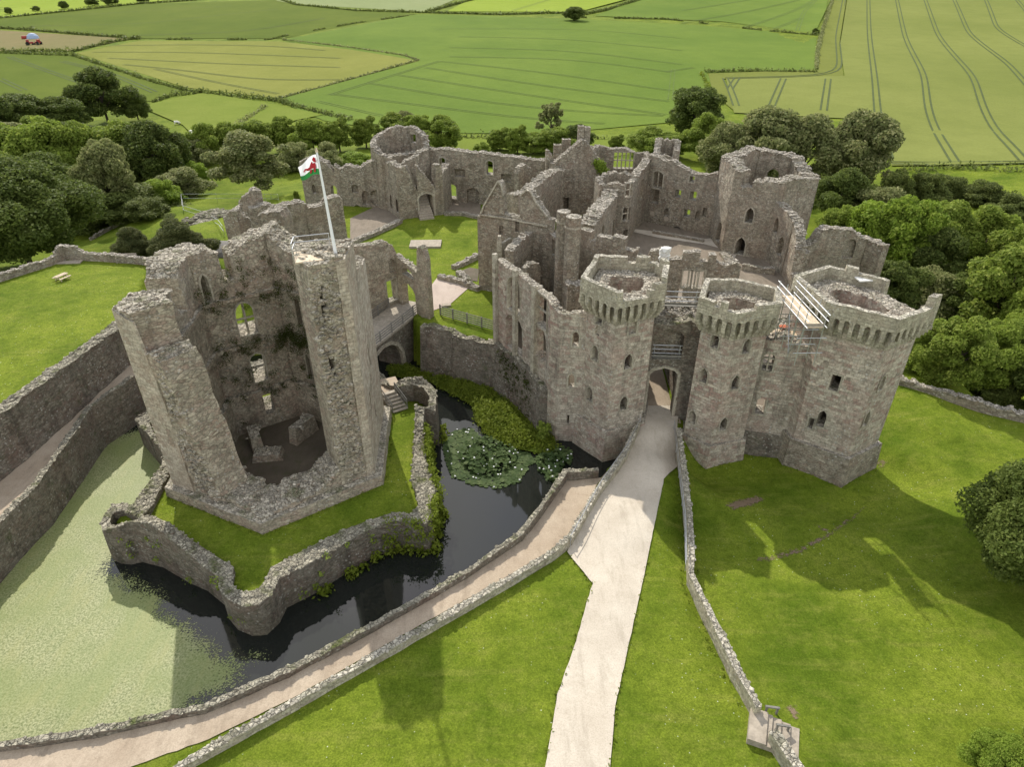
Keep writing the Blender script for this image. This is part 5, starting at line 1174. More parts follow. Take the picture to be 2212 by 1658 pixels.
# ------------------------------------------------------------------ parapets, terrace walls, garden walls
def line_wall(name, qs, z, base, top, t, label, cat='wall', mat='parapet', seed=1, stones=14, ssize=.2, rag=.1, tops=None, bumpy=.06, dense=False, **kw):
    pts = [at_z(q, z) for q in qs]
    w = Wall(pts, base, (0, t)); L = w.U[-1]
    ob = w.build(name, M[mat], tops(w) if tops else [(0, top), (L, top)], [], rag=rag, stones=stones, ssize=ssize, seed=seed, bumpy=bumpy, **kw)
    tag(ob, label, cat); return w, ob
line_wall('moat_parapet', ((-260, 1655), (0, 1602), (200, 1573), (440, 1521), (620, 1441), (800, 1346), (1000, 1233), (1118, 1150), (1157, 1102), (1193, 1050), (1217, 1014), (1292, 1010)), .55, -5, .55, -.4, 'mossy low parapet between the moat water and the sandy walk', mat='dark', seed=130, ssize=.14, stones=18)
line_wall('path_parapet', ((-300, 1900), (100, 1765), (370, 1660), (450, 1610), (640, 1505), (820, 1402), (1000, 1302), (1188, 1190), (1225, 1158), (1290, 1050), (1345, 975), (1374, 912)), .62, -5, .62, -.42, 'pale stone parapet between the moat walk and the entrance lawn', seed=131, stones=26, ssize=.14, rag=.05)
line_wall('right_parapet', ((1462, 925), (1472, 1010), (1486, 1130), (1487, 1240), (1530, 1330), (1580, 1432), (1632, 1530)), .5, -3.5, .5, .42, 'pale stone parapet right of the entrance path above the grassy ditch', seed=132, stones=26, ssize=.14, rag=.05)
line_wall('right_parapet', ((1664, 1584), (1690, 1622), (1740, 1700), (1800, 1800)), .5, -3, .5, .55, 'end of the right parapet in the bottom corner beyond the steps', seed=133, stones=26, ssize=.14, rag=.05)
# terrace retaining wall on the left, moat edge wall of the track
w = Wall(green_edge + [(-35.0, 63.5)], -1, (-.35, .9)); tag(w.build('terrace_wall', M['dark'], [(0, GREEN_Z + .2), (w.U[-1], GREEN_Z + .1)], [], rag=.12, stones=12, seed=135, bumpy=.12, batter=.02), 'high dark retaining wall holding up the bowling green lawn', 'retaining wall')
w = Wall(track_line[::-1], -5, (0, .5)); tag(w.build('track_wall', M['dark'], [(u_, z_) for u_, z_ in zip(w.U, TRACK_TOP[::-1])], [], rag=.08, stones=16, ssize=.15, seed=136, bumpy=.06), 'dark stone wall between the earth track and the weedy moat', 'wall')
line_wall('garden_wall', ((-200, 660), (0, 595), (110, 560), (140, 548), (230, 552), (300, 558), (330, 566)), GREEN_Z + .8, 1, 0, .6, 'ragged low garden wall along the far edge of the bowling green', mat='rubble', seed=137, tops=lambda w: [(0, 6.3), (w.U[2] - .5, 6.3), (w.U[2] + .8, 6.5), (w.U[3] - .6, 7.3), (w.U[3] + 1.5, 7.2), (w.U[3] + 2.6, 6.4), (w.U[-1], 6.3)], rag=.15)
line_wall('boundary_wall', ((1900, 800), (1945, 822), (2060, 858), (2140, 880), (2212, 897), (2400, 940)), .6, -3, .7, .7, 'long low boundary wall at the right edge of the castle lawn', mat='rubble', seed=138, rag=.2)
bq = [on_ground(T1(*q)) for q in ((590, 1560), (700, 1500), (820, 1440), (950, 1370), (1080, 1300), (1160, 1285))]
w = Wall([p[:2] for p in bq], -6, (0, .6)); tag(w.build('bank_wall', M['rubble'], [(u_, p[2] + .45) for u_, p in zip(w.U, bq)], [], rag=.2, stones=14, seed=139), 'thin overgrown wall along the grass bank left of the castle', 'wall')
# handrail along the path parapet
hr = [(*at_z(q, .2), .1) for q in ((1232, 1176), (1300, 1052), (1355, 975), (1382, 920))]
fence('handrail', hr, 1.0, 2, 6, 'thin steel handrail along the pale parapet left of the entrance path', 'handrail', 'steel', rw=.06, tube=True)
hr = [(*at_z(q, .2), .1) for q in ((1455, 925), (1464, 1010), (1478, 1130), (1480, 1230))]
fence('handrail', hr, 1.0, 2, 6, 'thin steel handrail on the right side of the entrance path', 'handrail', 'steel', rw=.06, tube=True)

# steps through the right parapet
cx, cy = at_z(B3(540, 1400), -.3); d0 = Vector((at_z(B3(480, 1340), 0))); d1 = Vector(at_z(B3(620, 1400), -.5))
m = MB(); dx = Vector((.93, -.37))
for i in range(5):
    z = -.12 - .13 * i; p = Vector((at_z(B3(450, 1405), 0))) + dx * (i * .5)
    m.box((p.x, p.y, z - .7), (.95 if i == 0 else .5, 2.0, 1.4), math.atan2(dx.y, dx.x))
ST = tag(m.build('garden_steps', M['slab']), 'flight of stone steps through the gap in the right parapet', 'steps')
x, yy, z = on_ground(B3(440, 1400)); sheet('bare_earth', [on_ground(q)[:2] for q in (B3(400, 1350), B3(450, 1345), B3(490, 1440), B3(460, 1460), B3(410, 1400))], M['court'], dz=.07, step=.4)
for a, b, lab in ((B3(492, 1300), B3(575, 1308), 'short dark handrail on the upper side of the garden steps'), (B3(555, 1408), B3(640, 1418), 'short dark handrail on the lower side of the garden steps')):
    A = Vector((*at_z(a, .15), .15)); B = Vector((*at_z(b, -.1), -.15)); 
    t = tag(empty('step_rail', (A.x, A.y, -.6)), lab, 'handrail', 'handrails of the garden steps')
    m = MB(); m.bar(A, B, .12, .09); m.build('rail', M['grey_wood'], t)
    for P in (A.lerp(B, .12), A.lerp(B, .9)):
        m = MB(); m.box((P.x, P.y, P.z - .6), (.1, .1, 1.2)); m.build('post', M['grey_wood'], t)

# timber stair on the island
s0 = at_z(L4(380, 1165), APRON); s1 = at_z(L4(300, 1055), APRON + 1.3)
t = tag(empty('timber_stair', (*s0, APRON)), 'small timber stair down to the island grass beside the great tower', 'stair')
for i in range(6):
    f = i / 5; m = MB(); m.box((s0[0] + (s1[0] - s0[0]) * f, s0[1] + (s1[1] - s0[1]) * f, APRON + .15 + 1.2 * f), (1.5, .38, .12), .55); m.build('tread', M['wood'], t)
for sx_ in (-.75, .75):
    o = Vector((sx_ * math.cos(.55), sx_ * math.sin(.55), 0)); m = MB()
    for h in (.0, .55, .95): m.bar(Vector((*s0, APRON + .1 + h)) + o, Vector((*s1, APRON + 1.35 + h)) + o, .07, .1)
    for f in (0, .5, 1): p = Vector((*s0, APRON)).lerp(Vector((*s1, APRON + 1.3)), f) + o; m.box((p.x, p.y, p.z + .5), (.09, .09, 1.1))
    m.build('side_rail', M['grey_wood'], t)
# low pitched earth ramp that carries the stair head
m = MB(); m.box((s1[0] - .6, s1[1] + 1.6, APRON + .5), (3.4, 3.2, 1.3), .4, taper=.85); tag(m.build('earth_bank', M['track']), kind='structure')

# ------------------------------------------------------------------ scaffolding beside the corner tower
pa, pb = at_z(L5(650, 400), 13.2), at_z(L5(858, 628), 13.2)
pa, pb = Vector((*at_z(L5(672, 420), 12.6), 12.6)), Vector((*at_z(L5(850, 620), 12.6), 12.6))
SC = tag(empty('scaffolding', (pa.x, pa.y, 6)), 'steel tube scaffolding with a pale plank platform beside the corner tower', 'scaffolding')
dd = (pb - pa).normalized(); nn = Vector((-dd.y, dd.x, 0)); LN = (pb - pa).length
for i in range(5):
    o = nn * (i * .26 - .52); m = MB(); m.bar(pa + o, pb + o + dd * .2, .24, .05); m.build('plank', M['board'], SC)
m = MB(); m.bar(pb + nn * -.7 + Vector((0, 0, .12)), pb + nn * .7 + Vector((0, 0, .12)), .05, .25); m.build('toe_board', M['wood'], SC)
for s in (-.75, .75):
    for h in (.12, .65, 1.15):
        m = MB(); m.tube(pa + nn * s + Vector((0, 0, h)) - dd * .4, pb + nn * s + Vector((0, 0, h)) + dd * .5, .04); m.build('guard_rail', M['white'] if s < 0 else M['steel'], SC)
    for i in range(5):
        p = pa.lerp(pb, i / 4) + nn * s; m = MB(); m.tube((p.x, p.y, 9.2), (p.x, p.y, 13.9 + .3 * (i % 2)), .035); m.build('standard', M['steel'], SC)
for i in range(4):
    p, q = pa.lerp(pb, i / 4) - nn * .75, pa.lerp(pb, (i + 1) / 4) - nn * .75; m = MB(); m.tube((p.x, p.y, 9.4 if i % 2 else 12.3), (q.x, q.y, 12.3 if i % 2 else 9.4), .03); m.build('brace', M['steel'], SC)
for i in range(5):
    p = pa.lerp(pb, i / 4); m = MB()
    for z in (10.3, 11.6): m.tube(p - nn * 1.1 + Vector((0, 0, z - p.z)), p + nn * 1.2 + Vector((0, 0, z - p.z)), .035)
    m.build('transom', M['steel'], SC)
lp = Vector((*at_z(L5(640, 650), 9.0), 9.0)); m = MB()
for i in range(4): m.bar(lp + Vector((-1.6, -.6 + i * .3, 0)), lp + Vector((1.6, -.75 + i * .3, 0)), .26, .05)
m.build('lower_platform', M['board'], SC)
m = MB(); vs, fs = pebble(random.Random(2)); m.add([Vector((v.x * .5, v.y * .4, v.z * .15)) + lp + Vector((.2, .2, .3)) for v in vs], fs); tag(m.build('tarpaulin', M['orange']), 'crumpled orange tarpaulin on the lower scaffold platform', 'tarpaulin')
x, yy = at_z(L5(1168, 320), 13.4); m = MB(); m.box((x, yy, 13.5), (1.1, .9, .1), .1); tag(m.build('white_sheet', M['wrap']), 'small white sheet lying on the rubble top of the corner tower', 'sheet')

# ------------------------------------------------------------------ furniture on the lawns
def bench(q, z, rz, label):
    x, y = at_z(q, z); t = tag(empty('garden_bench', (x, y, z)), label, 'bench')
    R = Matrix.Rotation(rz, 3, 'Z'); Pp = lambda a, b, c: R @ Vector((a, b, c)) + Vector((x, y, z))
    for b in (-.22, -.07, .08, .22):
        m = MB(); m.bar(Pp(-1.1, b, .45), Pp(1.1, b, .45), .12, .04); m.build('seat_slat', M['wood'], t)
    m = MB()
    for c in (.6, .72, .84): m.bar(Pp(-1.1, .3, c), Pp(1.1, .32, c), .03, .08)
    for a in (-1.1, -.55, 0, .55, 1.1): m.bar(Pp(a, .3, .45), Pp(a, .33, .92), .06, .05)
    m.bar(Pp(-1.12, .33, .94), Pp(1.12, .33, .94), .07, .07); m.build('backrest', M['wood'], t)
    for a in (-1.08, 1.08):
        m = MB(); m.box(Pp(a, -.26, .22), (.08, .08, .45), rz); m.box(Pp(a, .3, .22), (.08, .08, .45), rz); m.bar(Pp(a, -.28, .65), Pp(a, .32, .65), .08, .05); m.box(Pp(a, -.26, .55), (.07, .07, .2), rz); m.build('leg', M['wood'], t)
bench(LB(825, 205), GREEN_Z, .1, 'weathered slatted bench with its back to the garden wall')
x, yy = at_z(LB(405, 315), GREEN_Z); t = tag(empty('picnic_table', (x, yy, GREEN_Z)), 'pale wooden picnic table standing alone on the bowling green', 'picnic table')
R = Matrix.Rotation(1.2, 3, 'Z') * .72; Pp = lambda a, b, c: R @ Vector((a, b, c)) + Vector((x, yy, GREEN_Z))
m = MB()
for b in (-.3, -.15, 0, .15, .3): m.bar(Pp(-.95, b, .75), Pp(.95, b, .75), .13, .05)
m.build('table_top', M['board'], t)
for s in (-.78, .78):
    m = MB(); m.bar(Pp(-.95, s - .07, .45), Pp(.95, s - .07, .45), .13, .05); m.bar(Pp(-.95, s + .07, .45), Pp(.95, s + .07, .45), .13, .05); m.build('seat', M['board'], t)
for a in (-.65, .65):
    m = MB(); m.bar(Pp(a, -.85, .4), Pp(a, .85, .4), .06, .1); m.bar(Pp(a, -.25, .72), Pp(a, -.65, 0), .09, .06); m.bar(Pp(a, .25, .72), Pp(a, .65, 0), .09, .06); m.build('trestle', M['board'], t)
x, yy = at_z(LB(645, 185), GREEN_Z); m = MB(); m.tube((x, yy, GREEN_Z), (x, yy, GREEN_Z + .7), .05); m.box((x, yy - .05, GREEN_Z + .7), (.5, .05, .35), .1, tilt=-.5); tag(m.build('information_post', M['white']), 'small white information panel near the garden wall', 'sign')
x, yy = at_z(LB(455, 205), GREEN_Z); m = MB(); m.box((x, yy, GREEN_Z + .04), (2.6, 1.0, .1), .1); tag(m.build('paving_slab', M['slab']), 'pale slab in the grass under the high end of the garden wall', 'slab')
# wire fence round the rubble heap
fp = [on_ground(K1(*q)) for q in ((-190, 640), (95, 640), (245, 640), (490, 640), (640, 650))]
fence('wire_fence', fp, 1.6, 2, 6, 'thin steel site fence on the grass behind the ruins', 'fence', 'steel', rw=.06, tube=True)
fp = [on_ground(K1(*q)) for q in ((-190, 640), (-180, 740), (0, 800), (130, 880), (170, 935))]
fence('wire_fence', fp, 1.6, 2, 5, 'thin steel site fence on the near side of the rubble heap', 'fence', 'steel', rw=.06, tube=True)
# modern low building beside the ruins
m = MB(); x, yy = at_z(K1(90, 1030), 3.0)
bmv = [(x + a * 3.6, yy + b * 2.2, 0) for a, b in ((-1, -1), (1, -1), (1, 1), (-1, 1))]
hutt = tag(empty('thatched_hut', (x, yy, 0)), 'low hut with a grey rounded roof behind the great tower', 'hut')
for i in range(4):
    a, b = bmv[i], bmv[(i + 1) % 4]; m.face([(a[0], a[1], -2), (b[0], b[1], -2), (b[0], b[1], 2.2), (a[0], a[1], 2.2)])
m.build('wall', M['grey_wood'], hutt); m = MB()
for i in range(10):
    a0, a1 = math.pi * i / 10, math.pi * (i + 1) / 10; pr = lambda a, xx: (x + xx, yy - 2.6 * math.cos(a), 2.2 + 1.5 * math.sin(a)); m.face([pr(a0, -4), pr(a1, -4), pr(a1, 4), pr(a0, 4)])
for s in (-4, 4): m.face([(x + s, yy - 2.6 * math.cos(math.pi * i / 10), 2.2 + 1.5 * math.sin(math.pi * i / 10)) for i in range(11)])
m.build('roof', plain('thatch', (.16, .15, .135), .95, .3, 6), hutt)

# sheep, tractors and tent far away
def sheep(q, rz, label):
    x, y, z = on_ground(q); m = MB(); vs, fs = pebble(random.Random(int(q[0])))
    R = Matrix.Rotation(rz, 3, 'Z'); o = Vector((x, y, z))
    t = tag(empty('sheep', o), label, 'sheep', 'sheep grazing in the meadow')
    bm = bmesh.new(); sk = bm.verts.layers.skin.verify()
    J = [((-.65, 0, .78), .26), ((-.25, 0, .86), .36), ((.25, 0, .86), .36), ((.6, 0, .8), .27), ((.85, 0, .62), .13), ((1.12, 0, .42), .10)]
    V = [bm.verts.new(p) for p, r in J]
    for v, (p, r) in zip(V, J): v[sk].radius = (r, r)
    for a, b in zip(V, V[1:]): bm.edges.new((a, b))
    for k_, sy in ((0, -.17), (0, .17), (3, -.17), (3, .17)):
        a = V[k_]; x0 = J[k_][0][0]
        for px_, pz, rr in ((x0 + .04, .42, .075), (x0, .0, .05)):
            b = bm.verts.new((px_, sy, pz)); b[sk].radius = (rr, rr); bm.edges.new((a, b)); a = b
    for s in (-1, 1):
        b = bm.verts.new((.86, s * .2, .68)); b[sk].radius = (.03, .03); bm.edges.new((V[4], b))
    V[1][sk].use_root = True
    me = bpy.data.meshes.new('body'); bm.to_mesh(me); bm.free(); me.materials.append(M['wool'])
    ob = bpy.data.objects.new('body', me); COL.objects.link(ob); ob.parent = t; ob.rotation_euler = (0, 0, rz)
    ob.modifiers.new('skin', 'SKIN'); ob.modifiers.new('sub', 'SUBSURF')
sheep(T1(1145, 806), .3, 'farthest of the sheep grazing in the meadow left of the castle')
sheep(T1(1240, 868), 2.6, 'upper sheep of the close pair grazing in the meadow')
sheep(T1(1258, 884), .2, 'lower sheep of the close pair grazing in the meadow')
def tractor(q, rz, label):
    x, y, z = on_ground(q); t = tag(empty('tractor', (x, y, z)), label, 'tractor', 'red tractors in the far scrub field'); R = Matrix.Rotation(rz, 3, 'Z'); Q = lambda a, b, c: R @ Vector((a, b, c)) + Vector((x, y, z))
    m = MB(); m.box(Q(.9, 0, 1.15), (1.9, .8, .8), rz, taper=.9); m.box(Q(1.9, 0, .8), (.3, .9, .4), rz); m.build('bonnet', M['red'], t)
    m = MB(); m.box(Q(-.6, 0, 1.7), (1.4, 1.4, 1.4), rz, taper=.8); m.box(Q(-.6, 0, 2.5), (1.5, 1.5, .12), rz); m.build('cab', M['red'], t)
    for a, b, r in ((-.8, -.95, .85), (-.8, .95, .85), (1.5, -.85, .5), (1.5, .85, .5)):
        m = MB(); m.tube(Q(a, b - .2, r), Q(a, b + .2, r), r, 12); m.build('wheel', M['black'], t)
tractor(T1(195, 292), .4, 'left of the two red tractors in the far scrub field'); tractor(T1(250, 290), 2.8, 'right of the two red tractors in the far scrub field')
x, y, z = on_ground(T1(215, 250)); m = MB(); dm = [(x + 3.6 * math.cos(a) * math.sin(b), y + 2.4 * math.sin(a) * math.sin(b), z + 2.8 * math.cos(b)) for b in (.02, .5, 1.0, 1.57) for a in np.arange(8) * math.pi / 4]
m.add(dm, [(r * 8 + i, (r + 1) * 8 + i, (r + 1) * 8 + (i + 1) % 8, r * 8 + (i + 1) % 8) for r in range(3) for i in range(8)]); tag(m.build('tent', M['blue']), 'blue and white domed tent in the far scrub field', 'tent')
x, y, z = on_ground(T1(165, 252)); m = MB(); m.box((x, y, z + 1.0), (3.2, 1.8, 1.2), .3, taper=.85); m.box((x, y, z + .45), (3.4, .3, .6), .3); tag(m.build('trailer', M['red']), 'small red trailer beside the blue tent', 'trailer')

# ------------------------------------------------------------------ fields on the far slope
def crop(name, c1, c2, line, stripe=None):
    k = NT(name); pos = k.n('NewGeometry').outputs['Position']
    a = k.noise(pos, .012, 5, .6); b = k.noise(pos, .12, 5, .7); d = k.noise(pos, 1.2, 3, .7)
    col = k.mix(k.ramp(a, .35, .65), c1, c2); col = k.mix(k.ramp(b, .4, .7, 0, .35), col, tuple(x * .8 for x in c1)); col = k.mix(k.ramp(d, .35, .7, .22, 0), col, tuple(x * .6 for x in c1))
    return k.done(col, .9, d, .4, .3, .02), plain(name + '_wheeling', line, .95, .2, .3)
CROPS = {'big': crop('young_barley', (.105, .16, .028), (.145, .20, .036), (.085, .128, .015)), 'yellow': crop('ripening_wheat', (.17, .185, .04), (.215, .22, .055), (.11, .13, .025)),
 'olive': crop('olive_crop', (.085, .12, .018), (.12, .15, .024), (.06, .085, .018)), 'pale': crop('pale_barley', (.16, .185, .046), (.20, .22, .06), (.06, .08, .018)),
 'margin': crop('field_margin', (.14, .16, .035), (.17, .19, .045), (.1, .1, .03)), 'bright': crop('bright_ley', (.20, .27, .03), (.24, .30, .045), (.15, .19, .03)), 'silver': crop('silver_crop', (.20, .24, .10), (.23, .26, .12), (.14, .17, .06)),
 'scrub': crop('scrub_plot', (.16, .16, .06), (.22, .17, .09), (.1, .1, .04)), 'pasture': crop('rough_pasture', (.13, .18, .025), (.19, .22, .045), (.1, .12, .03))}
def gpt(q):
    a, b, c = ray(q)
    lo, hi = 60.0, 1500.0                 # walk to the slope along the reading
    ts = np.linspace(60, 1900, 3000) / b; zz = CAMH + c * ts; g = hill(a * ts, b * ts) * smooth(165, 225, b * ts) + (1 - smooth(165, 225, b * ts)) * ground(a * ts[:1], b * ts[:1]) if False else ground(a * ts, b * ts)
    k = int(np.argmax(zz <= g)); k = k if k else len(ts) - 1
    return (a * ts[k], b * ts[k], float(g[k]))
lvl = [0]
def field(poly, kind, lines=(), lw=.45, pair=1.9):
    lvl[0] += 1; P_ = [gpt(q)[:2] for q in poly]
    o = sheet('field', P_, CROPS[kind][0], dz=.16 + .012 * lvl[0], step=5 if kind == 'pasture' else 12, seed=lvl[0])
    if lines:
        m = MB()
        for ln in lines:
            pts = [gpt(q) for q in ln]; dens = []
            for a, b in zip(pts, pts[1:]):
                n = max(1, int(math.hypot(b[0] - a[0], b[1] - a[1]) / 9))
                dens += [(a[0] + (b[0] - a[0]) * i / n, a[1] + (b[1] - a[1]) * i / n) for i in range(n)]
            dens.append(pts[-1][:2])
            for _ in range(6): dens = [dens[0]] + [((dens[i - 1][0] + dens[i][0] * 2 + dens[i + 1][0]) / 4, (dens[i - 1][1] + dens[i][1] * 2 + dens[i + 1][1]) / 4) for i in range(1, len(dens) - 1)] + [dens[-1]]
            for s in (-1, 1):
                L = []
                for i, p in enumerate(dens):
                    a = Vector(dens[max(0, i - 1)]); b = Vector(dens[min(len(dens) - 1, i + 1)]); d = (b - a).normalized() if (b - a).length else Vector((1, 0)); n = Vector((-d.y, d.x))
                    L.append([(p[0] + n.x * (s * pair / 2 + w_), p[1] + n.y * (s * pair / 2 + w_)) for w_ in (-lw / 2, lw / 2)])
                for (a, b), (c, d) in zip(L, L[1:]):
                    v = [(*p, 0) for p in (a, b, d, c)]; gg = ground([p[0] for p in v], [p[1] for p in v]); m.face([(p[0], p[1], h + .26 + .012 * lvl[0]) for p, h in zip(v, gg)])
        w = m.build('wheeling', CROPS[kind][1], fix=False); w.parent = o
        if sum(p.normal.z for p in w.data.polygons) < 0: w.data.flip_normals()
    return o
t3 = lambda *L: [[T3(*q) for q in l] for l in L]
t2 = lambda *L: [[T2(*q) for q in l] for l in L]
t1 = lambda *L: [[T1(*q) for q in l] for l in L]
field([(597, 217), (905, 133), (610, 87), (900, 31), (1250, 41), (1510, 55), (1762, 76), (1765, 152), (1525, 158), (1560, 205), (1490, 262), (1200, 289), (1000, 289), (820, 280), (700, 262)], 'big',
      t2([(640, 400), (1300, 470), (2130, 590)], [(540, 440), (1300, 560), (2120, 660)], [(370, 490), (1200, 620), (2100, 748)], [(170, 540), (1000, 680), (1700, 745), (2080, 752)], [(-60, 612), (700, 710), (1300, 790), (1700, 806)], [(-150, 660), (260, 752)],
         [(700, 370), (1500, 385), (2130, 470)], [(700, 310), (1500, 330), (2200, 420)], [(750, 240), (1500, 255), (2200, 330)], [(600, 190), (1600, 190), (2200, 250)], [(640, 398), (170, 540), (-80, 620)], [(2145, 450), (2125, 650)], [(2090, 470), (2150, 452), (2280, 440)]), lw=.35, pair=1.5)
field([(165, 115), (300, 89), (600, 90), (760, 108), (905, 132), (600, 214), (400, 190)], 'yellow', t1([(600, 300), (1200, 290), (1800, 300), (2100, 330)], [(600, 340), (1200, 340), (2200, 380)], [(700, 380), (1500, 420), (2200, 440)], [(800, 420), (1300, 470), (1700, 530), (2200, 520)], [(1000, 450), (1500, 560), (1800, 610)]), lw=.4, pair=1.2)
field([(-900, 112), (0, 115), (165, 119), (400, 194), (330, 220), (0, 215), (-900, 200)], 'olive', t1([(60, 370), (300, 460), (640, 580)], [(0, 515), (160, 590)], [(400, 400), (700, 470), (1000, 600)]), lw=.6)
field([(-900, 40), (0, 40), (300, 9), (600, 0), (640, 12), (900, 30), (610, 84), (300, 84), (270, 80), (0, 60), (-900, 62)], 'olive', t1([(200, 170), (900, 160), (1800, 60)], [(900, 230), (1600, 210), (2100, 120)], [(300, 110), (1500, 40)]), lw=.4, pair=1.2)
field([(-900, 66), (0, 66), (280, 84), (160, 111), (0, 111), (-900, 108)], 'scrub')
field([(-400, 0), (-400, 36), (0, 38), (300, 7), (480, -12), (-200, -20)], 'bright')
field([(560, -12), (600, 2), (640, 10), (920, 26), (1010, -12)], 'silver')
field([(965, 25), (1040, -14), (1400, -14), (1250, 26)], 'bright', t2([(1110, 70), (1400, -20)]))
field([(1285, 35), (1395, -8), (1800, -12), (1760, 72), (1560, 47)], 'big', t3([(0, 70), (400, 5), (700, -40)], [(0, 150), (500, 60), (800, -10)], [(400, 180), (750, 60), (850, 0)], [(590, 190), (760, 120)], [(740, 205), (780, 80), (860, 0)]), lw=.5)
field([(1768, 152), (1772, 100), (1790, -12), (1830, -12), (1812, 100), (1822, 165), (1560, 172), (1590, 245), (1540, 205), (1530, 160)], 'margin')
field([(1832, -14), (3300, -14), (3600, 345), (2212, 356), (1925, 360), (1900, 262), (1585, 246), (1568, 172), (1824, 165), (1814, 100)], 'pale',
      t3([(1200, -20), (1205, 200), (1245, 560), (1258, 760), (1330, 1030)], [(1380, -20), (1440, 250), (1560, 490), (1585, 740), (1760, 1060)], [(1560, -20), (1650, 230), (1880, 500), (1945, 730), (2200, 1045)], [(1745, -20), (1850, 220), (2100, 410), (2230, 560)], [(1950, -20), (2030, 190), (2230, 310)], [(2140, -20), (2230, 90)],
         [(1045, -10), (1000, 240), (1015, 420), (1010, 490), (940, 505), (600, 500), (280, 512)], [(940, 515), (910, 720)], [(650, 515), (575, 690)], [(352, 508), (305, 580)], [(275, 512), (320, 600), (345, 690)], [(1340, 1062), (1700, 1068), (2230, 1055)]), lw=.6, pair=2.0)
field([(300, 232), (440, 202), (560, 222), (700, 250), (640, 262), (560, 285), (470, 310), (430, 306), (395, 272)], 'pasture')
field([(790, 285), (1000, 293), (1480, 293), (1500, 320), (1300, 345), (820, 345)], 'pasture')

# ------------------------------------------------------------------ hedges
def hedge(pts, w, h, label, mat='leaf_hedge', sz=.55, dens=5.0, group='field hedges', gaps=0):
    P3 = [gpt(q) for q in pts]; m = MB(); rnd = random.Random(int(pts[0][0] * 3 + pts[-1][1])); 
    for a, b in zip(P3, P3[1:]):
        L = math.hypot(b[0] - a[0], b[1] - a[1]); n = max(1, int(L / 1.0))
        for i in range(n):
            f = (i + rnd.random()) / n; x, y = a[0] + (b[0] - a[0]) * f, a[1] + (b[1] - a[1]) * f
            if gaps and noise.noise(Vector((x * .06, y * .06, 0))) < gaps - .5: continue
            s = .75 + .5 * noise.noise(Vector((x * .15, y * .15, 4))) + rnd.uniform(-.15, .25)
            leaf_cluster(m, (x + rnd.uniform(-.3, .3), y + rnd.uniform(-.3, .3), a[2] + (b[2] - a[2]) * f), (w * .7 * s + .3, w * .7 * s + .3, h * s), int(dens * 3), sz * .85, rnd, flat=.3)
    return tag(m.build('hedge', M[mat], fix=False), label, 'hedge', group)
hedge([(-200, 42), (0, 40), (300, 9), (520, -6)], 1.6, 2.2, 'top hedge in the far left corner below the bright field', sz=.8)
hedge([(0, 62), (60, 66), (180, 76), (300, 85)], 1.6, 2.4, 'hedge above the scrub plot with the tractors', sz=.7)
hedge([(0, 113), (160, 112), (240, 92), (305, 82)], 2.0, 2.8, 'bushy hedge curving up right beside the scrub plot', sz=.7)
hedge([(-120, 111), (160, 121), (230, 145), (320, 175), (400, 196), (440, 201)], 1.4, 2.0, 'hedge between the olive field and the yellow wheat field', sz=.6)
hedge([(330, 222), (370, 208), (440, 201), (520, 211), (600, 219), (640, 232), (700, 248), (760, 262)], 1.8, 2.6, 'thick hedge along the top of the sheep meadow', sz=.6)
hedge([(300, 85), (500, 86), (580, 86), (760, 52), (905, 31)], 1.0, 1.3, 'thin hedge line between the olive upper field and the big green field', sz=.6, gaps=.45)
hedge([(610, 86), (760, 104), (870, 120), (903, 131), (800, 160), (700, 188), (600, 215)], 1.0, 1.2, 'low grassy hedge round the pointed end of the wheat field', 'leaf_grey', sz=.5)
hedge([(600, -2), (640, 11), (770, 24), (920, 28)], 1.4, 2.0, 'hedge under the silver green field at the top', sz=.8)
hedge([(920, 28), (990, 8), (1070, -12)], 1.8, 2.6, 'dark hedge rising right to the top edge between silver and bright fields', sz=.8)
hedge([(925, 28), (1080, 32), (1240, 28)], 1.5, 2.0, 'hedge under the bright yellow green field at the top', sz=.8)
hedge([(1262, 32), (1320, 20), (1410, -10)], 2.0, 2.6, 'dark hedge running up right from the lone bush on the skyline', sz=.8)
hedge([(1255, 38), (1440, 42), (1540, 53), (1640, 66), (1768, 78)], 1.5, 1.8, 'long hedge across the top of the big green field', sz=.7, gaps=.35)
hedge([(1800, -5), (1778, 60), (1766, 110), (1763, 150)], 1.6, 1.5, 'ragged pale hedge beside the striped barley field', 'leaf_grey', sz=.6)
hedge([(1523, 156), (1640, 155), (1766, 157)], 1.6, 2.4, 'short dark hedge at the inner corner of the barley field', sz=.6)
hedge([(1515, 158), (1530, 190), (1545, 215)], 1.8, 1.6, 'tussocky strip of hedge by the dark oak on the right', 'leaf_rank', sz=.5)
hedge([(1950, 372), (2060, 366), (2212, 372), (2350, 374)], 2.6, 3.0, 'rough hedge along the bottom of the striped barley field', sz=.5)
hedge([(985, 300), (1060, 300), (1260, 304), (1380, 302)], 1.6, 2.4, 'dark hedge between the castle trees and the big green field', sz=.45)
hedge([(575, 232), (530, 262), (505, 275)], 1.6, 2.0, 'pair of hedge lines running down from the meadow corner', 'leaf_grey', sz=.45)
hedge([(1990, 402), (2100, 408), (2212, 432)], 2.5, 2.0, 'tangle of rough growth in the right hand valley', 'leaf_hedge', sz=.45)

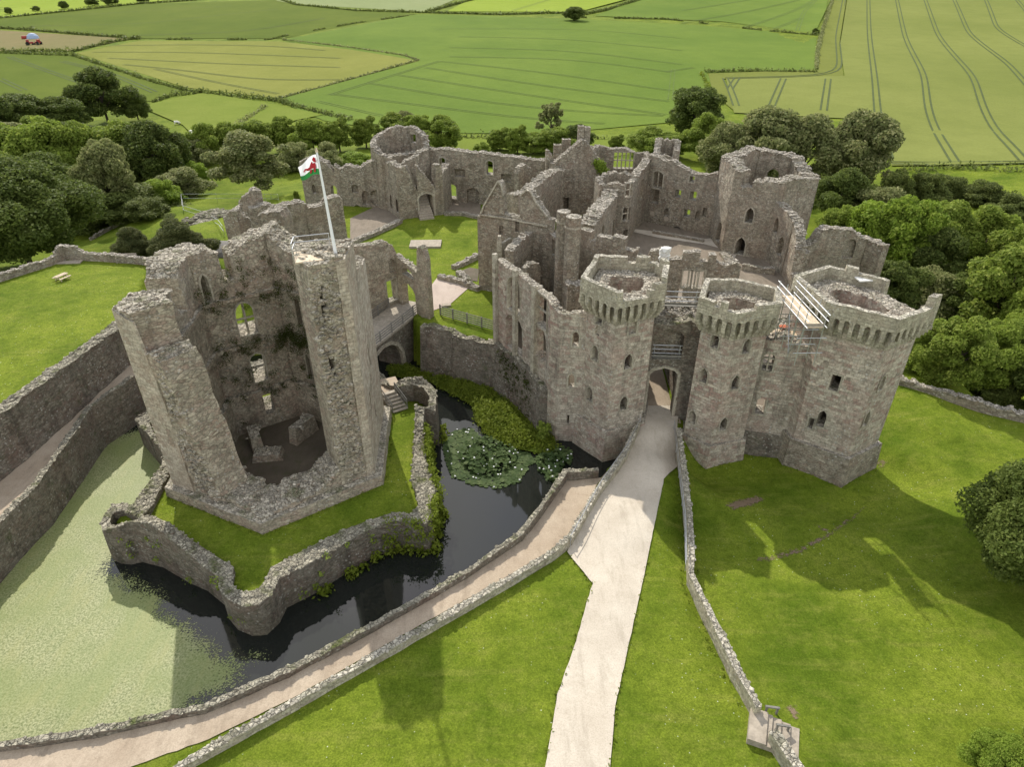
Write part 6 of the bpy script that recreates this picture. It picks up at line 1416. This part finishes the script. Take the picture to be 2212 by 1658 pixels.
# ------------------------------------------------------------------ trees: a few crowns modelled once, each tree its own trunk and crown
def crown_mesh(name, mat, seed, style, nb=70, n=26000, ls=.022):
    """crown about 1 wide, 1 high, base at z=0: many small leaf faces spread through overlapping boughs"""
    rnd = random.Random(seed); g = np.random.default_rng(seed); blobs = []
    for i in range(nb):
        a = rnd.uniform(0, 2 * math.pi)
        if style == 'round': z = rnd.betavariate(1.4, 1.3); R = .43 * math.sqrt(max(.06, 1 - (2 * z - .92) ** 2 * .92)); r = rnd.uniform(.06, .145)
        elif style == 'upright': z = rnd.betavariate(1.2, 1.3); R = .40 * (1 - .5 * z) * (.55 + .45 * min(1, z * 4)); r = rnd.uniform(.055, .12)
        elif style == 'bush': z = rnd.betavariate(1.1, 1.7); R = .45 * math.sqrt(max(.05, 1 - z ** 2)); r = rnd.uniform(.07, .16)
        elif style == 'dome': z = rnd.random() ** .8; R = .45 * math.sqrt(max(.03, 1 - (max(0, z - .3) / .72) ** 2)); r = rnd.uniform(.07, .13)
        elif style == 'cone': z = rnd.betavariate(1.1, 1.6); R = .44 * (1 - .75 * z); r = rnd.uniform(.06, .12)
        else: z = rnd.betavariate(1.3, 1.2); R = .38 * (1 - .3 * z); r = rnd.uniform(.045, .09)
        R *= 1 + .2 * math.sin(a * 3 + seed + z * 4) + .14 * math.sin(a * 5 + z * 6 + seed)
        d = R * math.sqrt(rnd.uniform(.2, 1)); blobs.append((d * math.cos(a), d * math.sin(a), .07 + z * .82, r))
    B = np.array(blobs); w = B[:, 3] ** 2; idx = g.choice(len(B), n, p=w / w.sum())
    d = g.normal(size=(n, 3)); d[:, 2] += .25; d /= np.linalg.norm(d, axis=1)[:, None]
    rr = B[idx, 3] * (g.uniform(.35, 1.0, n) ** .5 * 1.18)
    p = B[idx, :3] + d * rr[:, None] * np.array([1, 1, .85])
    nr = d * .55 + g.normal(size=(n, 3)) * .6 + np.array([0, 0, .35]); nr /= np.linalg.norm(nr, axis=1)[:, None]
    h = g.normal(size=(n, 3)); s_ = np.cross(nr, h); s_ /= np.linalg.norm(s_, axis=1)[:, None]; t_ = np.cross(nr, s_)
    a = (ls * g.uniform(.5, 1.35, n))[:, None]
    q = np.stack([p - s_ * a, p - t_ * a * .62 + nr * a * .2, p + s_ * a, p + t_ * a * .62 + nr * a * .2], 1).reshape(-1, 3)
    f = np.arange(n * 4).reshape(-1, 4)
    verts = q.tolist(); faces = f.tolist()
    if style != 'sparse':
        bm = bmesh.new(); bmesh.ops.create_icosphere(bm, subdivisions=1, radius=1.0); iv_ = [v.co.copy() for v in bm.verts]; if_ = [[v.index for v in fc.verts] for fc in bm.faces]; bm.free()
        for x, y, z, r in blobs:
            b = len(verts); k = r * .5; verts += [(x + v.x * k, y + v.y * k, z + v.z * k * .8) for v in iv_]; faces += [[b + i for i in fc] for fc in if_]
    me = bpy.data.meshes.new(name); me.from_pydata(verts, [], faces); me.materials.append(M[mat]); me.update()
    return me
def trunk_mesh(seed):
    rnd = random.Random(seed); m = MB(); m.tube((0, 0, -.08), (0, 0, .25), .035, 7, .026); m.tube((0, 0, .25), (.02, .01, .5), .026, 7, .014)
    for i in range(7):
        a = i * 2.4 + rnd.random(); z = .16 + .045 * i; e = (.3 * math.cos(a), .3 * math.sin(a), z + rnd.uniform(.2, .34)); m.tube((0, 0, z), e, .014, 5, .004)
    me = bpy.data.meshes.new('trunk'); me.from_pydata(m.v, [], m.f); me.materials.append(M['bark']); me.update(); return me
KINDS = {'oak': ('leaf_oak', 'round'), 'mid': ('leaf_mid', 'round'), 'bright': ('leaf_bright', 'round'), 'grey': ('leaf_grey', 'round'), 'bush': ('leaf_mid', 'bush'), 'gbush': ('leaf_grey', 'bush'), 'bbush': ('leaf_bright', 'bush'), 'alder': ('leaf_mid', 'upright'), 'evergreen': ('leaf_grey', 'dome'), 'sparse': ('leaf_grey', 'sparse'), 'yew': ('leaf_yew', 'cone'), 'hazel': ('leaf_hedge', 'bush')}
PROTO = {k_: [crown_mesh('crown', m_, 50 + 7 * i + 3 * j, s_, n=24000 if s_ != 'sparse' else 5000, ls=.021 if s_ != 'sparse' else .035) for j in range(2)] for i, (k_, (m_, s_)) in enumerate(KINDS.items())}
FINE = {k_: crown_mesh('crown', KINDS[k_][0], 90 + i, KINDS[k_][1], nb=130, n=110000, ls=.0125) for i, k_ in enumerate(('oak', 'mid', 'bright', 'yew'))}
TRUNKS = [trunk_mesh(i) for i in range(3)]
tn = [0]
def tree(q_base, top_y, wpx, kind, label, group, fine=False, zb=None, cat='tree', name=None, wide=1.0):
    rnd = random.Random(tn[0] * 13 + 5); tn[0] += 1
    if zb is None: x, y, z = on_ground(q_base)
    else: (x, y), z = at_z(q_base, zb), zb
    for _ in range(3):
        zc = y * CP - (z - CAMH) * SP; W_ = wpx * zc / FPX * wide
    top = z_at((q_base[0], top_y), y); Hh = max(top - z, W_ * .4)
    t = empty(name or ('bush' if 'bush' in kind or kind == 'hazel' else 'tree'), (x, y, z - .1), rnd.uniform(0, 6.28)); tag(t, label, cat, group)
    cr = bpy.data.objects.new('crown', FINE[kind] if fine else PROTO[kind][rnd.randrange(2)]); COL.objects.link(cr); cr.parent = t
    bush = 'bush' in kind or kind in ('hazel', 'yew', 'evergreen'); b0 = 0 if bush else Hh * .10
    cr.location = (0, 0, b0); cr.scale = (W_ * 1.06, W_ * rnd.uniform(.95, 1.12), (Hh - b0) * 1.02)
    if not bush:
        tr_ = bpy.data.objects.new('trunk', TRUNKS[rnd.randrange(3)]); COL.objects.link(tr_); tr_.parent = t; tr_.scale = (Hh * .8, Hh * .8, Hh * 1.05)
    return t
WL_, WM_, WR_ = 'trees of the wood on the left', 'row of trees behind the castle', 'trees of the wood on the right'
LT = [((70, 580), 345, 270, 'oak', 'huge dark sycamore crown at the left edge above the garden wall', True), ((235, 268), 148, 118, 'oak', 'tall dark oak rising above the left wood into the olive field', False), ((300, 262), 195, 60, 'oak', 'small dark tree tucked against the tall dark oak', False), ((60, 300), 198, 140, 'oak', 'broad dark tree at the top left of the wood', False),
 ((145, 292), 205, 110, 'oak', 'dark tree between the broad dark tree and the tall oak', False), ((0, 312), 196, 100, 'oak', 'dark tree cut by the left edge at the top of the wood', False), ((125, 420), 250, 140, 'mid', 'lighter green tree with a high domed crown in the left wood', False), ((40, 415), 262, 140, 'mid', 'mid green tree at the left edge behind the huge sycamore', False),
 ((205, 415), 256, 120, 'mid', 'mid green tree just right of the high domed crown', False), ((275, 400), 258, 125, 'mid', 'mid green tree in the middle of the left wood below the tall oak', False), ((350, 405), 262, 130, 'oak', 'dark spreading tree at the right end of the left wood', False), ((255, 470), 300, 110, 'grey', 'pale willow in front of the left wood', False),
 ((180, 480), 372, 110, 'oak', 'dark shady tree low in the left wood', False), ((110, 450), 330, 140, 'oak', 'dark tree filling the gap over the huge sycamore', False), ((0, 450), 310, 120, 'mid', 'mid green tree at the very left edge of the picture', False), ((275, 470), 392, 170, 'hazel', 'wide low bush at the foot of the left wood', False), ((395, 425), 356, 110, 'gbush', 'pale grey bush beside the grass bank', False), ((355, 440), 382, 80, 'bbush', 'bright green bush on the grass bank', False), ((335, 400), 330, 90, 'hazel', 'dull green bush under the dark spreading tree', False), ((215, 480), 400, 120, 'hazel', 'low bush at the shady edge of the left wood', False),
 ((430, 360), 300, 70, 'grey', 'pale tree between the dark spreading tree and the rounded silvery tree', False), ((420, 395), 345, 60, 'bbush', 'small bright bush left of the rounded silvery tree', False)]
for q, tp_, wp, kd, lb, fi in LT: tree(q, tp_, wp, kd, lb, WL_, fine=fi)
tree((548, 394), 280, 150, 'evergreen', 'big rounded silvery evergreen oak on the grass bank', WL_, zb=1.5, wide=1.05)
for i, (x_, y_, t_, w_) in enumerate(((60, 470, 392, 120), (150, 500, 430, 100), (320, 470, 420, 90), (235, 330, 272, 90), (170, 330, 262, 110), (40, 350, 262, 120), (100, 340, 250, 110), (330, 330, 262, 80), (390, 370, 300, 80), (400, 340, 290, 70))):
    tree((x_, y_), t_, w_, 'hazel' if i < 3 else ('mid', 'oak', 'grey')[i % 3], 'one of the crowns that close up the left wood between its taller trees', WL_)
MT = [((455, 352), 264, 80, 'mid', 'leftmost tree of the row behind the silvery tree'), ((505, 345), 262, 80, 'alder', 'alder peeping over the silvery evergreen from behind'), ((560, 335), 255, 90, 'mid', 'round tree directly above the silvery evergreen'), ((620, 330), 250, 80, 'alder', 'alder just right of the silvery evergreen'), ((680, 335), 252, 80, 'mid', 'dark tree behind the flag'), ((735, 328), 254, 75, 'alder', 'slender tree right of the flag'), ((792, 320), 250, 70, 'alder', 'narrow dark tree left of the round stair tower'), ((850, 312), 242, 80, 'mid', 'tree rising straight behind the round stair tower'), ((872, 300), 238, 50, 'grey', 'pale topped tree above the round stair tower'), ((908, 316), 246, 80, 'alder', 'tree just right of the round stair tower'), ((955, 325), 248, 85, 'mid', 'rightmost tree of the row beside the round stair tower'), ((705, 372), 305, 80, 'gbush', 'pale bush behind the flag'), ((765, 360), 325, 70, 'bbush', 'yellowish bush at the foot of the row near the west range'), ((645, 365), 300, 70, 'gbush', 'grey bush between the silvery tree and the flag'),
 ((1080, 328), 275, 60, 'alder', 'leftmost tree behind the north range'), ((1118, 335), 270, 58, 'alder', 'pointed tree behind the middle of the north range'), ((1152, 335), 285, 70, 'mid', 'low round tree behind the right end of the north range'), ((1040, 335), 305, 40, 'bush', 'small bush over the walltop of the north range'), ((1190, 290), 218, 60, 'sparse', 'sparse feathery tree standing up against the big green field'), ((1196, 335), 272, 85, 'mid', 'dark tree below the sparse feathery tree'), ((1246, 328), 268, 70, 'oak', 'dark tree behind the paired chimney stack'), ((1332, 325), 290, 42, 'alder', 'little tree seen over the mullioned window range'), ((1400, 335), 272, 100, 'mid', 'rounded tree behind the far corner turret'), ((1445, 340), 285, 80, 'mid', 'tree between the corner turret and the dark oak')]
for q, tp_, wp, kd, lb in MT: tree(q, tp_, wp, kd, lb, WM_)
RTL = [((1497, 300), 182, 118, 'oak', 'tall dark oak standing above the row in the big green field'), ((1520, 345), 243, 90, 'mid', 'mid green tree under the tall dark oak'), ((1560, 395), 262, 120, 'grey', 'dusty green tree behind the court back wall'), ((1640, 405), 230, 165, 'grey', 'broad dusty willow directly behind the kitchen tower'), ((1725, 415), 245, 150, 'grey', 'dusty willow above the right shoulder of the kitchen tower'), ((1830, 420), 236, 175, 'grey', 'largest dusty willow against the barley field'), ((1590, 385), 328, 90, 'bright', 'fresh green tree peeping over the left edge of the kitchen tower'), ((1560, 400), 350, 60, 'bush', 'green bush at the back of the court back wall'),
 ((1800, 485), 365, 110, 'oak', 'dark tree in the shade right of the kitchen tower'), ((1880, 500), 395, 130, 'gbush', 'grey thicket under the largest willow'), ((1985, 450), 370, 100, 'hazel', 'thicket by the corner of the barley field'), ((2050, 430), 372, 80, 'hazel', 'rounded bush along the valley hedge'), ((1920, 460), 365, 80, 'hazel', 'dark bush at the foot of the barley field'), ((2120, 440), 390, 90, 'hazel', 'bush in the middle of the right valley'), ((2190, 470), 415, 90, 'hazel', 'bush cut by the right edge in the valley'),
 ((1790, 560), 440, 90, 'mid', 'dark green tree close behind the right curtain wall'), ((1850, 590), 430, 130, 'bright', 'sunlit fresh green tree right of the kitchen tower'), ((1925, 610), 420, 150, 'bright', 'brightest broad tree of the right wood'), ((2010, 590), 432, 140, 'mid', 'green tree to the right of the brightest tree'), ((2095, 600), 445, 150, 'mid', 'wide mid green tree in the upper right wood'), ((2185, 650), 470, 160, 'mid', 'green tree at the right edge of the upper wood'), ((1900, 700), 560, 130, 'oak', 'shaded tree below the jagged chunk of wall'), ((1985, 705), 570, 130, 'gbush', 'hawthorn with greyish twigs beside the corner tower'), ((2060, 720), 590, 130, 'oak', 'dark tree in the middle of the right wood'), ((2135, 740), 530, 190, 'mid', 'large rounded tree in the right wood'), ((2200, 790), 600, 140, 'mid', 'tree at the right edge halfway down'), ((1990, 800), 690, 110, 'bush', 'bush above the boundary wall nearest the corner tower'), ((2050, 830), 685, 130, 'mid', 'tree behind the middle of the boundary wall'), ((2120, 850), 690, 140, 'mid', 'tree behind the boundary wall further right'), ((2195, 870), 715, 140, 'oak', 'dark tree behind the right end of the boundary wall'), ((2000, 640), 500, 120, 'oak', 'dark tree deep in the right wood'), ((2140, 860), 790, 120, 'hazel', 'low bush along the boundary wall'), ((2260, 900), 700, 160, 'mid', 'tree just outside the right edge behind the boundary wall')]
for q, tp_, wp, kd, lb in RTL: tree(q, tp_, wp, kd, lb, WR_)
tree((2225, 1290), 1000, 290, 'oak', 'big leafy tree at the right edge shading the lawn', None, fine=True)
tree((2140, 1705), 1618, 130, 'bright', 'yellow green shrub in the bottom right corner', None, fine=True, cat='shrub', name='shrub')
tree((2225, 1690), 1540, 100, 'mid', 'dull green shrub at the bottom right edge', None, fine=True, cat='shrub', name='shrub')
tree((292, 556), 486, 92, 'yew', 'dark yew left of its larger neighbour behind the garden wall', 'pair of yews', fine=True, zb=4.0)
tree((390, 556), 470, 135, 'yew', 'larger brownish yew right of its neighbour behind the garden wall', 'pair of yews', fine=True, zb=4.0)
tree(K1(795, 650), 395 - 0 + 15, 16, 'alder', 'slim sapling on the grass bank behind the ruins', None)
tree((1240, 45), 12, 46, 'oak', 'lone dark tree on the skyline hedge', 'lone hedge trees')
for q, tp_, w_, lb in ((T1(60, 90), 14, 16, 'leftmost of the small round trees in the top bright field'), (T1(238, 72), 12, 16, 'second small round tree in the top bright field'), (T1(418, 58), 0, 20, 'third small round tree in the top bright field'), (T1(600, 38), -6, 24, 'fourth and largest round tree by the top hedge'), (T1(720, 32), -8, 30, 'bushy trees at the top edge beyond the olive field'), (T1(920, 15), -10, 24, 'tree at the top edge far from the others'), (T3(855, 222), 60, 14, 'round bush at the end of the long hedge by the barley field')):
    tree(q, tp_, w_, 'oak', lb, 'lone hedge trees')

# ------------------------------------------------------------------ plants by the water
rnd = random.Random(21)
def plants(name, label, cat, spots, mat, r, n, size, z=None, seed=1, flat=.3):
    rn = random.Random(seed); m = MB()
    for s in spots:
        x, y = s[:2]; zz_ = s[2] if len(s) > 2 else (z if z is not None else gz(x, y)); k_ = rn.uniform(.7, 1.3)
        leaf_cluster(m, (x, y, zz_), (r[0] * k_, r[0] * k_, r[1] * k_), n, size, rn, flat)
    return tag(m.build(name, M[mat], fix=False), label, cat, kind='stuff')
# bank between moat and castle wall
bank = [at_z(q, WATER + .4) for q in (L4(300, 880), L4(420, 870), L4(530, 905), L4(760, 950), L4(960, 1010), L4(1100, 1110), L4(1240, 1250), L4(1370, 1340), L4(1400, 1420), L4(1290, 1430), L4(1130, 1400), L4(960, 1330), L4(880, 1230), L4(860, 1120), L4(740, 1060), L4(620, 1000), L4(520, 930), L4(420, 940), L4(320, 930))]
bo_ = sheet('moat_bank', bank, M['meadow'], z=WATER, dz=.1, step=.7)
bp = np.array(bank)
for v in bo_.data.vertices:
    d_ = min(np.hypot(*(np.array([v.co.x, v.co.y]) - (a + np.clip(((np.array([v.co.x, v.co.y]) - a) @ (b - a)) / ((b - a) @ (b - a)), 0, 1) * (b - a)))) for a, b in zip(bp, np.roll(bp, -1, 0)))
    v.co.z += min(d_, 1.6) * .35 + .1
bc = bp.min(0), bp.max(0); pts = []
while len(pts) < 760:
    p = (rnd.uniform(bc[0][0], bc[1][0]), rnd.uniform(bc[0][1], bc[1][1]))
    if pip([p], bank)[0]:
        a_ = np.array(p); d_ = min(np.hypot(*(a_ - (a + np.clip(((a_ - a) @ (b - a)) / ((b - a) @ (b - a)), 0, 1) * (b - a)))) for a, b in zip(bp, np.roll(bp, -1, 0)))
        pts.append((*p, WATER + .15 + min(d_, 1.6) * .35))
plants('bank_plants', 'rank green weeds covering the bank between the castle wall and the moat', 'weeds', pts, 'leaf_rank', (.5, .6), 34, .12, seed=3)
e = at_z(L4(1300, 1340), WATER + .5)
plants('shrub', 'round green shrub at the foot of the tallest gate tower', 'shrub', [(e[0] + rnd.uniform(-.7, .7), e[1] + rnd.uniform(-.6, .6), WATER + .6 + rnd.random()) for _ in range(14)], 'leaf_mid', (.5, .7), 60, .15, seed=4)
# climbers on the island wall and tufts along its foot
ow = np.array(iso_out); tuf = []; clm = []; clr = []
for i, (a, b) in enumerate(zip(ow, np.roll(ow, -1, 0))):
    L = np.hypot(*(b - a)); c = np.array(tower_c)
    for _ in range(int(L * 3)):
        f = rnd.random(); p = a + (b - a) * f; o = (p - c) / np.hypot(*(p - c))
        mid = (a + b) / 2
        if mid[0] > -15 and mid[1] < 52:
            if rnd.random() < .65: tuf.append((*(p + o * .55), WATER + .1))
            if mid[0] > -10.5 and mid[1] < 50:
                for _k in range(4): clr.append((*(p + o * rnd.uniform(.05, .5)), rnd.uniform(WATER + .2, .8)))
        if mid[1] < 36 and rnd.random() < .28: clm.append((*(p + o * rnd.uniform(.05, .3)), rnd.uniform(-2.2, .2)))
plants('water_plants', 'bright tufts of waterside plants along the foot of the apron wall', 'plants', tuf, 'leaf_rank', (.5, .55), 34, .17, seed=5)
plants('ivy', 'thick bright green ivy smothering the right side of the apron wall', 'ivy', clr, 'leaf_rank', (.42, .4), 22, .11, seed=16, flat=.5)
plants('creeper', 'patches of green creeper growing on the apron wall', 'creeper', clm, 'leaf_mid', (.4, .35), 26, .1, seed=6, flat=.5)
# moss and weeds inside the tower and on ledges
ms = []
for pth, t_, zs, nn_ in ((gpath, -3.2, (8.2, 8.3, 12.5), 130), (gpath, -3.1, (3.5, 5.5, 2.6, 13.3, 14.5), 110)):
    WW = Wall(gpath[1:6], 0, (0, 1))
    for _ in range(nn_):
        uu = rnd.uniform(8.5, 35); p = WW.xy(uu, t_ + rnd.uniform(-.2, .3)); ms.append((p.x, p.y, rnd.choice(zs) + rnd.gauss(0, .5)))
for _ in range(60):
    uu = rnd.uniform(17, 24); p = WW.xy(uu, -3.2); ms.append((p.x, p.y, rnd.gauss(8.2, .7)))
plants('wall_moss', 'dark green moss and ferns clinging to the inner ledges of the great tower', 'moss', ms, 'leaf_moss', (.45, .42), 60, .06, seed=7, flat=.5)
cs = []
for _ in range(150):
    uu = rnd.uniform(0, 1); a = at_z(L4(1010 + 240 * uu, 740 + 190 * uu), 2.4); b = at_z(L4(1050 + 190 * uu, 1020 + 200 * uu), -2.4); f = rnd.random(); cs.append((a[0] + (b[0] - a[0]) * f - .25, a[1] + (b[1] - a[1]) * f - .5, 2.4 - 4.6 * f))
plants('wall_weeds', 'yellow green weeds hanging on the battered wall under the closet range', 'weeds', cs, 'leaf_moss', (.3, .3), 14, .09, seed=8, flat=.5)
# rough grass along wall feet and path edges
gl = []
def along(P_, off, st=.35, amp=.18, drop=.25):
    for a, b in zip(P_, P_[1:]):
        L = math.hypot(b[0] - a[0], b[1] - a[1]); n = max(1, int(L / st)); nx_, ny_ = -(b[1] - a[1]) / max(L, .01), (b[0] - a[0]) / max(L, .01)
        for i in range(n):
            if rnd.random() < drop: continue
            f = (i + rnd.random()) / n; o = off + rnd.uniform(-amp, amp); x, y = a[0] + (b[0] - a[0]) * f + nx_ * o, a[1] + (b[1] - a[1]) * f + ny_ * o; gl.append((x, y, gz(x, y) + .02))
rp = [at_z(q, .6) for q in ((1472, 1010), (1486, 1130), (1487, 1240), (1530, 1330), (1580, 1432), (1632, 1530))]
along(rp, -.15); along(rp, .75); along([at_z(q, .8) for q in ((450, 1610), (640, 1505), (820, 1402), (1000, 1302), (1188, 1190))], .12)
along([gate_path[i] for i in (0, 1, 2, 3, 4, 5)], .02, .3, .12, .3); along([gate_path[i] for i in range(len(gate_path) - 5, len(gate_path))], .02, .3, .12, .3)
along([p for p in inset(inset(gRp, .58), -.38)][:3], -.1); along([p for p in inset(inset(cTp, .62), -.42)][:4], -.1); along([(20.4, 49.2), (24.9, 47.9)], -.2)
along(hexagon(tower_c, 9.95, 3.75)[:4], -.12); along([at_z(q, GREEN_Z) for q in ((0, 600), (110, 567), (150, 553), (230, 557), (300, 563))], -.1)
plants('rough_grass', 'longer rough grass along the feet of the walls and the path edges', 'grass', gl, 'leaf_rank', (.16, .16), 9, .07, seed=12)
# lily pads
lm = MB(); fl_ = MB(); rnd = random.Random(31)
for poly, n_ in (([L4(660, 1360), L4(740, 1290), L4(840, 1270), L4(900, 1330), L4(1000, 1370), L4(1100, 1410), L4(1220, 1440), L4(1250, 1490), L4(1180, 1560), L4(1150, 1620), L4(1000, 1665), L4(850, 1640), L4(720, 1590), L4(670, 1480)], 1500), ([L4(1260, 1480), L4(1330, 1420), L4(1420, 1410), L4(1480, 1430), L4(1490, 1500), L4(1430, 1530), L4(1400, 1640), L4(1330, 1620), L4(1280, 1560)], 420)):
    W_ = [at_z(q, WATER + .1) for q in poly]; a_ = np.array(W_); k_ = 0; cen = a_.mean(0)
    while k_ < n_:
        p = (rnd.uniform(a_[:, 0].min(), a_[:, 0].max()), rnd.uniform(a_[:, 1].min(), a_[:, 1].max()))
        if not pip([p], W_)[0]: continue
        k_ += 1; d = np.hypot(*(np.array(p) - cen)); inner = d < 2.6
        z_ = WATER + .03 + rnd.random() * (.5 if inner else .06); r = rnd.uniform(.13, .24); tl = rnd.uniform(.1, .7) if inner else .05; ax = rnd.uniform(0, 6.28)
        Rm = Matrix.Rotation(ax, 3, 'Z') @ Matrix.Rotation(tl, 3, 'X')
        pts_ = [Vector(p + (z_,))] + [Vector(p + (z_,)) + Rm @ Vector((r * math.cos(t), r * math.sin(t), .02)) for t in np.linspace(.25, 6.03, 9)]
        lm.add(pts_, [(0, i, i + 1) for i in range(1, 9)])
        if rnd.random() < .025:
            vs, fs = pebble(rnd); fl_.add([Vector((v.x * .09, v.y * .09, v.z * .07)) + Vector((p[0], p[1], z_ + .1)) for v in vs], fs)
M['lily'] = leaf('lily_pad', (.055, .095, .03), (.10, .15, .05), (.15, .19, .075))
tag(lm.build('lily_pads', M['lily'], fix=False), 'dense rafts of lily pads on the dark moat water below the gate tower', 'water lilies', kind='stuff')
tag(fl_.build('lily_flowers', M['white'], fix=False), 'scattered white lily flowers among the pads', 'flowers', kind='stuff')
# daisies on the lawns
